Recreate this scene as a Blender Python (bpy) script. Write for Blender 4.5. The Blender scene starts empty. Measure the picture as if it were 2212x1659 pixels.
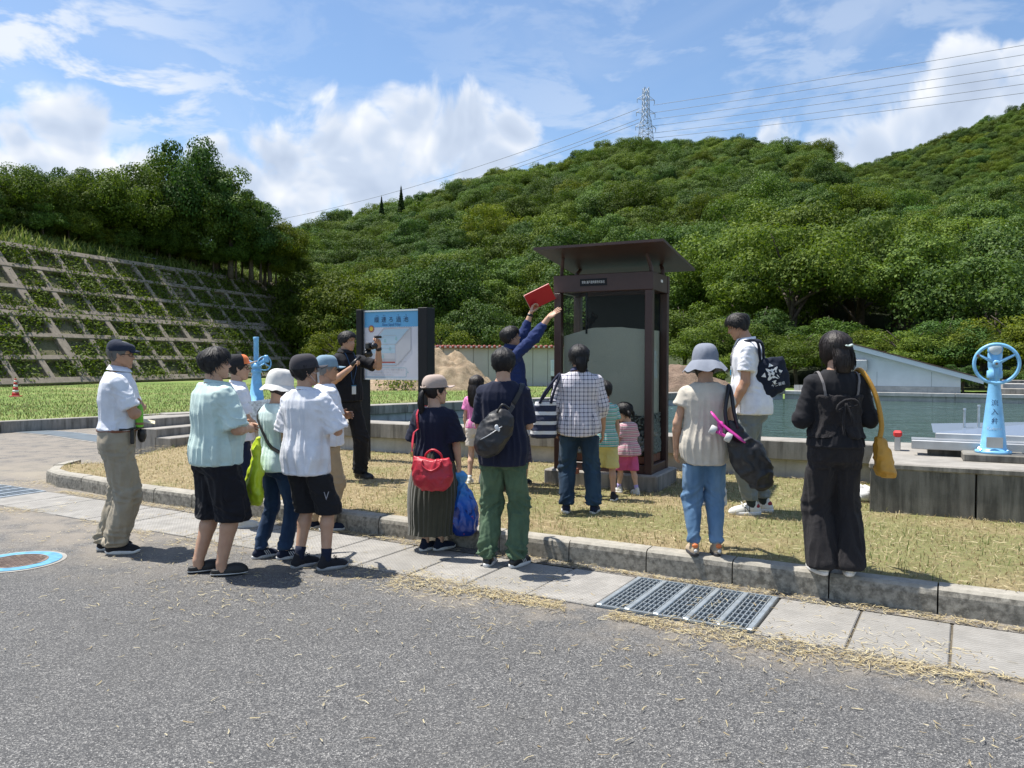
import bpy, math, random
import numpy as np
from mathutils import Vector, Matrix
R = math.radians
random.seed(7); RNG = np.random.default_rng(7)
SC = bpy.context.scene
COL = SC.collection
# ------------------------------------------------------------------ camera, sky, sun, exposure
CAM_H, FPX = 1.6, 790.0
PITCH = math.atan(24 / FPX)
cam = bpy.data.cameras.new('camera'); cam.sensor_width = 36; cam.lens = 36 * FPX / 1024
cam.clip_start = .05; cam.clip_end = 6000
cam_o = bpy.data.objects.new('camera', cam); COL.objects.link(cam_o)
cam_o.location = (0, 0, CAM_H); cam_o.rotation_euler = (R(90) - PITCH, 0, 0)
SC.camera = cam_o
SUN = Vector((-.60, .23, 1.68)).normalized()          # towards the sun
sun = bpy.data.lights.new('sun', 'SUN'); sun.energy = 4.6; sun.angle = R(.55); sun.color = (1, .955, .88)
sun_o = bpy.data.objects.new('sun', sun); COL.objects.link(sun_o)
sun_o.rotation_euler = SUN.to_track_quat('Z', 'Y').to_euler()
sun_o.location = SUN * 50
SC.view_settings.view_transform = 'Standard'; SC.view_settings.look = 'None'
SC.view_settings.exposure = .72; SC.view_settings.gamma = 1; SC.view_settings.use_curve_mapping = False
SC.render.engine = 'CYCLES'
SC.cycles.use_denoising = True
SC.cycles.max_bounces = 7; SC.cycles.diffuse_bounces = 3; SC.cycles.glossy_bounces = 3
SC.cycles.transmission_bounces = 6; SC.cycles.transparent_max_bounces = 8
SC.cycles.caustics_reflective = False; SC.cycles.caustics_refractive = False
try: SC.cycles.sample_clamp_indirect = 6
except Exception: pass

class NB:                                            # small node-tree builder
    def __init__(s, nt): s.nt = nt; s.N = nt.nodes; s.L = nt.links
    def n(s, t, **kw):
        nd = s.N.new(t)
        for k, v in kw.items():
            if k.startswith('_'): setattr(nd, k[1:], v)
        return nd
    def put(s, sock, v):
        if v is None: return
        if hasattr(v, 'is_linked') or isinstance(v, bpy.types.NodeSocket): s.L.new(v, sock)
        else:
            if hasattr(sock.default_value, '__len__') and not hasattr(v, '__len__'): v = (v,) * len(sock.default_value)
            if hasattr(v, '__len__') and len(sock.default_value) == 4 and len(v) == 3: v = (*v, 1)
            sock.default_value = v
    def math(s, op, a, b=None, c=None, clamp=False):
        m = s.n('ShaderNodeMath', _operation=op, _use_clamp=clamp)
        for i, v in enumerate((a, b, c)): s.put(m.inputs[i], v)
        return m.outputs[0]
    def vm(s, op, a, b=None, sc=None):
        m = s.n('ShaderNodeVectorMath', _operation=op); s.put(m.inputs[0], a); s.put(m.inputs[1], b)
        if sc is not None: s.put(m.inputs[3], sc)
        return m.outputs['Value'] if op in ('DOT_PRODUCT', 'LENGTH', 'DISTANCE') else m.outputs[0]
    def noise(s, vec, scale, detail=4, rough=.55, dist=0, out=0):
        m = s.n('ShaderNodeTexNoise'); s.put(m.inputs['Vector'], vec)
        for k, v in (('Scale', scale), ('Detail', detail), ('Roughness', rough), ('Distortion', dist)): s.put(m.inputs[k], v)
        return m.outputs[out]
    def voro(s, vec, scale, out='Distance', feature='F1', rand=1):
        m = s.n('ShaderNodeTexVoronoi', _feature=feature); s.put(m.inputs['Vector'], vec); s.put(m.inputs['Scale'], scale)
        s.put(m.inputs['Randomness'], rand); return m.outputs[out]
    def ss(s, x, a, b, lo=0, hi=1):                  # smoothstep
        m = s.n('ShaderNodeMapRange', _interpolation_type='SMOOTHSTEP')
        for i, v in enumerate((x, a, b, lo, hi)): s.put(m.inputs[i], v)
        return m.outputs[0]
    def lin(s, x, a, b, lo=0, hi=1):
        m = s.n('ShaderNodeMapRange')
        for i, v in enumerate((x, a, b, lo, hi)): s.put(m.inputs[i], v)
        return m.outputs[0]
    def mix(s, f, a, b, mode='MIX'):
        m = s.n('ShaderNodeMix', _data_type='RGBA', _blend_type=mode)
        s.put(m.inputs[0], f); s.put(m.inputs[6], a); s.put(m.inputs[7], b); return m.outputs[2]
    def ramp(s, x, stops):
        m = s.n('ShaderNodeValToRGB'); s.put(m.inputs[0], x); e = m.color_ramp.elements
        while len(e) < len(stops): e.new(.5)
        for i, (p, c) in enumerate(stops): e[i].position = p; e[i].color = (*c, 1) if len(c) == 3 else c
        return m.outputs[0]
    def sep(s, v):
        m = s.n('ShaderNodeSeparateXYZ'); s.put(m.inputs[0], v); return m.outputs
    def comb(s, x, y, z):
        m = s.n('ShaderNodeCombineXYZ')
        for i, v in enumerate((x, y, z)): s.put(m.inputs[i], v)
        return m.outputs[0]
    def bump(s, h, strength=.3, dist=.01):
        m = s.n('ShaderNodeBump'); s.put(m.inputs['Height'], h); m.inputs['Strength'].default_value = strength
        m.inputs['Distance'].default_value = dist; return m.outputs[0]

# world: physical sky with clouds mixed in by direction
def dirpx(x, y):                                     # a direction from a full-picture coordinate (2212 px wide)
    u, w = (x / 2.16 - 512) / FPX, (360 - y / 2.16) / FPX
    return Vector((u, 1, w)).normalized()
W = bpy.data.worlds.new('World'); SC.world = W; W.use_nodes = True
b = NB(W.node_tree); W.node_tree.nodes.clear()
sky = b.n('ShaderNodeTexSky', _sky_type='NISHITA', _sun_disc=False)
sky.sun_elevation = math.asin(SUN.z); sky.sun_rotation = math.atan2(SUN.x, SUN.y)
sky.altitude = 50; sky.air_density = 1.0; sky.dust_density = .6; sky.ozone_density = 1.6
D = b.n('ShaderNodeTexCoord').outputs['Generated']
dx, dy, dz = b.sep(D)
warp = b.vm('SCALE', b.vm('SUBTRACT', b.noise(D, 7, 2, out=1), (.5, .5, .5)), sc=.10)
Dw = b.vm('ADD', D, warp)
BL = [(170, 265, 95), (235, 275, 85), (320, 330, 70), (60, 325, 85), (180, 360, 130), (20, 380, 80),
      (450, 340, 55), (600, 370, 110), (740, 350, 120), (880, 260, 95), (800, 300, 80), (985, 300, 110), (1085, 285, 70),
      (850, 410, 200), (640, 430, 140), (845, 200, 38), (1040, 380, 120), (500, 420, 120),
      (1690, 300, 55), (1790, 315, 70), (1880, 330, 90), (1990, 290, 115), (2090, 220, 120), (1960, 360, 120), (2200, 150, 48),
      (2190, 260, 110), (2330, 200, 160), (-160, 330, 170), (2600, 300, 200)]
tot = None
for x, y, r in BL:
    d0 = dirpx(x, y); rr = r / 2.16 / FPX
    q = b.math('DIVIDE', b.vm('DISTANCE', Dw, tuple(d0)), rr * .98)
    g = b.math('POWER', 2.718, b.math('MULTIPLY', b.math('MULTIPLY', q, q), -1.0))
    tot = g if tot is None else b.math('MAXIMUM', tot, g)
other = b.ss(b.noise(D, 2.1, 2), .5, .75)            # the same kind of clouds elsewhere round the sky
front = b.ss(dy, -.1, .35)
low = b.math('MULTIPLY', b.ss(dz, .03, .12), b.ss(dz, .7, .25))
tot = b.math('MAXIMUM', tot, b.math('MULTIPLY', b.math('MULTIPLY', other, low), b.math('SUBTRACT', 1, front)))
def cum(off):
    v = D if off is None else b.vm('ADD', D, off)
    big = b.noise(v, 11, 5 if off is None else 3, .58, .4)
    return big
n0 = cum(None); n1 = cum((-.012, .004, .03))
dens = b.math('ADD', tot, b.math('MULTIPLY', b.math('SUBTRACT', n0, .5), 1.75))
cmask = b.ss(dens, .42, .84)
core = b.ss(dens, .45, 1.25)
lit = b.math('ADD', .5, b.math('MULTIPLY', b.math('SUBTRACT', n0, n1), 1.9), clamp=True)
cshade = b.math('ADD', b.math('MULTIPLY', lit, .75), b.math('MULTIPLY', core, -.42))
cshade = b.math('ADD', cshade, .42, clamp=True)
ccol = b.ramp(cshade, [(0, (2.5, 3.1, 4.2)), (.5, (3.9, 4.5, 5.5)), (1, (6.9, 6.9, 6.9))])
# high thin clouds on a flat layer
lay = b.math('ADD', dz, .10)
P = b.comb(b.math('DIVIDE', dx, lay), b.math('DIVIDE', dy, lay), 0)
alto = b.noise(P, 3.4, 5, .62, .3)
amask = b.math('MULTIPLY', b.ss(alto, .45, .60), b.math('ADD', .25, b.math('MULTIPLY', b.ss(b.noise(P, .55, 2), .42, .58), .75)))
acov = b.ss(dx, -.12, -.50)
amask = b.math('MULTIPLY', amask, b.math('ADD', .42, b.math('MULTIPLY', acov, .95)))
cir = b.noise(b.vm('MULTIPLY', P, (1.0, .28, 1)), 1.5, 5, .55, 1.0)
cmask2 = b.math('MULTIPLY', b.ss(cir, .42, .80), b.math('ADD', .25, b.math('MULTIPLY', b.ss(dx, -.2, .5), .45)))
thin = b.math('MAXIMUM', amask, cmask2)
thin = b.math('MULTIPLY', thin, b.ss(dz, .02, .15))
skyc = b.vm('MULTIPLY', sky.outputs[0], (.92, 1.0, 1.06))
c1 = b.mix(b.math('MULTIPLY', thin, .8), skyc, (5.2, 5.6, 6.2))
c2 = b.mix(cmask, c1, ccol)
bg = b.n('ShaderNodeBackground'); b.put(bg.inputs[0], c2); bg.inputs[1].default_value = .10
W.cycles.sampling_method = 'MANUAL'; W.cycles.sample_map_resolution = 256
wo = b.n('ShaderNodeOutputWorld'); b.L.new(bg.outputs[0], wo.inputs[0])

# ------------------------------------------------------------------ helpers
MATS = {}
def mat(name):
    m = bpy.data.materials.new(name); m.use_nodes = True; MATS[name] = m
    nt = m.node_tree; nt.nodes.clear(); bb = NB(nt)
    bs = bb.n('ShaderNodeBsdfPrincipled'); o = bb.n('ShaderNodeOutputMaterial'); bb.L.new(bs.outputs[0], o.inputs[0])
    return m, bb, bs, o
def plain(name, col, rough=.6, metal=0, bump=None, var=.0, vscale=6, spec=.5, coat=0):
    if name in MATS: return MATS[name]
    m, bb, bs, o = mat(name)
    tc = bb.n('ShaderNodeTexCoord').outputs['Object']
    c = col
    if var:
        nz = bb.noise(tc, vscale, 5)
        c = bb.mix(bb.ss(nz, .3, .7), [max(0, v * (1 - var)) for v in col], [min(1, v * (1 + var)) for v in col])
    bb.put(bs.inputs['Base Color'], c); bs.inputs['Roughness'].default_value = rough; bs.inputs['Metallic'].default_value = metal
    bs.inputs['Specular IOR Level'].default_value = spec
    if coat: bs.inputs['Coat Weight'].default_value = coat
    if bump: bb.put(bs.inputs['Normal'], bb.bump(bb.noise(tc, bump[0], 4), bump[1], bump[2] if len(bump) > 2 else .005))
    return m
def mesh(name, V, F, smooth=False):
    """V (n,3); F list of faces or an (m,k) array, or a list of such arrays."""
    me = bpy.data.meshes.new(name); V = np.asarray(V, np.float32).reshape(-1, 3)
    if isinstance(F, np.ndarray): F = [F]
    if len(F) and not isinstance(F[0], np.ndarray):
        ls = np.array([len(f) for f in F], np.int32); idx = np.array([i for f in F for i in f], np.int32)
    else:
        F = [f for f in F if len(f)]
        ls = np.concatenate([np.full(len(f), f.shape[1], np.int32) for f in F]) if F else np.zeros(0, np.int32)
        idx = np.concatenate([f.reshape(-1) for f in F]).astype(np.int32) if F else np.zeros(0, np.int32)
    me.vertices.add(len(V)); me.vertices.foreach_set('co', V.ravel())
    me.loops.add(len(idx)); me.loops.foreach_set('vertex_index', idx)
    me.polygons.add(len(ls)); st = np.zeros(len(ls), np.int32); st[1:] = np.cumsum(ls)[:-1]
    me.polygons.foreach_set('loop_start', st)
    me.polygons.foreach_set('use_smooth', np.full(len(ls), bool(smooth)))
    me.update(calc_edges=True); me.validate()
    return me
def obj(name, me, m=None, parent=None, loc=None, rz=None):
    o = bpy.data.objects.new(name, me); COL.objects.link(o)
    if m is not None:
        for x in (m if isinstance(m, (list, tuple)) else [m]): me.materials.append(x)
    if parent is not None: o.parent = parent
    if loc is not None: o.location = loc
    if rz is not None: o.rotation_euler = (0, 0, rz)
    return o
def tag(o, label=None, cat=None, group=None, kind=None):
    if label: o['label'] = label
    if cat: o['category'] = cat
    if group: o['group'] = group
    if kind: o['kind'] = kind
    return o
def thing(name, label, cat, loc=(0, 0, 0), rz=0, group=None):
    o = bpy.data.objects.new(name, None); COL.objects.link(o); o.empty_display_size = .1
    o.location = loc; o.rotation_euler = (0, 0, rz)
    return tag(o, label, cat, group)
class MB:                                            # mesh collector
    def __init__(s): s.V = []; s.F = []; s.M = []; s.k = 0
    def add(s, V, F, mi=0):
        V = np.asarray(V, float).reshape(-1, 3); o = s.k
        s.V.append(V); s.F += [tuple(int(i) + o for i in f) for f in F]; s.M += [mi] * len(F); s.k += len(V); return s
    def box(s, c, d, mi=0, rz=0, taper=1, bev=0):
        hx, hy, hz = d[0] / 2, d[1] / 2, d[2] / 2
        if bev:
            g = min(bev, hx * .9, hy * .9, hz * .9); V = []; F = []
            for z, ins in ((-hz, g), (-hz + g, 0), (hz - g, 0), (hz, g)):
                for sx, sy in ((-1, -1), (1, -1), (1, 1), (-1, 1)):
                    a, e = hx - ins, hy - ins
                    V += [(sx * a, sy * (e - (g if ins == 0 else 0)), z), (sx * (a - (g if ins == 0 else 0)), sy * e, z)] if sx * sy > 0 else \
                         [(sx * (a - (g if ins == 0 else 0)), sy * e, z), (sx * a, sy * (e - (g if ins == 0 else 0)), z)]
            # order ring counter-clockwise by angle
            V2 = []
            for r in range(4):
                ring = V[r * 8:r * 8 + 8]; ring.sort(key=lambda p: math.atan2(p[1] / hy, p[0] / hx) + 1e-6 * abs(p[0])); V2 += ring
            for r in range(3):
                for i in range(8): F.append((r * 8 + i, r * 8 + (i + 1) % 8, r * 8 + 8 + (i + 1) % 8, r * 8 + 8 + i))
            F.append(tuple(range(7, -1, -1))); F.append(tuple(range(24, 32))); V = np.array(V2)
        else:
            V = np.array([(sx * hx * (taper if sz > 0 else 1), sy * hy * (taper if sz > 0 else 1), sz * hz) for sz in (-1, 1) for sx, sy in ((-1, -1), (1, -1), (1, 1), (-1, 1))])
            F = [(3, 2, 1, 0), (4, 5, 6, 7), (0, 1, 5, 4), (1, 2, 6, 5), (2, 3, 7, 6), (3, 0, 4, 7)]
        if rz:
            cs, sn = math.cos(rz), math.sin(rz); V = np.c_[V[:, 0] * cs - V[:, 1] * sn, V[:, 0] * sn + V[:, 1] * cs, V[:, 2]]
        return s.add(V + np.array(c), F, mi)
    def tube(s, pts, rad, n=10, mi=0, closed=False, flat=1, cap=True):
        V, F = tube(pts, rad, n, closed, flat, cap); return s.add(V, F, mi)
    def lathe(s, prof, n=24, c=(0, 0, 0), mi=0):     # profile of (r, z)
        V = []; F = []; a = [2 * math.pi * i / n for i in range(n)]
        for r, z in prof: V += [(r * math.cos(t), r * math.sin(t), z) for t in a]
        for j in range(len(prof) - 1):
            for i in range(n): F.append((j * n + i, j * n + (i + 1) % n, (j + 1) * n + (i + 1) % n, (j + 1) * n + i))
        F.append(tuple(range(n - 1, -1, -1))); F.append(tuple(range((len(prof) - 1) * n, len(prof) * n)))
        return s.add(np.array(V) + np.array(c), F, mi)
    def prism(s, poly, z0, z1, mi=0):
        n = len(poly); V = [(x, y, z0) for x, y in poly] + [(x, y, z1) for x, y in poly]
        F = [tuple(range(n - 1, -1, -1)), tuple(range(n, 2 * n))] + [(i, (i + 1) % n, n + (i + 1) % n, n + i) for i in range(n)]
        return s.add(V, F, mi)
    def me(s, name, smooth=False):
        m = mesh(name, np.concatenate(s.V) if s.V else np.zeros((0, 3)), s.F, smooth)
        if any(s.M): m.polygons.foreach_set('material_index', np.array(s.M, np.int32))
        return m
    def build(s, name, m, parent=None, smooth=False, **kw): return obj(name, s.me(name, smooth), m, parent, **kw)
def tube(pts, rad, n=10, closed=False, flat=1, cap=True, up=None):
    P = np.asarray(pts, float); k = len(P); rad = np.broadcast_to(np.asarray(rad, float), (k,))
    T = np.roll(P, -1, 0) - np.roll(P, 1, 0)
    if not closed: T[0] = P[1] - P[0]; T[-1] = P[-1] - P[-2]
    T /= np.maximum(np.linalg.norm(T, axis=1, keepdims=True), 1e-9)
    u = np.array(up if up is not None else ((0, 0, 1) if abs(T[0][2]) < .9 else (0, 1, 0)), float)
    V = []; a = np.linspace(0, 2 * np.pi, n, endpoint=False)
    for i in range(k):
        u = u - T[i] * (u @ T[i]); u /= max(np.linalg.norm(u), 1e-9); w = np.cross(T[i], u)
        V.append(P[i] + rad[i] * (np.cos(a)[:, None] * u * flat + np.sin(a)[:, None] * w))
    F = []; m = k if closed else k - 1
    for j in range(m):
        j2 = (j + 1) % k
        for i in range(n): F.append((j * n + i, j * n + (i + 1) % n, j2 * n + (i + 1) % n, j2 * n + i))
    if cap and not closed: F.append(tuple(range(n - 1, -1, -1))); F.append(tuple(range((k - 1) * n, k * n)))
    return np.concatenate(V), F
def spline(pts, n):                                  # Catmull-Rom through points (rows may carry extra columns)
    P = np.asarray(pts, float); k = len(P); out = []
    ts = np.linspace(0, k - 1, n)
    for t in ts:
        i = min(int(t), k - 2); f = t - i
        p0, p1, p2, p3 = P[max(i - 1, 0)], P[i], P[i + 1], P[min(i + 2, k - 1)]
        out.append(.5 * ((2 * p1) + (-p0 + p2) * f + (2 * p0 - 5 * p1 + 4 * p2 - p3) * f ** 2 + (-p0 + 3 * p1 - 3 * p2 + p3) * f ** 3))
    return np.array(out)
def copy_tree(o, parent=None):
    c = o.copy(); COL.objects.link(c)
    if parent is not None: c.parent = parent
    for ch in list(o.children): copy_tree(ch, c)
    return c
# vectorised gradient noise
_perm = RNG.permutation(256); _perm = np.concatenate([_perm, _perm, _perm])
_grad = RNG.normal(size=(256, 3)); _grad /= np.linalg.norm(_grad, axis=1, keepdims=True)
def pnoise(p):
    p = np.asarray(p, float); i = np.floor(p).astype(int); f = p - i; i = i & 255
    w = f * f * f * (f * (f * 6 - 15) + 10); r = 0
    for a in (0, 1):
        for c in (0, 1):
            for d in (0, 1):
                h = _perm[_perm[_perm[(i[:, 0] + a) & 255] + ((i[:, 1] + c) & 255)] + ((i[:, 2] + d) & 255)]
                g = _grad[h]; dd = (g * (f - np.array([a, c, d]))).sum(1)
                r = r + dd * (w[:, 0] if a else 1 - w[:, 0]) * (w[:, 1] if c else 1 - w[:, 1]) * (w[:, 2] if d else 1 - w[:, 2])
    return r * 1.6
def fbm(p, o=4):
    s = 0; a = 1; p = np.asarray(p, float)
    for k in range(o): s = s + a * pnoise(p * 2 ** k + k * 17.3); a *= .5
    return s
def text_mesh(s, size=1, extrude=0, align='CENTER'):
    cu = bpy.data.curves.new('txt', 'FONT'); cu.body = s; cu.size = size; cu.extrude = extrude; cu.align_x = align; cu.align_y = 'CENTER'
    o = bpy.data.objects.new('txt', cu); COL.objects.link(o)
    me = bpy.data.meshes.new_from_object(o.evaluated_get(bpy.context.evaluated_depsgraph_get()))
    bpy.data.objects.remove(o); bpy.data.curves.remove(cu); me.materials.clear(); return me
def at(x, y, z=0):                                   # full-picture coordinate (2212 px wide) to the point at height z
    u, w = (x / 2.16 - 512) / FPX, (384 - y / 2.16) / FPX
    d = Vector((u, math.cos(PITCH) + w * math.sin(PITCH), -math.sin(PITCH) + w * math.cos(PITCH)))
    return Vector((0, 0, CAM_H)) + d * ((z - CAM_H) / d.z)
# site axes: the basin, kiosk and kerb share one direction
E1 = np.array([2, -1, 0]) / math.sqrt(5); E2 = np.array([1, 2, 0]) / math.sqrt(5)
SITE = math.atan2(-1, 2)
def site(s, n, z=0): return E1 * s + E2 * n + np.array([0, 0, z])
# ------------------------------------------------------------------ materials of the setting
def asphalt():
    m, b, bs, o = mat('asphalt'); P = b.n('ShaderNodeNewGeometry').outputs['Position']
    c1 = b.voro(P, 150, 'Color'); v = b.sep(c1)[0]
    v2 = b.sep(b.voro(P, 300, 'Color'))[1]
    stone = b.ramp(b.math('ADD', b.math('MULTIPLY', v, .6), b.math('MULTIPLY', v2, .4)), [(.12, (.030, .030, .032)), (.42, (.068, .068, .070)), (.63, (.118, .117, .115)), (.78, (.21, .205, .195)), (.93, (.44, .425, .40))])
    big = b.noise(P, .55, 5, .6); mid = b.noise(P, 5, 4)
    c = b.mix(b.ss(big, .35, .7, 0, .35), stone, (.085, .082, .078))
    c = b.mix(b.ss(mid, .4, .75, 0, .25), c, (.05, .05, .052))
    x, y, z = b.sep(P); n = b.math('ADD', b.math('MULTIPLY', x, .5), b.math('MULTIPLY', y, .866))
    edge = b.math('MULTIPLY', b.ss(n, 3.9, 4.62), b.ss(b.noise(P, 2.6, 5, .65), .38, .66))   # dust swept against the gutter
    left = b.math('MULTIPLY', b.ss(x, -1.6, -3.8), b.ss(n, 3.0, 4.3))
    c = b.mix(b.math('MULTIPLY', b.math('MAXIMUM', edge, b.math('MULTIPLY', left, b.ss(b.noise(P, 3.1, 4), .25, .6))), .75), c, (.27, .235, .19))
    far = b.math('MULTIPLY', b.ss(n, 5.7, 6.2), b.ss(y, 12.8, 10.6))
    c = b.mix(b.math('MULTIPLY', far, b.ss(b.noise(P, 1.8, 4), .3, .55)), c, (.28, .245, .19))
    b.put(bs.inputs['Base Color'], c); bs.inputs['Roughness'].default_value = .82
    h = b.math('ADD', b.voro(P, 150), b.math('MULTIPLY', b.noise(P, 30, 3), .5))
    b.put(bs.inputs['Normal'], b.bump(h, .75, .006)); return m
def concrete(name, col, stain=.5, dark=(.05, .047, .042), scale=1.0, streak=1.0, spots=.4, pale=None):
    m, b, bs, o = mat(name); P = b.n('ShaderNodeNewGeometry').outputs['Position']; nrm = b.n('ShaderNodeNewGeometry').outputs['Normal']
    n1 = b.noise(P, 3 * scale, 7, .65); n2 = b.noise(b.vm('MULTIPLY', P, (1, 1, .12 if streak else 1)), 9 * scale, 5, .6); n3 = b.noise(P, 60 * scale, 4, .7)
    c = b.mix(b.ss(n1, .3, .7), [v * .78 for v in col], [min(1, v * 1.2) for v in col])
    s = b.math('MULTIPLY', b.ss(b.math('ADD', b.math('MULTIPLY', n2, .6), b.math('MULTIPLY', n1, .4)), .62 - .3 * stain, .78 - .2 * stain), .85)
    side = b.ss(b.sep(nrm)[2], .85, .3)                      # weather stains sit on the upright faces
    c = b.mix(b.math('MULTIPLY', s, b.math('ADD', .25, b.math('MULTIPLY', side, .75))), c, dark)
    if pale: c = b.mix(b.ss(b.noise(P, 14 * scale, 6, .75), .55, .68, 0, .6), c, pale)
    c = b.mix(b.math('MULTIPLY', b.ss(n3, .56, .72), spots), c, [v * .35 for v in col])
    b.put(bs.inputs['Base Color'], c); bs.inputs['Roughness'].default_value = .9
    b.put(bs.inputs['Normal'], b.bump(b.math('ADD', n3, n1), .35, .006)); return m
def dry_ground():
    m, b, bs, o = mat('dry_turf'); P = b.n('ShaderNodeNewGeometry').outputs['Position']
    x, y, z = b.sep(P)
    n1 = b.noise(P, .8, 5, .6); n2 = b.noise(P, 22, 5, .7); n3 = b.noise(b.vm('MULTIPLY', P, (1, 3, 1)), 70, 3, .7)
    c = b.ramp(b.math('ADD', b.math('MULTIPLY', n2, .55), b.math('MULTIPLY', n3, .45)), [(.28, (.12, .085, .045)), (.45, (.27, .205, .105)), (.58, (.40, .32, .175)), (.75, (.52, .44, .27))])
    grn = b.math('MULTIPLY', b.ss(b.math('ADD', n1, b.math('MULTIPLY', x, .03)), .44, .60), b.ss(n2, .25, .55))
    c = b.mix(b.math('MULTIPLY', grn, .7), c, (.16, .19, .05))
    b.put(bs.inputs['Base Color'], c); bs.inputs['Roughness'].default_value = .95
    b.put(bs.inputs['Normal'], b.bump(b.math('ADD', n2, n3), .8, .02)); return m
def lawn_mat():
    m, b, bs, o = mat('lawn_turf'); P = b.n('ShaderNodeNewGeometry').outputs['Position']
    n1 = b.noise(b.vm('MULTIPLY', P, (.5, 1, 1)), .35, 5, .6); n2 = b.noise(P, 9, 5, .7)
    c = b.ramp(b.math('ADD', b.math('MULTIPLY', n1, .62), b.math('MULTIPLY', n2, .38)), [(.34, (.07, .125, .018)), (.50, (.13, .20, .035)), (.60, (.25, .25, .09)), (.74, (.38, .32, .17))])
    b.put(bs.inputs['Base Color'], c); bs.inputs['Roughness'].default_value = .95
    b.put(bs.inputs['Normal'], b.bump(n2, .8, .03)); return m
def soil(name, c0, c1, scale=1):
    m, b, bs, o = mat(name); P = b.n('ShaderNodeNewGeometry').outputs['Position']
    n1 = b.noise(P, 1.2 * scale, 7, .7, .4); n2 = b.noise(P, 14 * scale, 5, .7)
    c = b.mix(b.ss(b.math('ADD', b.math('MULTIPLY', n1, .6), b.math('MULTIPLY', n2, .4)), .33, .64), c0, c1)
    b.put(bs.inputs['Base Color'], c); bs.inputs['Roughness'].default_value = .95
    b.put(bs.inputs['Normal'], b.bump(b.math('ADD', n1, b.math('MULTIPLY', n2, .6)), .9, .12)); return m
def blade_mat(name, stops, trans=.35):
    m, b, bs, o = mat(name); g = b.n('ShaderNodeNewGeometry'); P = g.outputs['Position']
    r = b.math('ADD', b.math('MULTIPLY', g.outputs['Random Per Island'], .6), b.math('MULTIPLY', b.noise(P, .7, 4), .4))
    c = b.ramp(r, stops); b.put(bs.inputs['Base Color'], c); bs.inputs['Roughness'].default_value = .7
    t = b.n('ShaderNodeBsdfTranslucent'); b.put(t.inputs[0], c); mx = b.n('ShaderNodeMixShader'); mx.inputs[0].default_value = trans
    b.L.new(bs.outputs[0], mx.inputs[1]); b.L.new(t.outputs[0], mx.inputs[2]); b.L.new(mx.outputs[0], o.inputs[0]); return m
def leaf_mat(name, lo, hi, hue=.25, trans=.3, pale=0):
    m, b, bs, o = mat(name); g = b.n('ShaderNodeNewGeometry'); oi = b.n('ShaderNodeObjectInfo')
    r = g.outputs['Random Per Island']
    c = b.mix(r, lo, hi)
    rnd = oi.outputs['Random']
    c2 = b.mix(b.ss(rnd, .2, .9), c, b.mix(1.0, c, (1.32, 1.10, .65), 'MULTIPLY'))
    c3 = b.mix(b.math('MULTIPLY', b.ss(b.math('FRACT', b.math('MULTIPLY', rnd, 7.3)), .45, 1), .75), c2, b.mix(1.0, c2, (.55, .78, .85), 'MULTIPLY'))
    if pale: c3 = b.mix(b.math('MULTIPLY', b.math('MULTIPLY', b.ss(r, .86, .97), b.ss(b.math('FRACT', b.math('MULTIPLY', rnd, 13.7)), .6, .85)), pale), c3, (.30, .34, .24))
    c3 = b.mix(1.0, c3, b.ramp(b.math('FRACT', b.math('MULTIPLY', rnd, 23.1)), [(0, (.62, .66, .62)), (.5, (1, 1, 1)), (1, (1.32, 1.30, 1.2))]), 'MULTIPLY')
    b.put(bs.inputs['Base Color'], c3); bs.inputs['Roughness'].default_value = .65; bs.inputs['Specular IOR Level'].default_value = .18
    t = b.n('ShaderNodeBsdfTranslucent'); b.put(t.inputs[0], b.mix(1.0, c3, (1.25, 1.3, .5), 'MULTIPLY')); mx = b.n('ShaderNodeMixShader'); mx.inputs[0].default_value = trans
    b.L.new(bs.outputs[0], mx.inputs[1]); b.L.new(t.outputs[0], mx.inputs[2]); b.L.new(mx.outputs[0], o.inputs[0]); return m
def water_mat():
    m, b, bs, o = mat('water'); P = b.n('ShaderNodeNewGeometry').outputs['Position']
    q = b.vm('MULTIPLY', P, (.55, 1.25, 1))
    h = b.math('ADD', b.noise(q, 1.0, 4, .68, .8), b.math('MULTIPLY', b.noise(q, 3.5, 3, .6, .3), .25))
    bs.inputs['Base Color'].default_value = (.05, .085, .07, 1); bs.inputs['Roughness'].default_value = .04
    bs.inputs['IOR'].default_value = 1.33
    b.put(bs.inputs['Normal'], b.bump(h, 1.0, .38)); return m
M_ASPH = asphalt(); M_DRY = dry_ground(); M_LAWN = lawn_mat()
M_KERB = concrete('kerb_concrete', (.35, .325, .275), .78, (.085, .078, .064), 2.6, 0, .65, (.45, .42, .35))
M_SLAB = concrete('slab_concrete', (.325, .31, .285), .60, (.17, .15, .125), 1.5, 0, .35)
M_WALL = concrete('wall_concrete', (.30, .28, .25), .68, (.065, .06, .05), 1.0, 1, .4)
M_WALLP = concrete('pale_wall_concrete', (.44, .425, .40), .3, (.14, .13, .115), 1.0, 1, .25)
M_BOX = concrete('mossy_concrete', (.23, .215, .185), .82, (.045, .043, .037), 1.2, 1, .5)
M_BEAM = concrete('beam_concrete', (.25, .21, .165), .55, (.065, .055, .042), .8, 0, .4)
M_POOL = concrete('basin_concrete', (.40, .43, .45), .35, (.12, .13, .13), 1.0, 1, .2)
M_BLADE = blade_mat('dry_blades', [(.25, (.22, .16, .07)), (.45, (.42, .34, .18)), (.62, (.55, .47, .28)), (.8, (.24, .27, .07))])
M_STRAW = blade_mat('straw', [(.2, (.30, .22, .11)), (.5, (.55, .46, .26)), (.8, (.66, .58, .38))])
M_GRASS = blade_mat('green_blades', [(.25, (.08, .13, .025)), (.46, (.15, .20, .045)), (.60, (.27, .27, .10)), (.78, (.42, .36, .19))])
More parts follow.
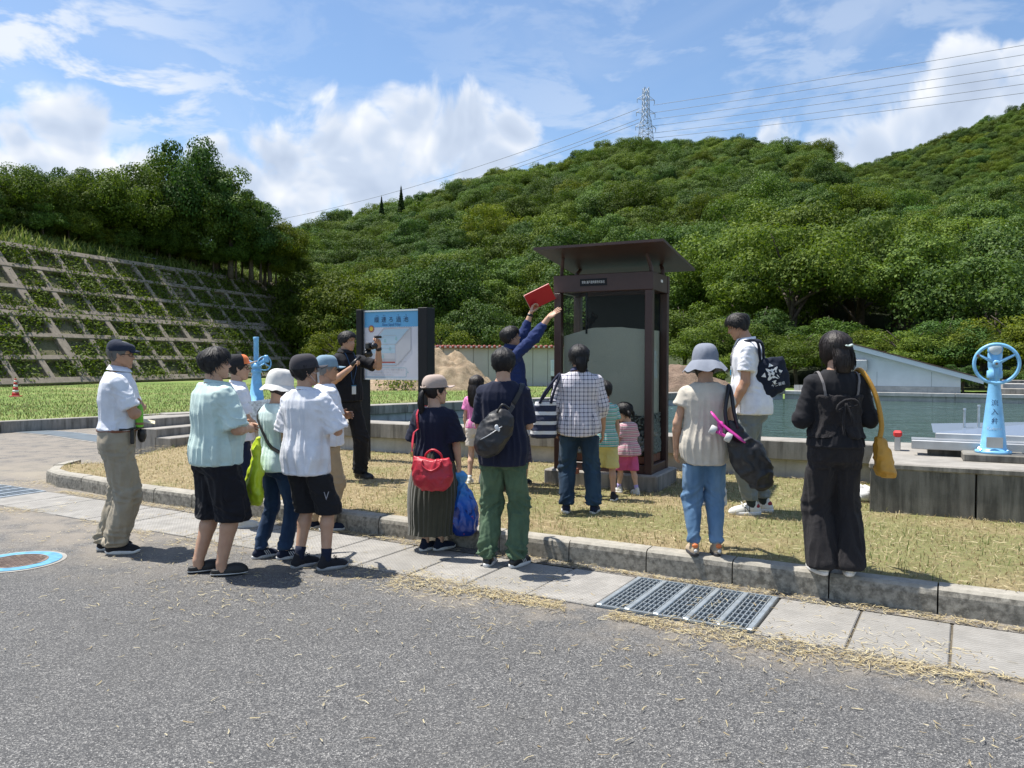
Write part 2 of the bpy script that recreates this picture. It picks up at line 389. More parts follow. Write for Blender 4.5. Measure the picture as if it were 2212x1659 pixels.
M_TALL = blade_mat('tall_grass', [(.25, (.075, .13, .018)), (.5, (.15, .22, .035)), (.75, (.30, .33, .09))])
M_WEED = leaf_mat('weed_leaves', (.045, .080, .016), (.135, .185, .045), trans=.3)
M_BARK = plain('bark', (.09, .07, .055), .9, bump=(9, .6, .03), var=.3)
STEEL = plain('galvanised_steel', (.52, .57, .60), .42, .75, var=.12, vscale=14)

# ------------------------------------------------------------------ ground, road, gutter, kerb
def G(s, n, z=0): return np.array([.866 * s + .5 * n, -.5 * s + .866 * n, z])
GR = math.atan2(-.5, .866)
def sheet(name, poly, z, m, kind='structure', sub=None):
    V = [(x, y, z) for x, y in poly]; me = mesh(name, V, [tuple(range(len(V)))]); return tag(obj(name, me, m), kind=kind)
sheet('ground', [(-3000, -400), (3000, -400), (3000, 3000), (-3000, 3000)], -.75, soil('earth', (.10, .12, .04), (.17, .17, .07), .05))
rA = [tuple(G(s, n)[:2]) for s, n in ((60, -60), (60, 4.66), (-60, 4.66), (-60, -60))]
rB = [tuple(G(s, n)[:2]) for s, n in ((30, 5.46), (30, 60), (-60, 60), (-60, 5.46))]
V = [(x, y, 0) for x, y in rA + rB]
tag(obj('road', mesh('road', V, [(0, 1, 2, 3), (4, 5, 6, 7)]), M_ASPH), kind='structure')
# slabs: a chevron relief on pale concrete
def slab_mat():
    m = M_SLAB.copy(); m.name = 'chevron_slab'; b = NB(m.node_tree)
    bs = [n for n in m.node_tree.nodes if n.type == 'BSDF_PRINCIPLED'][0]
    P = b.n('ShaderNodeTexCoord').outputs['Object']; x, y, z = b.sep(P)
    zig = b.math('PINGPONG', b.math('MULTIPLY', x, 52), 1)
    w = b.math('PINGPONG', b.math('ADD', b.math('MULTIPLY', y, 62), b.math('MULTIPLY', zig, .8)), 1)
    h = b.ss(w, .35, .6); b.put(bs.inputs['Normal'], b.bump(b.math('ADD', h, b.math('MULTIPLY', b.noise(P, 80, 3), .4)), .7, .006))
    old = bs.inputs['Base Color'].links[0].from_socket
    oi = b.n('ShaderNodeObjectInfo').outputs['Random']
    c = b.mix(b.math('MULTIPLY', b.math('SUBTRACT', 1, h), .35), old, (.14, .13, .115))
    c = b.mix(b.ss(oi, .3, 1, 0, .45), c, (.22, .21, .19)); b.put(bs.inputs['Base Color'], c); return m
M_CHEV = slab_mat()
gut = tag(thing('gutter', None, None), kind='structure')
M_DUST = soil('gutter_dust', (.17, .14, .10), (.33, .28, .20), 4)
for sa, sb_ in ((-60, -10.665), (-9.655, -2.085), (-1.065, 30)): obj('bed', mesh('bed', [G(sa, 4.60, -.010), G(sb_, 4.60, -.010), G(sb_, 5.64, -.010), G(sa, 5.64, -.010)], [(0, 1, 2, 3)]), M_DUST, gut)
obj('bed', mesh('bed', [G(-60, 5.44, -.012), G(30, 5.44, -.012), G(30, 5.64, -.012), G(-60, 5.64, -.012)], [(0, 1, 2, 3)]), M_DUST, gut)
gme = MB().box((0, 0, -.06), (.492, .765, .12), bev=.006).me('slab'); gme.materials.append(M_CHEV)
k = 0
for i in range(-26, 14):
    s0 = -1.07 + .505 * i if i >= 0 else -2.08 + .505 * (i + 1) - .505
    if i < 0: s0 = -2.08 - .505 * (-i)
    if -10.7 < s0 < -9.7: continue
    o = bpy.data.objects.new('slab', gme); COL.objects.link(o); o.parent = gut
    o.location = G(s0 + .2525, 5.055, random.uniform(.001, .009)); o.rotation_euler = (random.uniform(-.004, .004), random.uniform(-.004, .004), GR + random.uniform(-.004, .004) + (math.pi if i % 2 else 0))
# steel gutter gratings
def grating(label, s0, s1, n0, n1, panels):
    t = thing('gutter_grate', label, 'grate', G((s0 + s1) / 2, (n0 + n1) / 2, .0), GR)
    L, Wd = s1 - s0 - .01, n1 - n0
    f = MB()
    for sy in (-1, 1): f.box((0, sy * (Wd / 2 - .006), -.012), (L, .012, .05))
    f.build('frame', STEEL, t)
    for i in range(panels + 1):
        x = -L / 2 + .02 + (L - .04) * i / panels
        MB().box((x, 0, -.004), (.034, Wd - .026, .04), bev=.003).build('bar', STEEL, t)
    g = MB(); pw = (L - .04) / panels
    for i in range(panels):
        for j in range(1, 6): g.box((-L / 2 + .02 + pw * (i + j / 6), 0, -.008), (.007, Wd - .026, .03))
    for j in range(9): g.box((0, -Wd / 2 + .04 + (Wd - .08) * j / 8, -.006), (L - .05, .007, .026))
    tag(g.build('grid', STEEL, t), kind='stuff')
    w = MB(); w.box((0, -Wd / 2 - .02, -.4), (L, .03, .7)); w.box((0, Wd / 2 + .03, -.4), (L, .05, .7)); w.box((0, 0, -.7), (L, Wd, .04))
    w.build('pit', M_BOX, t)
grating('steel grate in the gutter between grey slabs below the woman in the grey hat', -2.08, -1.07, 4.68, 5.44, 5)
grating('steel gutter grate at the rounded end of the kerb, beside the bare asphalt', -10.665, -9.655, 4.68, 5.44, 4)
# kerb stones
kerb = tag(thing('kerb', None, None), kind='structure')
path = [G(s, 5.6)[:2] for s in np.arange(5.0, -9.3, -.643)]
cur = [(-5.27, 9.62), (-5.72, 9.90), (-6.08, 10.26), (-6.27, 10.72), (-6.31, 11.25)]
kp = [p for p in path if p[0] > -5.0] + [np.array(c) for c in cur]
kme = None
for i in range(len(kp) - 1):
    a, c = np.array(kp[i]), np.array(kp[i + 1]); d = c - a; L = np.linalg.norm(d); ang = math.atan2(-d[1], -d[0])
    n = np.array([math.cos(ang + math.pi / 2), math.sin(ang + math.pi / 2)])
    q = MB(); hl = L / 2 - .005
    prof = [(0, -.2), (0.006, .12), (.014, .152), (.035, .170), (.15, .172), (.15, -.2)]
    Vv = [(x, y, z) for x in (-hl, hl) for y, z in prof]; m6 = len(prof)
    Ff = [tuple(range(m6 - 1, -1, -1)), tuple(range(m6, 2 * m6))] + [(j, (j + 1) % m6, m6 + (j + 1) % m6, m6 + j) for j in range(m6)]
    q.add(Vv, Ff); o = q.build('kerb_stone', M_KERB, kerb)
    p = (a + c) / 2; o.location = (p[0], p[1], random.uniform(-.006, .006)); o.rotation_euler = (0, 0, ang + random.uniform(-.006, .006))
# grass island behind the kerb
isl = [tuple(p) for p in kp]
NEAR_N = 10.02                                            # basin wall outer face
isl_in = [(p[0] + .07, p[1] + .12) for p in kp[:-5]] + [(-5.2, 9.75), (-5.62, 10.0), (-5.95, 10.33), (-6.12, 10.75), (-6.2, 11.3)]
isl_poly = isl_in + [(-6.15, 12.4), (-5.9, 13.3), tuple(site(-11, NEAR_N + .05)[:2]), tuple(site(14, NEAR_N + .05)[:2]), (9, 1.9)]
def fill_poly(poly, step, zf, name, m, kind='structure', jitter=.0):
    import mathutils.geometry as mg
    poly = np.array(poly); x0, y0 = poly.min(0); x1, y1 = poly.max(0)
    pts = [tuple(p) for p in poly]; n0 = len(pts)
    gx, gy = np.meshgrid(np.arange(x0, x1, step), np.arange(y0, y1, step)); g = np.c_[gx.ravel(), gy.ravel()]
    g = g[inside(g, poly)]
    g2 = [Vector(p) for p in pts] + [Vector(p) for p in g]
    r = mg.delaunay_2d_cdt(g2, [(i, (i + 1) % n0) for i in range(n0)], [list(range(n0))], 1, 1e-5)
    vs = np.array([(v.x, v.y) for v in r[0]]); z = zf(vs)
    return tag(obj(name, mesh(name, np.c_[vs, z], [tuple(f) for f in r[2]], True), m), kind=kind)
def inside(p, poly):
    x, y = p[:, 0], p[:, 1]; r = np.zeros(len(p), bool); j = len(poly) - 1
    for i in range(len(poly)):
        xi, yi = poly[i]; xj, yj = poly[j]
        c = ((yi > y) != (yj > y)) & (x < (xj - xi) * (y - yi) / (yj - yi + 1e-12) + xi); r ^= c; j = i
    return r
def isl_z(v):
    z = .165 + .012 * fbm(np.c_[v * 1.3, np.zeros(len(v))], 3)
    ed = np.clip((-5.55 - v[:, 0]) / .6, 0, 1) * np.clip((v[:, 1] - 10.9) / .4, 0, 1); return z * (1 - ed) + .01 * ed
fill_poly(isl_poly, .3, isl_z, 'grass_verge', M_DRY)
def blades(name, poly, n, h, w, zf, m, lean=.8, dens=None, up=1.0):
    poly = np.array(poly); x0, y0 = poly.min(0); x1, y1 = poly.max(0)
    p = np.c_[RNG.uniform(x0, x1, n * 3), RNG.uniform(y0, y1, n * 3)]; p = p[inside(p, poly)]
    if dens is not None: p = p[RNG.random(len(p)) < dens(p)]
    p = p[:n]; n = len(p); z = zf(p) if callable(zf) else np.full(n, zf)
    a = RNG.uniform(0, 2 * np.pi, n); hh = h * RNG.uniform(.4, 1.3, n); d = np.c_[np.cos(a), np.sin(a), np.zeros(n)]; sd = np.c_[-np.sin(a), np.cos(a), np.zeros(n)]
    B = np.c_[p, z - .004]; ln = (RNG.uniform(.1, 1, n) * lean * hh)[:, None]
    ww = (w * RNG.uniform(.6, 1.4, n))[:, None]; upv = np.c_[np.zeros(n), np.zeros(n), hh * up]
    V = np.stack([B - sd * ww, B + sd * ww, B + d * ln * .45 + upv * .7 + sd * ww * .7, B + d * ln * .45 + upv * .7 - sd * ww * .7, B + d * ln * 1.2 + upv], 1).reshape(-1, 3)
    i = np.arange(n)[:, None] * 5
    me = mesh(name, V, [np.hstack([i, i + 1, i + 2, i + 3]), np.hstack([i + 3, i + 2, i + 4])])
    return tag(obj(name, me, m), kind='stuff')
tag(blades('dry_grass', isl_poly, 52000, .035, .0035, isl_z, M_BLADE, 1.6), 'short dry mown grass covering the verge behind the kerb', 'grass')
tag(blades('green_tufts', isl_poly, 17000, .06, .003, isl_z, M_GRASS, .9, dens=lambda p: np.clip(fbm(np.c_[p * .9 + 3, np.zeros(len(p))], 3) * 2.2 + .02 + .10 * p[:, 0], 0, 1)), 'sparse green grass tufts growing through the dry verge', 'grass')
# dry clippings lying about
def straws(name, P, L, w, z, m):
    n = len(P); a = RNG.uniform(0, 2 * np.pi, n); d = np.c_[np.cos(a), np.sin(a), RNG.uniform(-.1, .1, n)]; s = np.c_[-np.sin(a), np.cos(a), RNG.uniform(-.6, .6, n)]
    hl = (L * RNG.uniform(.3, 1.2, n) / 2)[:, None]; ww = (w * RNG.uniform(.6, 1.3, n) / 2)[:, None]
    B = np.c_[P, z + RNG.random(n) * .012]; bend = s * hl * RNG.uniform(-.3, .3, n)[:, None]
    V = np.stack([B - d * hl - s * ww, B - d * hl + s * ww, B + bend + s * ww, B + bend - s * ww, B + d * hl + s * ww * .5, B + d * hl - s * ww * .5], 1).reshape(-1, 3)
    i = np.arange(n)[:, None] * 6
    return tag(obj(name, mesh(name, V, [np.hstack([i, i + 1, i + 2, i + 3]), np.hstack([i + 3, i + 2, i + 4, i + 5])]), m), kind='stuff')
def band(n, s0, s1, nn, sg, keep=.0):
    s = RNG.uniform(s0, s1, n); q = nn + RNG.normal(size=n) * sg * (.5 + 1.0 * np.clip(fbm(np.c_[s * .7, s * 0, s * 0], 3) + .5, 0, 1.5))
    k = fbm(np.c_[s * 1.3, q * 2, s * 0 + 5], 3) > keep - .35
    return np.array([G(a, c)[:2] for a, c in zip(s[k], q[k])])
P1 = np.concatenate([band(6500, -3.6, 3, 4.55, .10), band(2000, -9, -3, 4.6, .10, .25), band(5200, -9.5, 3, 5.52, .05), band(2300, -9, 3, 4.9, .22, .45), band(500, -5, 3, 4.0, .35, .2)])
sc1 = []
for cx, cy, r, n in [(0.3, 3.2, 1.4, 120), (1.8, 3.0, .9, 110), (-1.2, 4.6, 1.2, 130), (-2.2, 5.3, .5, 150), (.6, 4.2, .9, 140), (-.6, 2.6, 1.4, 50), (-2.6, 6.3, .5, 160), (1.1, 4.35, .3, 130), (-1.5, 5.6, .5, 120), (-3.9, 7.1, .5, 120), (-6, 10.2, .35, 500)]:
    sc1.append(np.c_[cx + RNG.normal(size=n) * r, cy + RNG.normal(size=n) * r * .6])
SV = np.c_[RNG.uniform(-6, 5, 22000), RNG.uniform(4.5, 13.5, 22000)]; SV = SV[inside(SV, np.array(isl_poly))]
tag(straws('mown_straw', SV, .07, .0045, .178, M_STRAW), 'loose mown straw lying over the dry verge', 'straw')
tag(straws('grass_clippings', np.concatenate([P1] + sc1), .055, .0042, .006, M_STRAW), 'dry straw clippings strewn along the gutter and over the asphalt', 'straw')

# ------------------------------------------------------------------ lawn, steps, basin
LZ = .22
k2 = [(-32, -4), (-15.0, 13.6), (-11.25, 17.3), (-9.8, 18.75), (-7.2, 21.3), (-6.6, 21.9)]
SK0 = np.array([-6.3, 14.35]); SKD = np.array([.7676, .641]); SKL = 20.6
sk = lambda b_, off=0: SK0 + SKD * b_ + np.array([-SKD[1], SKD[0]]) * off
FAR_N = 28.4
lawn_poly = k2 + [tuple(sk(4.6, .1)), tuple(sk(SKL + 3, .1)), (40, 45), (40, 75), (-75, 75), (-75, -4)]
def lawn_z(v): return LZ + .03 * fbm(np.c_[v * .25, np.zeros(len(v))], 3) * np.clip((v[:, 1] - 16) / 6, 0, 1)
fill_poly(lawn_poly, 2.5, lawn_z, 'lawn', M_LAWN)
vis = [(-16, 15), (-9.8, 19.2), (-4, 17.2), (6, 25), (9, 40), (-14, 46), (-34, 44)]
blg = blades('lawn_grass', vis, 52000, .075, .009, lambda p: lawn_z(p), M_GRASS, .8, dens=lambda p: np.clip(22 / p[:, 1], .25, 1) ** 2)
tag(blg, 'green mown grass of the lawn below the concrete embankment', 'grass')
kb = MB()
lawn_kerb = tag(thing('lawn_kerb', None, None), kind='structure')
for i in range(len(k2) - 1):
    a, c = np.array(k2[i]), np.array(k2[i + 1]); L = np.linalg.norm(c - a); n = max(1, int(L / 2)); ang = math.atan2(*(c - a)[::-1])
    for j in range(n):
        p = a + (c - a) * (j + .5) / n
        MB().box((0, 0, .05), (L / n - .012, .18, .42), bev=.012).build('kerb_stone', M_WALL, lawn_kerb, loc=(p[0], p[1], 0), rz=ang)
# blue-grey drain channel across the asphalt
dp = [at(10, 929), at(120, 936), at(215, 949), at(300, 960)]
dp = spline([(p.x, p.y) for p in dp], 9)
dr = thing('drain_channel', 'blue-grey drain channel cover strip crossing the far asphalt beside the lawn kerb', 'drain')
for i in range(len(dp) - 1):
    a, c = dp[i], dp[i + 1]; d = (c - a) / np.linalg.norm(c - a); nn = np.array([-d[1], d[0]]) * .30
    nb = nn * 1.2
    V = [(*(a - nn), .012), (*(c - nn), .012), (*(c + nn), .012), (*(a + nn), .012)]
    obj('cover_plate', mesh('cover_plate', V, [(0, 1, 2, 3)]), plain('drain_blue', (.10, .125, .145), .6, var=.15, vscale=3), dr)
    V = [(*(a - nb), .006), (*(c - nb), .006), (*(c + nb), .006), (*(a + nb), .006)]
    obj('rim', mesh('rim', V, [(0, 1, 2, 3)]), M_SLAB, dr)
# manhole cover
mh = thing('manhole_cover', 'round iron manhole cover with a light blue painted ring in the asphalt', 'manhole', (-3.93, 6.22, 0)); mh.scale = (1.17, 1.17, 1)
IRON = plain('cast_iron', (.20, .15, .125), .7, .2, var=.3, vscale=20, bump=(60, .5))
BLUEP = plain('worn_blue_paint', (.10, .30, .46), .6, var=.25, vscale=18, bump=(90, .4))
def annulus(r0, r1, z, n=48):
    a = np.linspace(0, 2 * np.pi, n, endpoint=False); V = np.concatenate([np.c_[r0 * np.cos(a), r0 * np.sin(a), a * 0 + z], np.c_[r1 * np.cos(a), r1 * np.sin(a), a * 0 + z]])
    return V, [(i, n + i, n + (i + 1) % n, (i + 1) % n) for i in range(n)]
for nm, r0, r1, z, mm in (('frame', .272, .30, .004, M_SLAB), ('blue_ring', .19, .272, .0075, BLUEP), ('rim', .178, .19, .010, IRON)):
    obj(nm, mesh(nm, *annulus(r0, r1, z)), mm, mh)
q = MB()
q.lathe([(.178, .0), (.178, .006)], 40)
for i in range(-9, 10):
    for j in range(-9, 10):
        x, y = i * .019, j * .019
        if x * x + y * y < .165 ** 2: q.box((x, y, .007), (.012, .006, .006), rz=(i + j) % 2 * 1.57)
tag(q.build('cast_plate', IRON, mh), kind='stuff')
# steps down along the basin wall
st = thing('concrete_steps', 'three concrete steps leading off the basin wall beside the asphalt', 'steps')
e1 = E1[:2]; e2 = E2[:2]; c0 = np.array([-6.55, 14.1])
for i, (x0, x1, zt) in enumerate(((0, .62, .60), (.56, .98, .45), (.92, 1.32, .31))):
    p = c0 + e1 * (x0 + x1) / 2 + e2 * .55 - e2 * .42
    MB().box((0, 0, zt / 2), (x1 - x0, 1.4, zt), bev=.012).build('step', M_WALL, st, loc=(p[0], p[1], 0), rz=SITE)
# basin: near wall of coping over a recessed pale base, skew end wall, far wall, water
bas = thing('filter_basin', 'long weathered concrete basin wall with overhanging coping around the water', 'basin')
s0, s1 = site(0, 0)[0], 0
sA, sB = -11.3, 22
L = 2.6
x = sA
cope = MB().box((0, 0, .505), (L - .012, .42, .235), bev=.012).me('coping'); cope.materials.append(M_WALL)
base = MB().box((0, 0, .16), (L - .008, .26, .46), bev=.006).me('wall_panel'); base.materials.append(M_WALLP)
for i in range(13):
    sx = sA + L * (i + .5)
    for me_, off in ((cope, .21), (base, .23)):
        o = bpy.data.objects.new(me_.name, me_); COL.objects.link(o); o.parent = bas
        o.location = site(sx, NEAR_N + off); o.rotation_euler = (0, 0, SITE)
ska = math.atan2(SKD[1], SKD[0])
for i in range(8):
    p = sk(SKL * (i + .5) / 8, .18); LL = SKL / 8 - .01
    MB().box((0, 0, .52), (LL, .42, .20), bev=.01).build('coping', M_WALL, bas, loc=(p[0], p[1], 0), rz=ska)
    MB().box((0, 0, .0), (LL, .25, .84), bev=.004).build('wall_panel', M_POOL, bas, loc=(p[0], p[1], 0), rz=ska)
cor = sk(SKL); sC = float(cor @ E1[:2]); FAR_N = float(cor @ E2[:2])
for i in range(10):
    sx = sC + 2.6 * (i + .5)
    MB().box((0, 0, .47), (2.59, .42, .12), bev=.008).build('coping', M_WALLP, bas, loc=site(sx, FAR_N + .15), rz=SITE)
    MB().box((0, 0, .1), (2.59, .3, .62), bev=.004).build('wall_panel', M_WALLP, bas, loc=site(sx, FAR_N + .17), rz=SITE)
WZ = .245
wp = [tuple(sk(-.1)), tuple(sk(SKL + .1)), tuple(site(24, FAR_N + .1)[:2]), tuple(site(24, NEAR_N + .25)[:2]), tuple(site(-10.5, NEAR_N + .25)[:2])]
sheet('water', wp, WZ, water_mat())
# ------------------------------------------------------------------ embankment with concrete lattice
EA = R(50); ES = np.array([.313, .95, 0]); EH = np.array([-.95, .313, 0]); EUP = EH * math.cos(EA) + np.array([0, 0, math.sin(EA)])
EN = np.cross(ES, EUP); EN = EN if EN[2] > 0 else -EN
EB = np.array([-26, 40, .25])
def emb(t, w, off=0):
    """strike t, distance up the slope w (a berm at 5.1 steps the face back a little)"""
    p = EB + ES * t
    return p + EUP * w + (EH * .45 if w > 5.15 else 0) + EN * off
prof = [(-.6, 0), (0, 0), (5.1, 0), (5.11, 0), (5.45, 0), (10.9, 0)]
rows = []; TS = np.arange(-24, 58.1, 2)
for t in TS:
    r = [emb(t, w) for w in (-.8, 0, 2.5, 5.1, 5.2, 8, 10.9)]
    top = r[-1]; r += [top + EH * 3.5 + np.array([0, 0, 1.5]), top + EH * 7.5 + np.array([0, 0, 2.6]), top + EH * 16 + np.array([0, 0, 2.8]), top + EH * 60 + np.array([0, 0, 2.0])]
    rows.append(r)
rows = np.array(rows); nr, nc = rows.shape[:2]
fade = np.clip((TS - 36) / 18, 0, 1)[:, None]; rows[:, :, 2] = rows[:, :, 2] * (1 - .55 * fade) 
i, j = np.meshgrid(np.arange(nr - 1), np.arange(nc - 1), indexing='ij'); a = (i * nc + j).ravel()[:, None]
emb_o = tag(obj('embankment', mesh('embankment', rows.reshape(-1, 3), np.hstack([a, a + 1, a + nc + 1, a + nc]), True), soil('bank_soil', (.065, .075, .025), (.17, .15, .08), .6)), kind='structure')
lat = thing('slope_lattice', 'weathered concrete lattice of beams holding the weedy embankment', 'retaining wall')
def beam(p0, p1, w, h, me_cache={}):
    d = p1 - p0; L = np.linalg.norm(d); key = (round(L, 1), w, h)
    if key not in me_cache:
        q = MB().box((0, 0, 0), (round(L, 1) + .04, w, h), bev=.03).me('beam'); q.materials.append(M_BEAM); me_cache[key] = q
    o = bpy.data.objects.new('beam', me_cache[key]); COL.objects.link(o); o.parent = lat
    X = Vector(d / L); Z = Vector(EN); Z = (Z - X * Z.dot(X)).normalized(); Y = Z.cross(X)
    o.matrix_local = Matrix.Translation(Vector((p0 + p1) / 2)) @ Matrix((X, Y, Z)).transposed().to_4x4(); return o
cols = [-5.6 + 2.2 * i for i in range(19)]; nb = 0
for wi, w in enumerate((.12, 1.75, 3.4, 5.0, 5.45, 7.2, 9.0, 10.8)):
    for i in range(len(cols) - 1):
        if cols[i] < -4 and w < 9: pass
        h = .42 if w in (5.0, 10.8, .12) else .34
        beam(emb(cols[i], w, .10), emb(cols[i + 1], w, .10), h, .34)
for i, t in enumerate(cols):
    wd = .62 if i in (5, 11) else .40
    for w0, w1 in ((.25, 1.6), (1.9, 3.25), (3.55, 4.85), (5.6, 7.05), (7.35, 8.85), (9.15, 10.65)):
        beam(emb(t, w0 - .12, .09), emb(t, w1 + .12, .09), wd if w0 < 5 or True else wd, .30)
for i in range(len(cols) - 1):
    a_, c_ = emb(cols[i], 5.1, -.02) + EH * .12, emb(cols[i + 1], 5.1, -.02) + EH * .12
    o = beam(a_ + np.array([0, 0, .1]), c_ + np.array([0, 0, .1]), .30, .22); o.data = o.data.copy(); o.data.materials.clear(); o.data.materials.append(M_BOX); o.name = 'berm_shade_strip'  # dark strip added along the berm, its colour standing in for the shadow there
sr = MB()
for i in range(26):
    w = .3 + 10.4 * i / 26
    p = emb(19.5, w, .05); sr.box((p[0], p[1], p[2]), (.9, .34, .22), rz=math.atan2(ES[1], ES[0]))
sr.build('stair_flight', M_BEAM, lat)
# end points of the painted berm shade line
bl = MB()
p0, p1 = emb(-8, 5.1), emb(34, 5.1)
# weeds over the lattice and tall grass on the bank above
def leafcloud(P, size, up=.5, nrm=None, jit=.9):
    n = len(P); N = RNG.normal(size=(n, 3)) * jit + (np.array(nrm) if nrm is not None else np.array([0, 0, up])); N /= np.linalg.norm(N, axis=1, keepdims=True)
    A = np.cross(N, RNG.normal(size=(n, 3))); A /= np.linalg.norm(A, axis=1, keepdims=True); Bv = np.cross(N, A)
    s = (size * RNG.uniform(.55, 1.35, n))[:, None]
    V = np.stack([P - A * s, P - Bv * s * .55, P + A * s, P + Bv * s * .55], 1).reshape(-1, 3); i = np.arange(n)[:, None] * 4
    return V, np.hstack([i, i + 1, i + 2, i + 3])
n = 95000; T = RNG.uniform(-8, 50, n); Wd = RNG.uniform(0, 10.8, n)
dn = fbm(np.c_[T * .33, Wd * .42, T * 0], 4); cell = (Wd % 1.78)
keep = (RNG.random(n) < np.clip(.62 + dn * 1.4 + np.clip((T - 6) / 18, 0, .45) + np.clip((T - 33) / 2, 0, 1), .03, 1))
T, Wd, dn = T[keep], Wd[keep], dn[keep]
Pt = np.array([emb(t, w) for t, w in zip(T, Wd)]) + EN * (RNG.random(len(T)) ** 1.6 * (.30 + .40 * np.clip(dn, 0, 1)))[:, None] + np.array([0, 0, .06])
fd = np.clip((T - 36) / 18, 0, 1); Pt[:, 2] *= (1 - .55 * fd)
V, F = leafcloud(Pt, .10, nrm=EN * .6 + np.array([0, 0, .5]))
tag(obj('embankment_weeds', mesh('weeds', V, F), M_WEED), 'leafy green weeds filling the cells of the concrete lattice', 'weeds', kind='stuff')
def bank_pt(t, q):                                   # q along the bank above the lattice, 0..1
    top = emb(t, 10.9); a = top; c = top + EH * 3.5 + np.array([0, 0, 1.5]); d = top + EH * 7.5 + np.array([0, 0, 2.6])
    return a + (c - a) * q * 2 if q < .5 else c + (d - c) * (q - .5) * 2
n = 15000; T = RNG.uniform(-10, 46, n); Q = RNG.random(n)
Pb = np.array([bank_pt(t, q) for t, q in zip(T, Q)]); fd = np.clip((T - 36) / 18, 0, 1); Pb[:, 2] *= (1 - .55 * fd)
hh = RNG.uniform(.25, .95, n)[:, None] * (.6 + .5 * (fbm(np.c_[T * .4, Q * 4, T * 0], 3) + .5))[:, None]
a = RNG.uniform(0, 6.28, n); sd = np.c_[-np.sin(a), np.cos(a), a * 0]; dd = np.c_[np.cos(a), np.sin(a), a * 0]
V = np.stack([Pb - sd * .045, Pb + sd * .045, Pb + sd * .03 + dd * hh * .15 + np.array([0, 0, .6]) * hh, Pb + dd * hh * .5 + np.array([0, 0, 1.0]) * hh, Pb - sd * .03 + dd * hh * .15 + np.array([0, 0, .6]) * hh], 1).reshape(-1, 3)
i = np.arange(n)[:, None] * 5
tag(obj('bank_grass', mesh('bank_grass', V, [np.hstack([i, i + 1, i + 2, i + 4]), np.hstack([i + 4, i + 2, i + 3])]), M_TALL), 'tall rough grass on the bank above the lattice', 'grass', kind='stuff')
n = 14000; T = RNG.uniform(-10, 52, n); Q = RNG.random(n); kp_ = fbm(np.c_[T * .3 + 9, Q * 3, T * 0], 3) + RNG.random(n) * .3 > .05; T, Q = T[kp_], Q[kp_]
Pb = np.array([bank_pt(t, q) for t, q in zip(T, Q)]); fd = np.clip((T - 36) / 18, 0, 1); Pb[:, 2] *= (1 - .55 * fd); Pb += np.c_[RNG.normal(size=(len(T), 2)) * .1, RNG.random(len(T)) * .6]
V, F = leafcloud(Pb, .12, .8)
tag(obj('bank_weeds', mesh('bank_weeds', V, F), M_WEED), 'broad leafed weeds on the bank above the lattice', 'weeds', kind='stuff')

# ------------------------------------------------------------------ trees
M_LEAF = leaf_mat('leaves', (.034, .074, .016), (.128, .200, .042), trans=.26, pale=.45)
M_LEAFB = leaf_mat('bright_leaves', (.045, .085, .012), (.145, .195, .032), trans=.34)
M_CONI = leaf_mat('needles', (.012, .032, .012), (.04, .07, .022), trans=.12)
def crown_mesh(name, rx, rz, ncl, nleaf, leaf, m, flat=.75, open_=0., shell=.5):
    d = RNG.normal(size=(ncl, 3)); d[:, 2] = np.abs(d[:, 2]) * 1.0 - .30; d /= np.linalg.norm(d, axis=1, keepdims=True)
    rr = RNG.uniform(shell, 1.0, ncl)[:, None]; C = d * rr * np.array([rx, rx, rz]); cr = RNG.uniform(.20, .40, ncl) * rx * (1 - open_)
    k = RNG.integers(0, ncl, nleaf); q = RNG.normal(size=(nleaf, 3)); q[:, 2] = q[:, 2] * .8 + .25; q /= np.linalg.norm(q, axis=1, keepdims=True)
    P = C[k] + q * (cr[k] * RNG.uniform(.65, 1.05, nleaf))[:, None] * np.array([1, 1, flat])
    N = q + RNG.normal(size=(nleaf, 3)) * .42 + np.array([0, 0, .22]); N /= np.linalg.norm(N, axis=1, keepdims=True)
    A = np.cross(N, RNG.normal(size=(nleaf, 3))); A /= np.linalg.norm(A, axis=1, keepdims=True); B = np.cross(N, A); s = (leaf * RNG.uniform(.6, 1.4, nleaf))[:, None]
    V = np.stack([P - A * s, P - B * s * .6, P + A * s, P + B * s * .6], 1).reshape(-1, 3); i = np.arange(nleaf)[:, None] * 4
    me = mesh(name, V, np.hstack([i, i + 1, i + 2, i + 3])); me.materials.append(m); return me, C
def trunk_mesh(name, h, r, C, zc, nl=9):
    q = MB(); top = zc
    q.tube(spline([(0, 0, -1.2), (.08 * r, .05, h * .3), (.15, -.1, h * .6), (0.05, .05, top)], 8), np.linspace(r * 1.25, r * .45, 8), 7)
    idx = RNG.permutation(len(C))[:nl]
    for i in idx:
        c = C[i] + np.array([0, 0, zc]); z0 = zc * RNG.uniform(.45, .85)
        q.tube(spline([(0, 0, z0), (c[0] * .35, c[1] * .35, z0 + (c[2] - z0) * .55), tuple(c * np.array([.95, .95, 1]))], 5), np.linspace(r * .5, r * .1, 5), 5)
    me = q.me(name, True); me.materials.append(M_BARK); return me
PROTO = []                                            # (crown, trunk, crown centre height, radius)
for i in range(6):
    rx, rz = [(3.2, 2.6), (3.5, 2.5), (2.8, 3.0), (3.6, 2.2), (3.0, 2.4), (3.3, 3.0)][i]
    cm, C = crown_mesh('crown', rx, rz, [44, 50, 40, 46, 38, 48][i], 21000, [.078, .08, .075, .082, .078, .078][i], M_LEAF if i < 5 else M_LEAFB)
    PROTO.append((cm, trunk_mesh('trunk', 4, .22, C, 4.2), 4.2, rx))
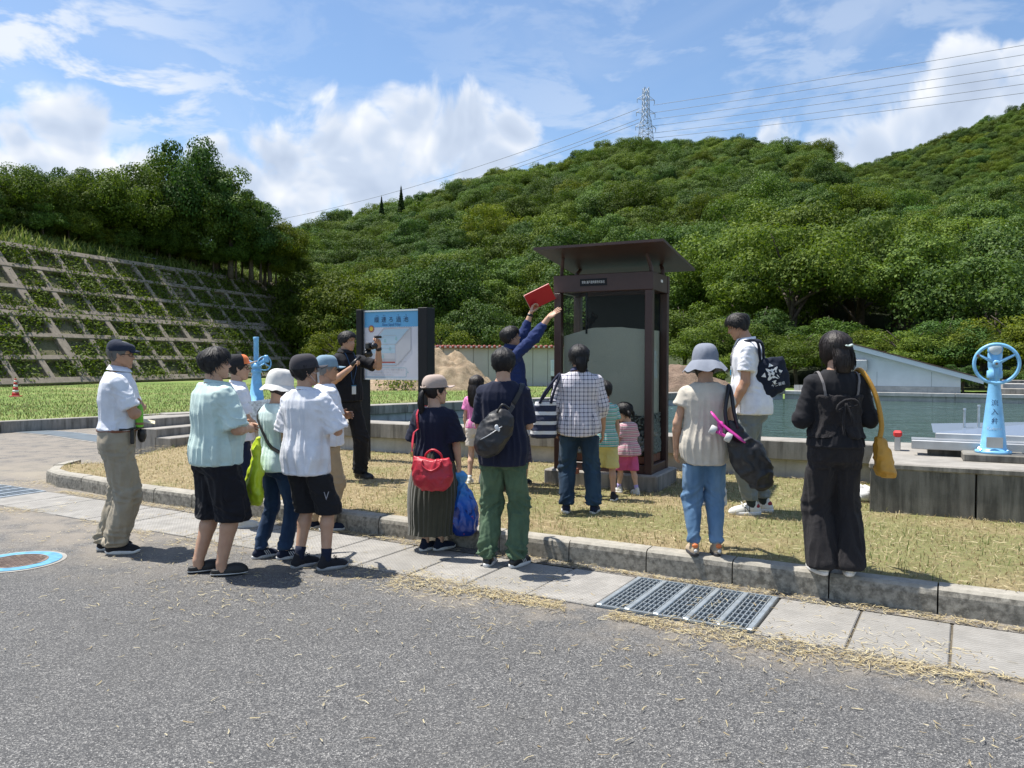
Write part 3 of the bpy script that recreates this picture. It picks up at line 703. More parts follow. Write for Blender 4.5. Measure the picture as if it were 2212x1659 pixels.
def conifer_mesh():
    n = 5200; h = RNG.random(n) ** .8; lay = np.floor(h * 15) / 15; rr = (1 - h) * 1.5 * (.55 + .45 * np.cos((h - lay) * 15 * 1.5)) ** 1 * RNG.uniform(.25, 1, n) ** .5
    a = RNG.uniform(0, 6.28, n); P = np.c_[rr * np.cos(a), rr * np.sin(a), h * 7.5 - .5 - rr * .25]
    V, F = leafcloud(P, .13, .6); me = mesh('conifer_crown', V, F); me.materials.append(M_CONI); return me
q = MB(); q.tube([(0, 0, -1.5), (0, 0, 3.5), (0, 0, 9.6)], [.2, .14, .03], 6); cme = q.me('trunk'); cme.materials.append(M_BARK)
CON = (conifer_mesh(), cme, 2.2, 1.5)
BIG = []
for i, (rx, rz, nl, op) in enumerate(((3.6, 3.6, 27000, .10), (3.2, 4.4, 27000, .14), (3.8, 3.2, 27000, .05), (2.6, 2.6, 16000, .0))):
    cm, C = crown_mesh('crown', rx, rz, [58, 60, 60, 44][i], nl, .085, M_LEAF if i != 2 else M_LEAFB, .7, op, .35)
    BIG.append((cm, trunk_mesh('trunk', 5, .26, C, 5.2, 14), 5.2, rx))
def tree(p, proto, x, y, z, sc, rz, label, group=None, squash=1, name='tree', cat='tree'):
    t = thing(name, label, cat, (x, y, z), rz, group); cm, tm, zc, r = proto
    c = obj('crown', cm, None, t); c.location = (0, 0, zc * sc); c.scale = (sc, sc, sc * squash)
    k = obj('trunk', tm, None, t); k.scale = (sc, sc, sc); return t
# hillside
def interp(x, tab): tab = np.array(tab, float); return np.interp(x, tab[:, 0], tab[:, 1])
RID = [(-1500, 600), (300, 560), (520, 540), (600, 505), (650, 482), (760, 455), (870, 432), (950, 398), (1060, 370), (1200, 350), (1280, 322), (1400, 303), (1560, 300), (1700, 308), (1765, 316), (1815, 360), (1900, 378), (1990, 415), (2100, 405), (2212, 378), (2500, 320), (3600, 300)]
FARR = [(-1500, 700), (1600, 520), (1750, 400), (1830, 365), (1900, 342), (2000, 310), (2100, 270), (2212, 225), (2400, 165), (3600, 120)]
def px_of(u): return (u * FPX + 512) * 2.16
def hill(x, y):
    u = x / np.maximum(y, 1); X = px_of(u)
    w1 = (360 - interp(X, RID) / 2.16) / FPX; w2 = (360 - interp(X, FARR) / 2.16) / FPX
    D0 = interp(X, [(-1500, 110), (300, 100), (700, 66), (1100, 60), (1500, 50), (1750, 40), (2212, 36), (3600, 36)])
    R1 = interp(X, [(-1500, 170), (700, 165), (1100, 190), (1450, 215), (1800, 205), (1950, 170), (2300, 150), (3600, 140)])
    t = np.clip((y - D0) / (R1 - D0), 0, 1.8)
    zR = np.maximum(w1 * R1 + 1.6 - 6.5, 2)
    z1 = zR * np.where(t < 1, t ** 1.12 * (1 - .0 * t), np.maximum(0, 1 - (t - 1) * 1.2)) 
    t2 = np.clip((y - 200) / 230, 0, 1.6); z2 = np.maximum(w2 * 430 + 1.6 - 8, -5) * np.where(t2 < 1, t2, np.maximum(0, 2 - t2))
    return np.maximum(z1, z2)
us = np.linspace(-1.6, 1.6, 110); ys = np.concatenate([np.linspace(34, 240, 60), np.linspace(250, 620, 24)])
U, Y = np.meshgrid(us, ys, indexing='ij'); XX = U * Y; Z = hill(XX.ravel(), Y.ravel()).reshape(U.shape)
sunk = np.where(Z < .25, -.6, 0)
V = np.c_[XX.ravel(), Y.ravel(), (Z + sunk).ravel()]; nr, nc = U.shape
i, j = np.meshgrid(np.arange(nr - 1), np.arange(nc - 1), indexing='ij'); a = (i * nc + j).ravel()[:, None]
tag(obj('hillside', mesh('hillside', V, np.hstack([a, a + nc, a + nc + 1, a + 1]), True), soil('forest_floor', (.018, .03, .01), (.04, .055, .018), .1)), kind='structure')
pts = []
def scatter(sp, y0, y1, umin, umax, cond=None):
    for y in np.arange(y0, y1, sp * .87):
        for x in np.arange(umin * y, umax * y, sp):
            px, py = x + random.uniform(-.42, .42) * sp, y + random.uniform(-.42, .42) * sp
            pts.append((px, py))
scatter(5.4, 36, 110, -.42, .86); scatter(6.0, 110, 222, -.42, .86)
P = np.array(pts); z = hill(P[:, 0], P[:, 1]); X = px_of(P[:, 0] / P[:, 1])
ok = (z > .45) & ~((P[:, 1] > interp(X, [(-1500, 176), (700, 171), (1100, 197), (1450, 222), (1800, 212), (1950, 177), (2300, 157), (3600, 150)])))
# keep clear of the buildings and the lattice
ok &= ~((P[:, 0] < 3) & (P[:, 1] < 52)) & ~((P[:, 0] < -3) & (P[:, 1] < 62)) & ~((P[:, 0] < 12) & (P[:, 1] < 42))
P, z = P[ok], z[ok]
pts = []; scatter(7.4, 215, 440, .12, .9); P2 = np.array(pts); z2 = hill(P2[:, 0], P2[:, 1]); X2 = px_of(P2[:, 0] / P2[:, 1])
w2 = (360 - interp(X2, FARR) / 2.16) / FPX
ok = z2 > (P2[:, 1] - 200) / 230 * .6 * w2 * 430 - 2; ok &= (X2 > 1700); P2, z2 = P2[ok], z2[ok]
order = np.argsort(P[:, 1]); P, z = P[order], z[order]
NT = 290
for i in range(min(NT, len(P))):
    x, y = P[i]; pr = PROTO[i % 6] if random.random() > .0 else CON
    tree(None, pr, x, y, z[i] - random.uniform(0, 1.6), random.uniform(.85, 1.35) * (1 + .1 * (pr is CON)), random.uniform(0, 6.28),
         'broadleaf tree standing in the lower part of the wooded hillside' if pr is not CON else 'dark conifer among the broadleaf trees of the hillside',
         'trees on the lower hillside' if pr is not CON else 'conifers on the hillside', random.uniform(.85, 1.15))
# the rest of the wood: one object of instances
def wood(name, P, z, sc0, sc1, label):
    me = bpy.data.meshes.new(name); me.vertices.add(len(P)); me.vertices.foreach_set('co', np.c_[P, z].astype(np.float32).ravel())
    n = len(P)
    for nm, dt, val in (('sc', 'FLOAT', RNG.uniform(sc0, sc1, n)), ('rot', 'FLOAT', RNG.uniform(0, 6.28, n)), ('pick', 'INT', np.where(RNG.random(n) < .0, 6, RNG.integers(0, 6, n)))):
        at_ = me.attributes.new(nm, dt, 'POINT'); at_.data.foreach_set('value', val.astype(np.int32 if dt == 'INT' else np.float32))
    o = obj(name, me); tag(o, label, 'forest', kind='stuff')
    ng = bpy.data.node_groups.new(name, 'GeometryNodeTree'); ng.interface.new_socket('Geometry', in_out='INPUT', socket_type='NodeSocketGeometry'); ng.interface.new_socket('Geometry', in_out='OUTPUT', socket_type='NodeSocketGeometry')
    N = ng.nodes; Lk = ng.links; gi = N.new('NodeGroupInput'); go = N.new('NodeGroupOutput'); jn = N.new('GeometryNodeJoinGeometry')
    def attr(nm, dt):
        a = N.new('GeometryNodeInputNamedAttribute'); a.data_type = dt; a.inputs[0].default_value = nm; return a.outputs[0]
    for k, pr in enumerate(PROTO + [CON]):
        po = bpy.data.objects.new('crown_source', pr[0])
        inf = N.new('GeometryNodeObjectInfo'); inf.inputs[0].default_value = po; inf.inputs['As Instance'].default_value = True
        cmp_ = N.new('FunctionNodeCompare'); cmp_.data_type = 'INT'; cmp_.operation = 'EQUAL'
        Lk.new(attr('pick', 'INT'), cmp_.inputs[2]); cmp_.inputs[3].default_value = k
        ip = N.new('GeometryNodeInstanceOnPoints'); Lk.new(gi.outputs[0], ip.inputs['Points']); Lk.new(cmp_.outputs[0], ip.inputs['Selection'])
        Lk.new(inf.outputs['Geometry'], ip.inputs['Instance'])
        cx = N.new('ShaderNodeCombineXYZ'); Lk.new(attr('rot', 'FLOAT'), cx.inputs[2]); Lk.new(cx.outputs[0], ip.inputs['Rotation'])
        Lk.new(attr('sc', 'FLOAT'), ip.inputs['Scale']); Lk.new(ip.outputs[0], jn.inputs[0])
    Lk.new(jn.outputs[0], go.inputs[0]); md = o.modifiers.new('wood', 'NODES'); md.node_group = ng; return o
wood('hillside_forest', P[NT:], z[NT:] + RNG.uniform(2.2, 4.6, len(P) - NT), .85, 1.4, 'dense broadleaf forest covering the upper hillside')
wood('far_ridge_forest', P2, z2 + 4.5, 1.25, 1.8, 'dense forest covering the far ridge behind the pylon hill')
# big trees along the top of the embankment: picture x, depth, base y, top y
def toptree(px, D, yb, yt, proto, label, wide=1, bri=False):
    x = (px / 2.16 - 512) / FPX * D; zb = CAM_H + (360 - yb / 2.16) / FPX * D; zt = CAM_H + (360 - yt / 2.16) / FPX * D
    pr = BIG[proto]; full = pr[2] + [3.6, 4.4, 3.2, 2.6][proto]; sc = (zt - zb) / full
    t = tree(None, pr, x, D, zb, sc, random.uniform(0, 6.28), label, 'trees along the top of the embankment')
    for c in t.children:
        if c.name.startswith('crown'): c.scale.x *= wide; c.scale.y *= wide; c.scale.z *= 1.5; c.location.z *= .68
LT = 'leafy tree in the row along the top of the embankment'
for a in [(-60, 52, 545, 352, 0), (40, 54, 545, 350, 2), (95, 57, 540, 352, 3), (150, 55, 540, 372, 2), (205, 60, 545, 370, 0), (255, 57, 560, 362, 2), (310, 60, 560, 365, 0),
          (350, 66, 560, 345, 1), (500, 60, 610, 378, 1), (545, 62, 625, 432, 0), (585, 64, 640, 462, 2), (470, 66, 600, 400, 2), (-20, 62, 540, 380, 1), (180, 66, 530, 390, 1), (620, 70, 660, 520, 3)]:
    px, D, yb, yt, pr = a; toptree(px, D * .3 + .7 * (54 + px * .034), 492 + px * .17, yt, pr, LT, 1.25)
for k, px in enumerate(range(-70, 640, 24)):
    yb = 506 + px * .165; toptree(px + random.uniform(-12, 12), 51 + random.uniform(0, 2) + px * .034, yb, yb - random.uniform(45, 100), random.choice((0, 2, 3)), 'round dark bush in the undergrowth beneath the embankment trees', 1.5)
toptree(420, 67, 565, 307, 0, 'tallest tree rising above the row on the embankment', 1.0)
toptree(390, 69, 560, 335, 2, LT, .9)
for a in [(690, 74, 740, 560, 2), (720, 70, 800, 585, 2), (745, 70, 815, 620, 2), (780, 68, 830, 690, 3), (700, 66, 815, 700, 3), (735, 62, 832, 705, 2), (830, 66, 838, 650, 0), (880, 60, 838, 720, 3), (960, 58, 838, 690, 2), (1040, 60, 838, 650, 0), (1120, 58, 838, 700, 2), (1190, 60, 838, 690, 3)]:
    toptree(*a[:5], 'bushy bright green tree at the foot of the hill beside the embankment', 1.25)
for px, D, yb, yt in ((868, 150, 500, 402), (826, 146, 505, 424), (1056, 100, 640, 550), (905, 152, 490, 425), (1162, 185, 400, 352)):
    x = (px / 2.16 - 512) / FPX * D; zb = CAM_H + (360 - yb / 2.16) / FPX * D; zt = CAM_H + (360 - yt / 2.16) / FPX * D; tree(None, CON, x, D, zb, (zt - zb) / 9.6, 0, 'dark pointed conifer standing out among the broadleaf trees of the hill', 'conifers on the hillside')
# trees and bushes just behind the basin on the right
for a in [(1480, 46, 838, 640, 0), (1560, 42, 845, 655, 2), (1640, 44, 842, 640, 0), (1720, 40, 850, 690, 2), (1800, 42, 850, 660, 0), (1880, 40, 850, 680, 2), (1960, 38, 855, 680, 2), (2040, 38, 856, 660, 0), (2120, 37, 858, 670, 2), (2200, 36, 860, 640, 2), (2290, 36, 862, 650, 0), (1600, 38, 850, 740, 3), (1840, 36, 855, 760, 3), (2080, 34, 862, 765, 3), (2170, 33, 866, 770, 3), (1960, 35, 858, 770, 3), (1520, 40, 850, 760, 3), (2250, 32, 870, 760, 3)]:
    px, D, yb, yt, pr = a
    x = (px / 2.16 - 512) / FPX * D; zt = CAM_H + (360 - yt / 2.16) / FPX * D
    sc = (zt - 0) / (BIG[pr][2] + [3.6, 4.4, 3.2, 2.6][pr]); t = tree(None, BIG[pr], x, D, -.2, sc, random.uniform(0, 6.28), 'spreading green tree at the foot of the hill behind the basin', 'trees behind the basin')
    for c in t.children:
        if c.name.startswith('crown'): c.scale.x *= 1.35; c.scale.y *= 1.35; c.location.z *= .82
# ------------------------------------------------------------------ structures and objects
def glass_mat(name, tint=(.80, .90, .86), refl=.9):
    m, b, bs, o = mat(name); t = b.n('ShaderNodeBsdfTransparent'); b.put(t.inputs[0], tint); g = b.n('ShaderNodeBsdfGlossy'); g.inputs['Roughness'].default_value = .01
    fr = b.n('ShaderNodeFresnel'); fr.inputs[0].default_value = 1.5; mx = b.n('ShaderNodeMixShader')
    b.put(mx.inputs[0], b.math('MULTIPLY', fr.outputs[0], refl)); b.L.new(t.outputs[0], mx.inputs[1]); b.L.new(g.outputs[0], mx.inputs[2]); b.L.new(mx.outputs[0], o.inputs[0]); return m
M_GLASS = glass_mat('display_glass', (.88, .93, .90), .22)
BROWN = plain('brown_painted_steel', (.055, .026, .022), .45, var=.12, vscale=5, bump=(30, .1))
BLACKM = plain('black_painted_metal', (.008, .009, .012), .6, var=.1, spec=.3)
def pvar(name, c0, c1, sc, rough=.9, bump=.5, bd=.01):
    m, b, bs, o = mat(name); P = b.n('ShaderNodeNewGeometry'); n = b.noise(P.outputs['Position'], sc, 5, .7)
    b.put(bs.inputs['Base Color'], b.mix(b.math('ADD', b.math('MULTIPLY', n, .5), b.math('MULTIPLY', P.outputs['Random Per Island'], .5)), c0, c1)); bs.inputs['Roughness'].default_value = rough
    b.put(bs.inputs['Normal'], b.bump(n, bump, bd)); return m
SANDG = pvar('filter_sand', (.24, .235, .20), (.50, .48, .42), 85, bump=.6, bd=.006)
PEB = pvar('pebbles', (.10, .11, .105), (.30, .31, .30), 30)
BRICKM = pvar('brick', (.20, .075, .05), (.30, .12, .085), 20)
# --- kiosk
kc = np.array([.53, 9.14]) * .5 + np.array([1.52, 8.70]) * .5 + E2[:2] * .30
K = thing('display_kiosk', 'tall brown steel kiosk with glass panes showing layers of sand and gravel', 'kiosk', (kc[0], kc[1], 0), SITE)
w2, d2, z0, z1 = .54, .30, .335, 2.37
pl = thing('plinth', 'low weathered concrete plinth under the brown kiosk', 'plinth', (kc[0], kc[1], 0), SITE)
MB().box((-.005, .0, .235), (1.34, .84, .21), bev=.015).build('block', M_WALL, pl)
for sx in (-1, 1):
    for sy in (-1, 1): MB().box((sx * w2, sy * d2, (z0 + z1) / 2), (.085, .085, z1 - z0), bev=.006).build('post', BROWN, K)
for sy in (-1, 1):
    MB().box((0, sy * (d2 + .004), z1 + .10), (2 * w2 + .10, .075, .20), bev=.006).build('beam', BROWN, K)
    MB().box((0, sy * d2, z0 + .05), (2 * w2 - .086, .07, .10), bev=.005).build('rail', BROWN, K)
for sx in (-1, 1):
    MB().box((sx * (w2 + .004), 0, z1 + .10), (.075, 2 * d2 - .072, .198), bev=.006).build('beam', BROWN, K)
    MB().box((sx * w2, 0, z0 + .05), (.07, 2 * d2 - .086, .10), bev=.005).build('rail', BROWN, K)
rf = MB(); X0, X1, Y0, Y1 = -w2 - .13, w2 + .27, -d2 - .42, d2 + .34
def rz_(y): return 2.825 + (2.655 - 2.825) * (y - Y0) / (Y1 - Y0)
V = [(X0, Y0, rz_(Y0)), (X1, Y0, rz_(Y0)), (X1, Y1, rz_(Y1)), (X0, Y1, rz_(Y1))]
rf.add(V + [(x, y, z + .028) for x, y, z in V], [(3, 2, 1, 0), (4, 5, 6, 7), (0, 1, 5, 4), (1, 2, 6, 5), (2, 3, 7, 6), (3, 0, 4, 7)])
roof = rf.build('roof', BROWN, K)
for sx in (-1, 1):
    for sy in (-1, 1):
        x, y = sx * w2, sy * d2 * .75
        MB().tube([(x, y, z1 + .19), (x * .98, y * 1.05, z1 + .27), (x * .92, y * 1.25, rz_(y * 1.25) + .005)], [.022, .024, .02], 8).build('strut', BROWN, roof)
for nm, V in (('front', [(-w2, -d2 + .01, z0 + .1), (w2, -d2 + .01, z0 + .1), (w2, -d2 + .01, z1), (-w2, -d2 + .01, z1)]), ('right', [(w2 - .01, -d2, z0 + .1), (w2 - .01, d2, z0 + .1), (w2 - .01, d2, z1), (w2 - .01, -d2, z1)]),
              ('left', [(-w2 + .01, -d2, z0 + .1), (-w2 + .01, d2, z0 + .1), (-w2 + .01, d2, z1), (-w2 + .01, -d2, z1)])):
    obj('pane', mesh('pane', V, [(0, 1, 2, 3)]), M_GLASS, K)
MB().box((.04, d2 - .012, (z0 + z1) / 2 + .1), (2 * w2 - .17, .02, z1 - z0 - .2)).build('back_panel', BLACKM, K)
obj('pane', mesh('pane', [(-w2, d2 - .002, z0 + .1), (-w2 + .3, d2 - .002, z0 + .1), (-w2 + .3, d2 - .002, z1), (-w2, d2 - .002, z1)], [(0, 1, 2, 3)]), M_GLASS, K)
MB().box((-w2 + .33, -d2 + .035, (1.9 + z1) / 2), (.02, .02, z1 - 1.9)).build('divider', BLACKM, K)
# sand body with a domed top
nx, ny = 26, 14; a_, b_ = w2 - .05, d2 - .035
gx, gy = np.meshgrid(np.linspace(-a_, a_, nx), np.linspace(-b_, b_, ny), indexing='ij')
gz = 1.965 - .10 * np.clip((-gx - .12) / .4, 0, 1) ** 1.3 - .03 * np.clip((gx - .2) / .3, 0, 1) + .006 * fbm(np.c_[gx.ravel() * 6, gy.ravel() * 6, gy.ravel() * 0], 3).reshape(gx.shape)
def solid_column(z_bot, top, name, m, parent):
    V = np.concatenate([np.c_[gx.ravel(), gy.ravel(), top.ravel()], np.c_[gx.ravel(), gy.ravel(), np.full(gx.size, z_bot)]]); n = gx.size; F = []
    for i in range(nx - 1):
        for j in range(ny - 1):
            q = i * ny + j; F.append((q, q + ny, q + ny + 1, q + 1))
    ring = [(i, 0) for i in range(nx)] + [(nx - 1, j) for j in range(1, ny)] + [(i, ny - 1) for i in range(nx - 2, -1, -1)] + [(0, j) for j in range(ny - 2, 0, -1)]
    ids = [i * ny + j for i, j in ring]
    for k in range(len(ids)): p, q = ids[k], ids[(k + 1) % len(ids)]; F.append((p, p + n, q + n, q))
    return obj(name, mesh(name, V, F), m, parent)
solid_column(.98, gz, 'sand', SANDG, K)
solid_column(.535, np.full(gx.shape, .981), 'gravel_core', plain('dark_gravel', (.06, .062, .06), .95), K)
def pebble_mesh(n, box, r0, r1, name, m, parent):
    ico = [(0, 0, 1), (.9, 0, .3), (.28, .85, .3), (-.72, .53, .3), (-.72, -.53, .3), (.28, -.85, .3), (.72, .53, -.35), (-.28, .85, -.35), (-.9, 0, -.35), (-.28, -.85, -.35), (.72, -.53, -.35), (0, 0, -1)]
    fc = [(0, 1, 2), (0, 2, 3), (0, 3, 4), (0, 4, 5), (0, 5, 1), (1, 6, 2), (2, 6, 7), (2, 7, 3), (3, 7, 8), (3, 8, 4), (4, 8, 9), (4, 9, 5), (5, 9, 10), (5, 10, 1), (1, 10, 6), (11, 7, 6), (11, 8, 7), (11, 9, 8), (11, 10, 9), (11, 6, 10)]
    ico = np.array(ico); V = []; F = []
    for k in range(n):
        t = RNG.random(); r = r0 + (r1 - r0) * t; z = box[4] + (box[5] - box[4]) * (1 - t) + RNG.normal() * .02; z = min(max(z, box[4] + r * .6), box[5])
        if RNG.random() < .62: x, y = RNG.uniform(box[0], box[1]), box[2]
        else: x, y = box[1], RNG.uniform(box[2], box[3])
        s = r * RNG.uniform(.7, 1.2, 3); a = RNG.uniform(0, 6.28); c, sn = math.cos(a), math.sin(a)
        v = ico * s; v = np.c_[v[:, 0] * c - v[:, 2] * sn, v[:, 1], v[:, 0] * sn + v[:, 2] * c]
        V.append(v + np.array([x, y, z])); F += [tuple(i + 12 * k for i in f) for f in fc]
    return tag(obj(name, mesh(name, np.concatenate(V), F, True), m, parent), kind='stuff')
pebble_mesh(1500, (-a_, a_ + .012, -b_ - .012, b_, .535, .99), .009, .030, 'pebbles', PEB, K)
for i in range(6):
    MB().box((-.42 + .168 * i, -d2 + .06, .487), (.16, .06, .085), bev=.004).build('brick', BRICKM, K)
for i in range(3): MB().box((w2 - .045, -.18 + .165 * i, .487), (.05, .155, .085), bev=.004).build('brick', BRICKM, K)
MB().box((0, .03, .48), (2 * w2 - .22, .4, .1)).build('floor_block', plain('dark_base', (.03, .022, .02), .9), K)
MB().box((-.28, -d2 - .30, .37), (.21, .10, .065), bev=.005, rz=.25).build('brick', BRICKM, pl)
# maker's plate
npl = MB().box((-.10, -d2 - .0445, z1 + .105), (.32, .006, .08)).build('name_plate', BLACKM, K)
WHITEP = plain('white_print', (.75, .75, .74), .7)
t = obj('lettering', text_mesh('寄贈 瀬戸建興業株式会社', .036), WHITEP, npl); t.rotation_euler = (R(90), 0, 0); t.location = (-.10, -d2 - .0495, z1 + .105); t.scale = (.68, 1, 1)
MB().box((w2 + .044, .02, z1 + .12), (.006, .07, .03)).build('plate', WHITEP, K)
# --- information board
SR = np.array([-1.265, 10.75]); SW, SZ0, SZ1 = .933, 1.335, 2.285
sb = thing('information_board', 'information board on two black posts explaining the slow sand filter pond', 'sign', (SR[0], SR[1], 0), SITE)
for x, wd in ((-SW - .055, .10), (.075, .15)): MB().box((x, .07, (.10 + 2.31) / 2), (wd, .20, 2.21), bev=.006).build('post', BLACKM, sb)
ALU = plain('aluminium', (.62, .63, .65), .35, .8)
bw = plain('panel_white', (.66, .67, .74), .45); bb_ = plain('panel_blue', (.12, .40, .70), .45); bd_ = plain('print_navy', (.02, .03, .08), .6); lb_ = plain('print_light_blue', (.44, .60, .72), .5); gr_ = plain('print_grey', (.45, .46, .50), .5); lg_ = plain('print_pale_grey', (.55, .56, .60), .5); rd_ = plain('print_red', (.38, .07, .05), .5); tea = plain('print_teal', (.30, .52, .56), .5)
pn = MB().box((-SW / 2, .055, (SZ0 + SZ1) / 2), (SW, .05, SZ1 - SZ0)).build('panel', bw, sb)
fr = MB()
for z in (SZ0, SZ1): fr.box((-SW / 2, .05, z), (SW + .02, .075, .022))
for x in (-SW, 0): fr.box((x, .051, (SZ0 + SZ1) / 2), (.018, .073, SZ1 - SZ0 - .022))
fr.build('frame', ALU, sb)
def sq(u, v): return (-SW + u * SW, SZ1 - v * (SZ1 - SZ0))       # panel fractions, v down
layer = [0]
def flat(name, pts, m, holes=None, lift=None):
    layer[0] += 1; y = .0285 - .0006 * (lift if lift is not None else layer[0])
    V = [(sq(u, v)[0], y, sq(u, v)[1]) for u, v in pts]; return obj(name, mesh(name, V, [tuple(range(len(V)))]), m, pn)
scal = [(0.01, .012), (.99, .012)] + [(.99 - .98 * i / 48, .235 + (.008 if i % 2 else 0)) for i in range(49)]
flat('title_band', scal, bb_, lift=1)
def line(pts, w, m, name='line'):
    P = np.array([sq(*p) for p in pts]); V = []; F = []
    for i in range(len(P) - 1):
        d = P[i + 1] - P[i]; L = np.linalg.norm(d); d /= L; n = np.array([-d[1], d[0]]) * w / 2; k = len(V)
        V += [(*(P[i] - n),), (*(P[i] + n),), (*(P[i + 1] + n),), (*(P[i + 1] - n),)]; F.append((k, k + 1, k + 2, k + 3))
    layer[0] += 1
    return obj(name, mesh(name, [(x, .0235 - .0002 * (layer[0] % 8), z) for x, z in V], F), m, pn)
flat('water_face', [(.13, .50), (.56, .50), (.56, .62), (.13, .62)], lb_, lift=2)
flat('water_top', [(.13, .50), (.37, .27), (.80, .27), (.56, .50)], lb_, lift=2)
flat('sand_layer', [(.13, .62), (.56, .62), (.56, .70), (.13, .70)], lg_, lift=2)
flat('gravel_layer', [(.13, .70), (.56, .70), (.56, .745), (.13, .745)], gr_, lift=2)
flat('brick_layer', [(.13, .745), (.56, .745), (.56, .765), (.13, .765)], rd_, lift=2)
flat('outlet_layer', [(.13, .775), (.56, .775), (.56, .79), (.13, .79)], lb_, lift=2)
flat('side_face', [(.575, .48), (.84, .26), (.84, .56), (.60, .79), (.575, .79)], lg_, lift=2)
line([(.115, .49), (.36, .255), (.84, .25), (.575, .49), (.115, .49), (.115, .80), (.59, .80), (.84, .565), (.84, .25)], .008, gr_, 'tank_outline')
line([(.13, .55), (.56, .55)], .004, gr_); line([(.17, .53), (.37, .36), (.58, .36)], .004, gr_)
for u, v in ((.38, .44), (.58, .41), (.25, .58), (.47, .56), (.34, .67)): flat('flow_arrow', [(u - .012, v - .03), (u + .012, v - .03), (u + .012, v), (u + .028, v), (u, v + .03), (u - .028, v), (u - .012, v)], tea, lift=5)
line([(.04, .86), (.04, .97), (.74, .97), (.76, .955), (.76, .91), (.80, .90), (.76, .885), (.76, .85), (.74, .835), (.04, .835)], .006, tea, 'speech_box')
a = np.linspace(0, 2 * np.pi, 25)[:-1]; flat('sun_rays', [(.13 + (.062 if i % 2 else .042) * math.cos(t), .26 + (.062 if i % 2 else .042) * math.sin(t)) for i, t in enumerate(a)], rd_, lift=6)
flat('sun_disc', [(.13 + .034 * math.cos(t), .26 + .034 * math.sin(t)) for t in a], plain('print_yellow', (.75, .52, .06), .5), lift=8)
def print_(s, u, v, size, m, sx=1):
    o = obj('lettering', text_mesh(s, size), m, pn); x, z = sq(u, v); o.rotation_euler = (R(90), 0, 0); o.location = (x, .0215, z); o.scale = (sx, 1, 1)
for s, u in (('緩', .23), ('速', .36), ('ろ', .49), ('過', .625), ('池', .755)): print_(s, u, .135, .085, bd_)
for s, u in (('かん', .24), ('そく', .37), ('か', .625), ('ち', .76)): print_(s, u, .07, .026, bd_)
print_('Slow Sand Filter', .50, .205, .054, plain('print_blue_text', (.02, .10, .30), .6), .9)
print_('表面から砂の層をゆっくりとした速さで通ります', .39, .868, .032, gr_, .88); print_('通った水は砂の働きできれいになります。', .37, .905, .032, gr_, .88); print_('たて42m×よこ22m×ふかさ2.1m', .33, .943, .032, gr_, .85)
print_('ろ過砂・砂利', .69, .745, .022, gr_)
# --- right-hand chamber with the inflow valve
CB = thing('valve_chamber', 'dark stained concrete chamber with a steel cover beside the basin', 'chamber')
for i, (sa, sb_) in enumerate(((-.30, .56), (.575, 1.65), (1.665, 2.8), (2.815, 4.2))):
    MB().box((0, 0, .31), (sb_ - sa, .12, .56), bev=.008).build('panel', M_BOX, CB, loc=site((sa + sb_) / 2, 8.21), rz=SITE)
MB().box((0, 0, .31), (.12, 1.66, .558), bev=.008).build('panel', M_BOX, CB, loc=site(-.24, 9.10), rz=SITE)
MB().box((0, 0, .605), (4.54, 1.84, .06), bev=.012).build('top_slab', M_WALL, CB, loc=site(1.96, 9.06), rz=SITE)
MB().box((0, 0, .665), (3.9, 1.0, .07), bev=.006).build('kerb_block', M_BOX, CB, loc=site(2.15, 9.55), rz=SITE)
cv = thing('basin_cover', 'aluminium framed cover with a bluish ridged panel on the concrete chamber', 'cover', site(2.1, 9.5, .70), SITE)
ALB = plain('dull_aluminium', (.50, .51, .52), .38, .7, var=.1)
MB().box((0, -.52, .045), (4.1, .05, .09), bev=.006).build('frame_rail', ALB, cv); MB().box((.12, -.28, .11), (3.9, .05, .08), bev=.006).build('frame_rail', ALB, cv)
MB().box((0, -.39, .092), (4.1, .22, .012)).build('tray', ALB, cv)
PC = plain('bluish_cover_sheet', (.16, .20, .27), .25, .0)
obj('ridge_panel', mesh('ridge_panel', [(-1.85, -.25, .15), (2, -.25, .15), (2, .55, .19), (-.65, .55, .25), (-1.85, .5, .19)], [(0, 1, 3, 4), (1, 2, 3)]), PC, cv)
for x, h in ((-1.55, .22), (-1.42, .26)): MB().lathe([(.012, 0), (.012, h - .02), (.017, h - .015), (.014, h)], 10, (x, .1, .17)).build('pin', STEEL, cv)
rp = thing('marker_post', 'short grey post with a red cap on the corner of the concrete chamber', 'post', site(-.08, 9.35, .635), SITE)
MB().box((0, 0, .075), (.06, .06, .15), bev=.006).build('post', ALB, rp); MB().box((0, .03, .178), (.085, .15, .06), bev=.015).build('cap', plain('red_plastic', (.62, .03, .03), .4), rp)
VBLUE = plain('valve_blue', (.20, .48, .76), .38, var=.14, vscale=9, bump=(25, .12), coat=.2)
def ring(r, tr, c, axis='Y', n=40, m=10):
    a = np.linspace(0, 2 * np.pi, n, endpoint=False)
    P = np.c_[r * np.cos(a), a * 0, r * np.sin(a)] if axis == 'Y' else np.c_[a * 0, r * np.cos(a), r * np.sin(a)]
    return tube(P + np.array(c), tr, m, True, up=(0, 1, 0) if axis == 'Y' else (1, 0, 0))
vp = np.array([.611 * 7.55, 7.55])
VV = thing('inflow_valve', 'light blue inflow valve pedestal with a handwheel on the concrete chamber', 'valve', (vp[0], vp[1], .635), SITE)
MB().box((.0, .0, .035), (.52, .34, .08), bev=.012).build('pad', M_BOX, VV)
MB().lathe([(.155, .075), (.155, .10), (.125, .105), (.112, .13), (.046, .78), (.046, .80)], 28).build('pedestal', VBLUE, VV, True)
MB().lathe([(.062, .79), (.066, .80), (.066, .86), (.05, .87), (.058, .90), (.062, 1.02), (.05, 1.06)], 24).build('gear_housing', VBLUE, VV, True)
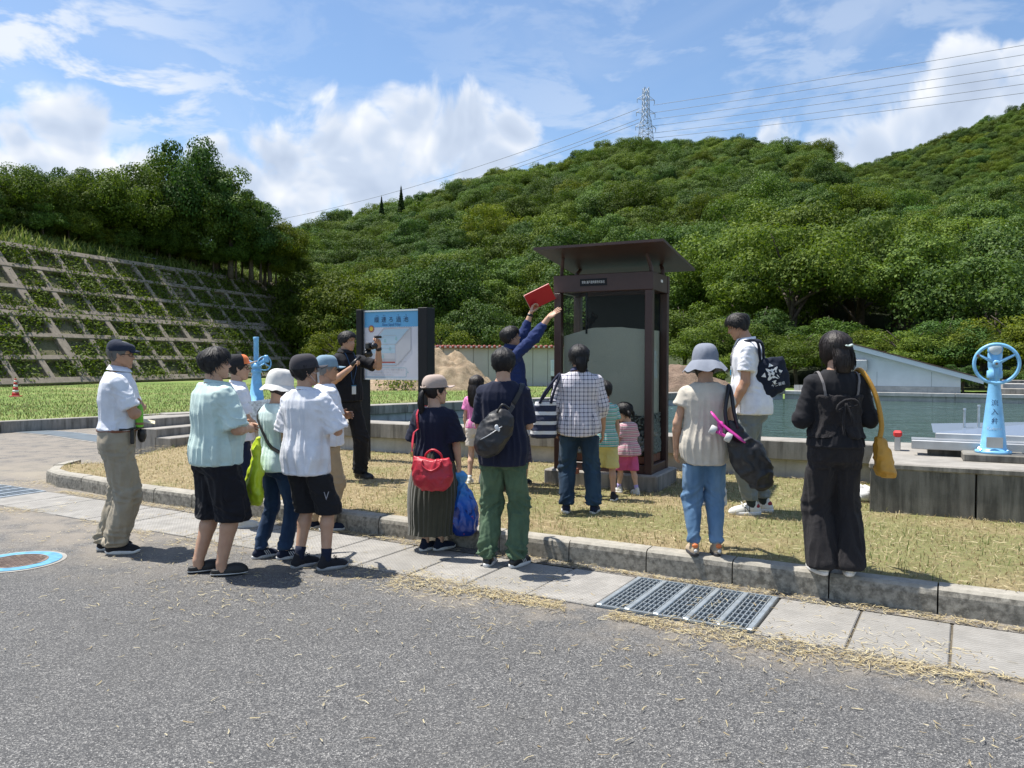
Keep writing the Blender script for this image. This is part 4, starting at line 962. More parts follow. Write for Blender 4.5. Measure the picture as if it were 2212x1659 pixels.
q = MB(); q.tube([(0, .0, .93), (0, -.13, .93)], [.035, .03], 12); q.build('shaft', VBLUE, VV, True)
d = MB(); d.tube([(0, .03, 1.055), (0, -.055, 1.065)], [.062, .062], 20); dl = d.build('dial', VBLUE, VV, True)
d = MB(); d.tube([(0, -.055, 1.065), (0, -.072, 1.066), (0, -.08, 1.066)], [.055, .05, .02], 20); d.build('dial_glass', plain('dial_face', (.55, .60, .60), .15), dl, True)
wh = MB(); wh.add(*ring(.182, .0165, (0, -.155, .93))); hwl = wh.build('handwheel', VBLUE, VV, True)
for i, an in enumerate((R(150), R(30), R(270))):
    w_ = MB(); w_.tube([(0, -.145, .93), (.09 * math.cos(an), -.148, .93 + .09 * math.sin(an)), (.178 * math.cos(an), -.155, .93 + .178 * math.sin(an))], [.028, .019, .015], 10, flat=.7); w_.build('spoke', VBLUE, hwl, True)
h_ = MB(); h_.tube([(0, -.12, .93), (0, -.172, .93), (0, -.176, .93)], [.036, .034, .02], 16); h_.build('hub', VBLUE, hwl, True)
h_ = MB(); h_.tube([(0, -.17, .93), (0, -.180, .93)], [.013, .012], 10); h_.build('nut', IRON, hwl)
h_ = MB(); h_.tube([(-.150, -.14, 1.005), (-.150, -.178, 1.005)], [.016, .014], 10); h_.build('grip', IRON, hwl)
NAVY = plain('navy_lettering', (.01, .03, .12), .6)
sl = math.atan((.112 - .046) / .65)
for s, z, sz in (('流', .555, .062), ('入', .47, .062), ('弁', .385, .062), ('Kubota', .315, .045)):
    me_ = text_mesh(s, sz, 0.0)
    o = obj('lettering', me_, NAVY if s != 'Kubota' else plain('pale_lettering', (.48, .66, .82), .4), VV); r_ = .112 + (.046 - .112) * (z - .13) / .65
    co = np.zeros(len(me_.vertices) * 3, np.float32); me_.vertices.foreach_get('co', co); co = co.reshape(-1, 3)
    th = co[:, 0] / r_; zz = z + co[:, 1]; rr = .112 + (.046 - .112) * (zz - .13) / .65 + .0018
    me_.vertices.foreach_set('co', np.c_[rr * np.sin(th), -rr * np.cos(th), zz].astype(np.float32).ravel()); me_.update()
pl_ = MB().box((0, -.122, .185), (.135, .006, .10)).build('name_plate', ALB, VV); pl_.rotation_euler = (0, 0, 0)
pl_.location = (0, .0, 0)
for sx in (-1, 1):
    for sy in (-1, 1): MB().lathe([(.014, .09), (.014, .112), (.008, .118)], 8, (sx * .11, sy * .11 * .85, 0)).build('bolt', VBLUE, VV)
# --- left-hand valve
lv = np.array([-.3235 * 16.3, 16.3])
lb = thing('valve_block', 'small concrete block carrying the tall blue valve behind the basin wall', 'block', (lv[0], lv[1], 0), ska)
MB().box((0, 0, .31), (1.3, .9, .60), bev=.015).build('block', M_WALL, lb)
LV = thing('tall_valve', 'light blue valve pedestal with a tall stem pipe and two side handwheels', 'valve', (lv[0], lv[1], .60), 0)
MB().lathe([(.21, 0), (.21, .025), (.165, .03), (.085, .72), (.085, .74)], 28).build('pedestal', VBLUE, LV, True)
MB().lathe([(.10, .735), (.105, .74), (.105, .80), (.085, .81), (.085, .84), (.105, .845), (.105, .875), (.07, .92), (.055, .94)], 24).build('flange', VBLUE, LV, True)
MB().lathe([(.052, .92), (.052, 1.40), (.058, 1.41), (.058, 1.47), (.05, 1.475)], 20).build('stem', VBLUE, LV, True)
for sx in (-1, 1):
    q = MB(); q.tube([(0, 0, .88), (sx * .12, -.05, .95), (sx * .22, -.10, 1.0)], [.05, .045, .05], 10); q.build('arm', VBLUE, LV, True)
    q = MB(); q.lathe([(.055, -.03), (.06, 0), (.05, .09), (.03, .12)], 14, (sx * .24, -.12, .98)); q.build('gear_case', VBLUE, LV, True)
    V, F = ring(.14, .014, (0, 0, 0)); ca = R(40) * sx; V = np.c_[V[:, 0] * math.cos(ca) - V[:, 1] * math.sin(ca), V[:, 0] * math.sin(ca) + V[:, 1] * math.cos(ca), V[:, 2]] + np.array([sx * .22, -.17, .93])
    q = MB(); q.add(V, F); w_ = q.build('handwheel', VBLUE, LV, True)
    for an in (R(90), R(210), R(330)):
        q = MB(); p1 = np.array([.135 * math.cos(an), 0, .135 * math.sin(an)]); p1 = np.array([p1[0] * math.cos(ca), p1[0] * math.sin(ca), p1[2]]) + np.array([sx * .22, -.17, .93])
        q.tube([(sx * .22, -.17, .93), p1], [.016, .012], 8); q.build('spoke', VBLUE, w_, True)
# --- white shed on the far wall
SHW = plain('white_render', (.70, .72, .74), .7, var=.06, vscale=2); ROOFW = plain('pale_fascia', (.74, .76, .80), .5); ROOFT = plain('brown_tile', (.16, .09, .07), .7, var=.2)
wb = thing('white_shed', 'white rendered shed with a sloping roof on the far basin wall', 'building', site(0, FAR_N + .30), SITE)
sl0, sl1 = -2.3, 1.55
def rl(s): return 1.02 - (s - 1.55) * .295
MB().add([(sl0, 0, .5), (sl1, 0, .5), (sl1, 0, rl(sl1)), (sl0, 0, rl(sl0)), (sl0, 6, .5), (sl1, 6, .5), (sl1, 6, rl(sl1)), (sl0, 6, rl(sl0))], [(0, 1, 2, 3), (1, 5, 6, 2), (5, 4, 7, 6), (4, 0, 3, 7), (3, 2, 6, 7)]).build('wall', SHW, wb)
def slab_(name, m, y0, y1, dz0, dz1, ex0, ex1):
    V = [(s_, y, rl(s_) + dz) for y in (y0, y1) for s_, dz in ((sl0 - ex0, dz0), (sl1 + ex1, dz0), (sl1 + ex1, dz1), (sl0 - ex0, dz1))]
    return MB().add(V, [(0, 1, 2, 3), (7, 6, 5, 4), (0, 4, 5, 1), (1, 5, 6, 2), (2, 6, 7, 3), (3, 7, 4, 0)]).build(name, m, wb)
slab_('fascia', ROOFW, -.22, 6.2, .0, .16, .1, .62); slab_('roof', ROOFT, -.25, 6.25, .165, .20, .12, .66)
hood = MB().box((-1.45, -.12, 1.42), (.52, .24, .40), bev=.03).build('vent_hood', ALB, wb)
for s_ in (-.9, .72): MB().box((s_, -.003, .85), (.012, .008, .7)).build('joint', plain('joint_grey', (.3, .32, .33), .8), wb)
MB().box((-1.0, -.012, .62), (2.6 * 1.95, .02, .22)).build('base_band', M_WALLP, wb)
lw = thing('low_walls', 'low layered concrete channel walls to the side of the white shed', 'wall', site(4.4, FAR_N), SITE)
MB().box((.4, .5, .62), (4.8, .5, .16), bev=.01).build('ledge', M_WALL, lw); MB().box((1.0, 1.6, .72), (5.2, .6, .22), bev=.01).build('ledge', M_WALLP, lw); MB().box((1.2, 2.6, .85), (5.4, .4, .14), bev=.01).build('ledge', M_WALL, lw)
bv = copy_tree(VV); bv.location = site(3.85, FAR_N + 1.6, .82); bv['label'] = 'distant pale blue valve behind the low channel walls'; bv.rotation_euler = (0, 0, 2.4)
ss_ = thing('blue_notice', 'small blue and white notice plate on a thin stake beyond the white shed', 'sign', site(2.55, FAR_N + .7, .6), SITE)
MB().box((0, 0, .25), (.02, .02, .7)).build('stake', ALB, ss_); MB().box((0, -.012, .70), (.34, .01, .30)).build('plate', plain('notice_blue', (.22, .40, .70), .5), ss_)
o = obj('lettering', text_mesh('止', .24), WHITEP, ss_); o.rotation_euler = (R(90), 0, 0); o.location = (0, -.0195, .70)
# --- grey shed behind the sand heap
SHG = plain('grey_wall_panel', (.42, .42, .41), .55, .2, var=.05, vscale=1.5); TRIM = plain('red_tile_trim', (.30, .075, .06), .6, var=.2); CAPW = plain('white_mortar', (.68, .63, .60), .8)
gD = 41.5; gx0, gx1 = (905 / 2.16 - 512) / FPX * gD, (1245 / 2.16 - 512) / FPX * gD
gs = thing('grey_shed', 'long low grey panelled shed with a red tiled eave behind the sand heap', 'building', (0, gD, .2))
n = int((gx1 - gx0 + 2.6) / .78)
for i in range(n): MB().box((gx0 - 2.6 + .78 * (i + .5), 0, 1.02), (.765, .08, 2.02), bev=.012).build('wall_panel', SHG, gs)
MB().box(((gx0 - 2.6 + gx1) / 2, 2.2, 1.0), (gx1 - gx0 + 2.5, 4.2, 1.98)).build('body', SHG, gs)
rr = MB(); rr.add([(gx0 - 2.9, -.35, 2.04), (gx1 + .3, -.35, 2.04), (gx1 + .3, 4.6, 2.10), (gx0 - 2.9, 4.6, 2.10), (gx0 - 2.9, -.35, 2.10), (gx1 + .3, -.35, 2.10), (gx1 + .3, 4.6, 2.16), (gx0 - 2.9, 4.6, 2.16)], [(3, 2, 1, 0), (4, 5, 6, 7), (0, 1, 5, 4), (1, 2, 6, 5), (2, 3, 7, 6), (3, 0, 4, 7)])
rfo = rr.build('roof', TRIM, gs)
q = MB(); nt = int((gx1 - gx0 + 3.2) / .27)
for i in range(nt): q.tube([(gx0 - 2.9 + .27 * (i + .5), -.45, 2.10), (gx0 - 2.9 + .27 * (i + .5), 1.5, 2.12)], [.085, .085], 8)
tag(q.build('roof_tiles', TRIM, rfo, True), kind='stuff')
q = MB()
for i in range(nt): q.box((gx0 - 2.9 + .27 * (i + 1), -.40, 2.085), (.12, .06, .09))
tag(q.build('tile_mortar', CAPW, rfo), kind='stuff')
for px in (1092, 1193 + 8):
    x = (px / 2.16 - 512) / FPX * gD; wv = MB().box((x, -.06, .98), (.58, .05, .86), bev=.01).build('window', plain('window_frame', (.62, .68, .72), .5), gs)
    for j in range(8): MB().box((x, -.092, .82 + .07 * j + .03), (.46, .02, .045)).build('louvre', plain('louvre_blue', (.46, .55, .64), .5), wv)
    MB().box((x, -.09, .42), (.5, .02, .24)).build('opening', BLACKM, wv)
# --- heaps of sand and earth
def heap(name, label, c, rx, ry, h, m, seed, two=None):
    n = 70; a = np.linspace(-1.25, 1.25, n); X_, Y_ = np.meshgrid(a, a, indexing='ij'); r = np.sqrt(X_ ** 2 + Y_ ** 2)
    ang = fbm(np.c_[X_.ravel() * 1.1 + seed, Y_.ravel() * 1.1, X_.ravel() * 0], 3).reshape(X_.shape)
    z = np.maximum(0, 1 - r * (1 + .22 * ang)); z = np.minimum(z, .86 + .25 * (z - .86))
    if two: z = np.maximum(z, two[2] * np.maximum(0, 1 - np.sqrt((X_ - two[0]) ** 2 + (Y_ - two[1]) ** 2) / two[3]))
    z = z * h + (.15 * h * fbm(np.c_[X_.ravel() * 3.5 + seed, Y_.ravel() * 3.5, X_.ravel() * 0 + 3], 5)).reshape(X_.shape) * np.clip(z * 4, 0, 1) - .03 + np.where(z <= 0, -.15, 0)
    V = np.c_[X_.ravel() * rx, Y_.ravel() * ry, z.ravel()]; i, j = np.meshgrid(np.arange(n - 1), np.arange(n - 1), indexing='ij'); q = (i * n + j).ravel()[:, None]
    t = thing(name, label, 'heap', c); obj('mound', mesh(name, V, np.hstack([q, q + n, q + n + 1, q + 1]), True), m, t)
SANDM = soil('heap_sand', (.25, .175, .105), (.47, .36, .24), 2.2)
hx = lambda px, D: (px / 2.16 - 512) / FPX * D
heap('sand_heap', 'large heap of pale sand in front of the grey shed', (hx(925, 38), 38, LZ), 3.0, 2.5, 2.25, SANDM, 2, (.42, .1, .90, .70))
heap('sand_heap', 'low spread of sand lying beneath the information board', (hx(845, 37.5), 37.6, LZ), 3.2, 2.0, .82, SANDM, 8)
heap('earth_heap', 'heap of dark brown earth beyond the basin behind the kiosk', (hx(1468, 33), 33, LZ), 3.0, 2.0, 1.35, soil('heap_earth', (.16, .105, .075), (.28, .20, .145), 1.6), 5)
sh = leafcloud(np.array([hx(868, 36), 35.9, .55]) + RNG.normal(size=(420, 3)) * np.array([.45, .35, .22]), .07, .6)
tag(obj('low_shrub', mesh('shrub', *sh), M_WEED), 'low green shrub behind the traffic cone by the sand', 'shrub')
# --- traffic cones
RED = plain('cone_red', (.50, .035, .035), .5, var=.2); CWH = plain('cone_white', (.72, .70, .68), .55)
def cone(x, y, z, label, s=1.0):
    t = thing('traffic_cone', label, 'traffic cone', (x, y, z), 0.3)
    MB().box((0, 0, .02), (.38 * s, .38 * s, .04), bev=.01).build('base', RED, t)
    zs = [.04, .18, .27, .39, .48, .58, .66, .72]; 
    for i in range(7):
        r0, r1 = [(.135 - (q - .04) / .68 * .10) * s for q in (zs[i], zs[i + 1])]
        MB().lathe([(r0, zs[i] * s), (r1, zs[i + 1] * s)], 16).build('band', CWH if i in (1, 3, 5) else RED, t, True)
cone(*at(34, 857, LZ), 'worn red traffic cone on the lawn below the lattice embankment', .95)
cone(*at(868, 838, LZ), 'red and white traffic cone in front of the sand below the board', .85)
for k, sx in enumerate((3135, 3192)): 
    p = sk(SKL - (.6 if k else 2.0), .5); cone(p[0], p[1], .50, 'small red cone near the far corner of the basin' if k else 'small red cone on the skew basin wall', .55)
# crumpled white bag by the chamber
n = 18; V = []; 
for i in range(n + 1):
    ph = math.pi * i / n
    for j in range(24): th = 6.283 * j / 24; V.append((math.sin(ph) * math.cos(th), math.sin(ph) * math.sin(th), math.cos(ph)))
V = np.array(V); V *= (1 + .28 * fbm(V * 2.3 + 4, 4))[:, None]; V = V * np.array([.15, .12, .10]); V[:, 2] = np.maximum(V[:, 2], -.06)
F = [(i * 24 + j, (i + 1) * 24 + j, (i + 1) * 24 + (j + 1) % 24, i * 24 + (j + 1) % 24) for i in range(n) for j in range(24)]
tag(obj('plastic_bag', mesh('bag', V, F, True), plain('white_plastic', (.75, .76, .78), .35), loc=(*site(-.42, 8.75)[:2], .23)), 'crumpled white plastic bag on the grass at the end of the chamber', 'bag')
# --- pylon and power lines
PYL = plain('pylon_steel', (.34, .37, .40), .55, .3)
pD = 222; pX = (1392 / 2.16 - 512) / FPX * pD; zb = 55.5; zt = CAM_H + (360 - 196 / 2.16) / FPX * pD
py = thing('transmission_pylon', 'steel lattice transmission pylon on top of the wooded hill', 'pylon', (pX, pD, zb), .25)
Hh = zt - zb
def pw_(z): return 1.9 * (1 - z / Hh) + .35 if z < Hh * .62 else .62 + .55 * (1 - z / Hh)
leg = MB(); lv_ = np.linspace(0, Hh, 15)
def cnr(z, k): w = pw_(z) ; return np.array([(w, w), (-w, w), (-w, -w), (w, -w)][k % 4] + (z,))
for k in range(4):
    l_ = MB(); l_.tube([cnr(z, k) for z in lv_], .09, 5); l_.build('leg', PYL, py)
br = MB()
for i in range(14):
    for k in range(4):
        br.tube([cnr(lv_[i], k), cnr(lv_[i + 1], k + 1)], .05, 4); br.tube([cnr(lv_[i], k + 1), cnr(lv_[i + 1], k)], .05, 4); br.tube([cnr(lv_[i], k), cnr(lv_[i], k + 1)], .05, 4)
tag(br.build('bracing', PYL, py), kind='stuff')
arms = []
for f_, aw in ((.50, 3.0), (.68, 2.8), (.85, 2.6)):
    for sx in (-1, 1):
        z = f_ * Hh; m_ = MB(); tip = np.array([sx * aw, 0, z])
        for sy in (-1, 1): m_.tube([(sx * pw_(z), sy * pw_(z), z), tip], .06, 4)
        m_.tube([(sx * pw_(z + 1.3) * .9, 0, z + 1.3), tip], .06, 4); a_o = m_.build('cross_arm', PYL, py)
        ins = MB(); ins.tube([tip, tip + np.array([0, 0, -1.1])], .09, 5); ins.build('insulator', PYL, a_o); arms.append((sx, tip + np.array([0, 0, -1.1])))
py_m = Matrix.Translation((pX, pD, zb)) @ Matrix.Rotation(.25, 4, 'Z')
WIRE = plain('wire', (.16, .18, .20), .6)
def wire(p, q, sag, label, group, r=.055):
    p, q = np.array(p), np.array(q); t = np.linspace(0, 1, 25)[:, None]; P = p + (q - p) * t; P[:, 2] -= (4 * sag * t * (1 - t))[:, 0]
    o = MB().tube(P, r, 4).build('power_line', WIRE); tag(o, label, 'cable', group)
def dpt(x, y, D): u = (x / 2.16 - 512) / FPX; return ((x / 2.16 - 512) / FPX * D, D, CAM_H + (360 - y / 2.16) / FPX * D)
for i, (yl, yr) in enumerate(((230, 106), (246, 126), (260, 149), (274, 168), (289, 188), (300, 207))):
    sl_ = (yr - yl) / (2212 - 1426); wire(dpt(1408, yl + 3, 222), dpt(2600, yl + sl_ * (2600 - 1408) - 6, 150), .5, 'power line running from the pylon over the saddle of the hills', 'power lines on the shed side of the pylon')
for (y0, y1) in ((240, 470), (262, 492), (270, 500)): wire(dpt(1378, y0, 222), dpt(560, y1 + 14, 330), 3.5, 'power line descending from the pylon behind the wooded ridge', 'power lines on the embankment side of the pylon', .07)
for (y0, y1) in ((458, 560), (470, 566)): wire(dpt(-300, y0 - 60, 50), dpt(340, y1, 62), .5, 'black cable strung along the bank in front of the tree row', 'cables along the embankment', .035)
# ------------------------------------------------------------------ people: distance fields turned into skin and cloth
def smin(a, b_, k): h = np.clip(.5 + .5 * (b_ - a) / k, 0, 1); return b_ + (a - b_) * h - k * h * (1 - h)
class Field:
    def __init__(s, lo, hi, h):
        s.lo = np.array(lo, float); s.h = h; s.n = np.ceil((np.array(hi) - s.lo) / h).astype(int) + 1
        s.ax = [s.lo[i] + h * np.arange(s.n[i]) for i in range(3)]; s.a = np.full(s.n, .5)
    def _sub(s, lo, hi):
        sl = []
        for i in range(3):
            a = max(0, int((lo[i] - s.lo[i]) / s.h) - 1); c = min(s.n[i], int((hi[i] - s.lo[i]) / s.h) + 3); sl.append(slice(a, max(a + 1, c)))
        X, Y, Z = np.meshgrid(*[s.ax[i][sl[i]] for i in range(3)], indexing='ij', sparse=True); return tuple(sl), X, Y, Z
    def join(s, sl, d, k): s.a[sl] = smin(s.a[sl], d, k) if k > 0 else np.minimum(s.a[sl], d)
    def cone(s, p, q, r0, r1, k=.02, sq=(1, 1, 1)):
        p, q = np.array(p, float), np.array(q, float); m = max(r0, r1) + k + .03; sl, X, Y, Z = s._sub(np.minimum(p, q) - m, np.maximum(p, q) + m)
        v = q - p; t = np.clip(((X - p[0]) * v[0] + (Y - p[1]) * v[1] + (Z - p[2]) * v[2]) / max(v @ v, 1e-9), 0, 1)
        d = np.sqrt(((X - p[0] - t * v[0]) / sq[0]) ** 2 + ((Y - p[1] - t * v[1]) / sq[1]) ** 2 + ((Z - p[2] - t * v[2]) / sq[2]) ** 2) - (r0 + (r1 - r0) * t); s.join(sl, d, k); return s
    def ell(s, c, r, k=.02, Rm=None):
        c, r = np.array(c, float), np.array(r, float); m = r.max() + k + .03; sl, X, Y, Z = s._sub(c - m, c + m); x, y, z = X - c[0], Y - c[1], Z - c[2]
        if Rm is not None: x, y, z = Rm[0][0] * x + Rm[0][1] * y + Rm[0][2] * z, Rm[1][0] * x + Rm[1][1] * y + Rm[1][2] * z, Rm[2][0] * x + Rm[2][1] * y + Rm[2][2] * z
        d = (np.sqrt((x / r[0]) ** 2 + (y / r[1]) ** 2 + (z / r[2]) ** 2) - 1) * r.min(); s.join(sl, d, k); return s
    def loft(s, S, k=.02, e=2.3, z0=None, z1=None):
        S = np.array(S, float); S = S[np.argsort(S[:, 0])]; z0 = S[0, 0] if z0 is None else z0; z1 = S[-1, 0] if z1 is None else z1
        m = S[:, 1:3].max() + k + .06; sl, X, Y, Z = s._sub((S[:, 3].min() - m, S[:, 4].min() - m, z0 - k - .04), (S[:, 3].max() + m, S[:, 4].max() + m, z1 + k + .04))
        zz = Z.ravel(); a, b_, x0, y0 = [np.interp(zz, S[:, 0], S[:, i])[None, None, :] for i in (1, 2, 3, 4)]
        d = ((np.abs((X - x0) / a) ** e + np.abs((Y - y0) / b_) ** e) ** (1 / e) - 1) * np.minimum(a, b_)
        d = np.maximum(d, np.maximum(z0 - Z, Z - z1)); s.join(sl, d, k); return s
    def below(s, zc): s.a = np.maximum(s.a, zc - s.ax[2][None, None, :]); return s          # keep what is above zc
    def above(s, zc): s.a = np.maximum(s.a, s.ax[2][None, None, :] - zc); return s
    def at(s, P):
        g = (np.asarray(P) - s.lo) / s.h; i = np.clip(np.floor(g).astype(int), 0, s.n - 2); f = np.clip(g - i, 0, 1); r = 0
        for a in (0, 1):
            for c in (0, 1):
                for d in (0, 1): r = r + s.a[i[:, 0] + a, i[:, 1] + c, i[:, 2] + d] * (f[:, 0] if a else 1 - f[:, 0]) * (f[:, 1] if c else 1 - f[:, 1]) * (f[:, 2] if d else 1 - f[:, 2])
        return r
    def grad(s, P): P = np.asarray(P, float); e = s.h; g = np.stack([s.at(P + d) - s.at(P - d) for d in np.eye(3) * e], 1); return g / np.maximum(np.linalg.norm(g, axis=1, keepdims=True), 1e-9)
    def push(s, P, off):                                # move points onto the surface (+off)
        P = np.array(P, float)
        for _ in range(6): P = P - s.grad(P) * (s.at(P) - off)[:, None] * .8
        return P
    def mesh(s):
        A = s.a.copy(); A[0] = A[-1] = 1; A[:, 0] = A[:, -1] = 1; A[:, :, 0] = A[:, :, -1] = 1; ins = A < 0
        c = [ins[dx:dx + A.shape[0] - 1, dy:dy + A.shape[1] - 1, dz:dz + A.shape[2] - 1] for dx in (0, 1) for dy in (0, 1) for dz in (0, 1)]
        cnt = sum(q.astype(np.int8) for q in c); act = (cnt > 0) & (cnt < 8); I = np.argwhere(act); idx = -np.ones(act.shape, int); idx[act] = np.arange(len(I))
        off = np.array([(dx, dy, dz) for dx in (0, 1) for dy in (0, 1) for dz in (0, 1)]); v = np.stack([A[I[:, 0] + o[0], I[:, 1] + o[1], I[:, 2] + o[2]] for o in off], 1)
        acc = np.zeros((len(I), 3)); m = np.zeros(len(I))
        for i in range(8):
            for j in range(i + 1, 8):
                if np.abs(off[i] - off[j]).sum() != 1: continue
                x = (v[:, i] < 0) != (v[:, j] < 0); t = np.where(x, v[:, i] / np.where(x, v[:, i] - v[:, j], 1), 0); acc += np.where(x[:, None], off[i] + t[:, None] * (off[j] - off[i]), 0); m += x
        V = s.lo + s.h * (I + acc / m[:, None]); Q = []
        for ax in range(3):
            u, w = (ax + 1) % 3, (ax + 2) % 3; sl0 = [slice(1, -1)] * 3; sl0[ax] = slice(0, -1); sl1 = [slice(1, -1)] * 3; sl1[ax] = slice(1, None)
            a, c_ = ins[tuple(sl0)], ins[tuple(sl1)]; e = np.argwhere(a != c_); fl = a[tuple(e.T)]
            base = e.copy(); base[:, u] += 1; base[:, w] += 1; du = np.zeros(3, int); du[u] = 1; dw = np.zeros(3, int); dw[w] = 1
            q = np.stack([idx[tuple((base - o).T)] for o in (du + dw, dw, 0 * du, du)], 1); q[~fl] = q[~fl][:, ::-1]; Q.append(q)
        return V, np.concatenate(Q)
def vnormals(V, Q):
    N = np.zeros_like(V); fn = np.cross(V[Q[:, 2]] - V[Q[:, 0]], V[Q[:, 3]] - V[Q[:, 1]])
    for i in range(4): np.add.at(N, Q[:, i], fn)
    return N / np.maximum(np.linalg.norm(N, axis=1, keepdims=True), 1e-12)
def relax(V, Q, it=1, f=.5):
    E = np.concatenate([Q[:, [0, 1]], Q[:, [1, 2]], Q[:, [2, 3]], Q[:, [3, 0]]]); E = np.concatenate([E, E[:, ::-1]])
    for _ in range(it):
        S_ = np.zeros_like(V); c = np.zeros(len(V)); np.add.at(S_, E[:, 0], V[E[:, 1]]); np.add.at(c, E[:, 0], 1); V = V + f * (S_ / np.maximum(c, 1)[:, None] - V)
    return V
def ridged(p, o=2): n = fbm(p, o); return 1 - 2 * np.minimum(np.abs(n) * 2.2, 1)
# ---- cloth and skin materials
def cloth(name, col, rough=.85, weave=900, kind=None, cols=None, per=.05, sheen=.06, var=.08, fine=.12):
    if name in MATS: return MATS[name]
    m, b, bs, o = mat(name); tc = b.n('ShaderNodeTexCoord').outputs['Object']; at_ = b.n('ShaderNodeAttribute'); at_.attribute_name = 'cuv'; u, v, w = b.sep(at_.outputs['Vector'])
    c = b.mix(b.ss(b.noise(tc, 9, 5, .6), .3, .7), [x * (1 - var) for x in col], [min(1, x * (1 + var)) for x in col])
    if kind == 'stripes':                              # cols: list of (width, colour) along v
        tot = sum(q[0] for q in cols); f = b.math('FRACT', b.math('DIVIDE', v, tot)); r = b.n('ShaderNodeValToRGB'); r.color_ramp.interpolation = 'CONSTANT'; b.put(r.inputs[0], f); e = r.color_ramp.elements; acc = 0
        while len(e) < len(cols): e.new(.5)
        for i, (wd, cc) in enumerate(cols): e[i].position = acc / tot; e[i].color = (*cc, 1); acc += wd
        c = r.outputs[0]
    if kind == 'plaid':
        def band_(q, ph=0): f = b.math('PINGPONG', b.math('DIVIDE', q, per / 2), 1); return b.ss(f, .30, .17)
        g = b.math('ADD', b.math('MULTIPLY', band_(u), .6), b.math('MULTIPLY', band_(v), .6), clamp=True); c = b.mix(g, c, cols[0])
        if len(cols) > 1:
            f2 = b.math('PINGPONG', b.math('ADD', b.math('DIVIDE', u, per / 2), 1.0), 1); c = b.mix(b.math('MULTIPLY', b.ss(f2, .3, .1), .4), c, cols[1])
    if kind == 'denim':
        fade_ = b.ss(b.noise(b.vm('MULTIPLY', tc, (1, 1, .35)), 6, 4), .35, .7); c = b.mix(fade_, c, cols[0])
    if kind == 'gauze': pass
    b.put(bs.inputs['Base Color'], c); bs.inputs['Roughness'].default_value = rough; bs.inputs['Sheen Weight'].default_value = sheen; bs.inputs['Specular IOR Level'].default_value = .25
    h = b.noise(tc, weave * .25, 2); h2 = b.noise(tc, 38, 4, .6)
    if kind == 'gauze':
        h2 = b.noise(b.vm('MULTIPLY', tc, (1, 1, .35)), 90, 3, .7)
        b.put(bs.inputs['Normal'], b.bump(b.math('ADD', h2, h), .9, .008))
    else: b.put(bs.inputs['Normal'], b.bump(b.math('ADD', b.math('MULTIPLY', h, .3), h2), fine * 2.2, .006))
    return m
def skin_mat(name, col):
    m, b, bs, o = mat(name); tc = b.n('ShaderNodeTexCoord').outputs['Object']; n = b.noise(tc, 14, 5); c = b.mix(b.ss(n, .3, .7), [col[0] * .93, col[1] * .88, col[2] * .86], [col[0] * 1.05, col[1] * 1.03, col[2] * 1.0])
    b.put(bs.inputs['Base Color'], c); bs.inputs['Roughness'].default_value = .52; bs.inputs['Specular IOR Level'].default_value = .35
    bs.inputs['Subsurface Weight'].default_value = .12; bs.inputs['Subsurface Radius'].default_value = (.012, .005, .003); bs.inputs['Subsurface Scale'].default_value = 1
    b.put(bs.inputs['Normal'], b.bump(b.noise(tc, 160, 3), .12, .002)); return m
SKIN = skin_mat('skin', (.50, .31, .215)); SKIN_T = skin_mat('skin_tan', (.43, .25, .165)); SKIN_F = skin_mat('skin_fair', (.58, .38, .28))
HAIR = plain('black_hair', (.012, .011, .012), .55, spec=.35, bump=(160, .5)); HAIRB = plain('brown_black_hair', (.020, .014, .012), .52, spec=.4, bump=(160, .5))
EYEW = plain('eye_white', (.62, .60, .57), .3); EYED = plain('eye_dark', (.015, .010, .008), .2); LIP = plain('lips', (.38, .17, .14), .5)
# ---- head
HZ = [-.50, -.47, -.42, -.36, -.30, -.26, -.22, -.17, -.10, 0, .08, .15, .25, .35, .43, .475, .497, .5]
HF = [.27, .335, .36, .345, .372, .362, .385, .372, .365, .352, .368, .382, .372, .325, .235, .14, .05, .0]
HBZ = [-.5, -.4, -.3, -.2, -.1, 0, .1, .2, .3, .4, .46, .49, .5]; HBK = [.06, -.05, -.22, -.33, -.41, -.455, -.475, -.47, -.425, -.30, -.17, -.07, 0]
HWZ = [-.5, -.46, -.4, -.3, -.2, -.1, 0, .1, .2, .3, .4, .46, .49, .5]; HW = [.085, .15, .195, .25, .285, .31, .325, .34, .338, .305, .215, .125, .05, .0]
def head_pt(th, z, infl=0.):
    """th: azimuth, 90 deg is the face; units of head height"""
    yf, yb, w = np.interp(z, HZ, HF), np.interp(z, HBZ, HBK), np.interp(z, HWZ, HW); y0 = np.where(z < -.25, .5 * (yf + yb), -.03) * 1.0
    y0 = np.interp(z, [-.5, -.3, -.1, .4, .5], [.17, .06, -.03, -.03, 0.]); c, s = np.cos(th), np.sin(th); e = 2 / 2.25
    x = (w + infl) * np.sign(c) * np.abs(c) ** e; y = y0 + np.where(s > 0, yf - y0 + infl, y0 - yb + infl) * np.sign(s) * np.abs(s) ** e; return x, y
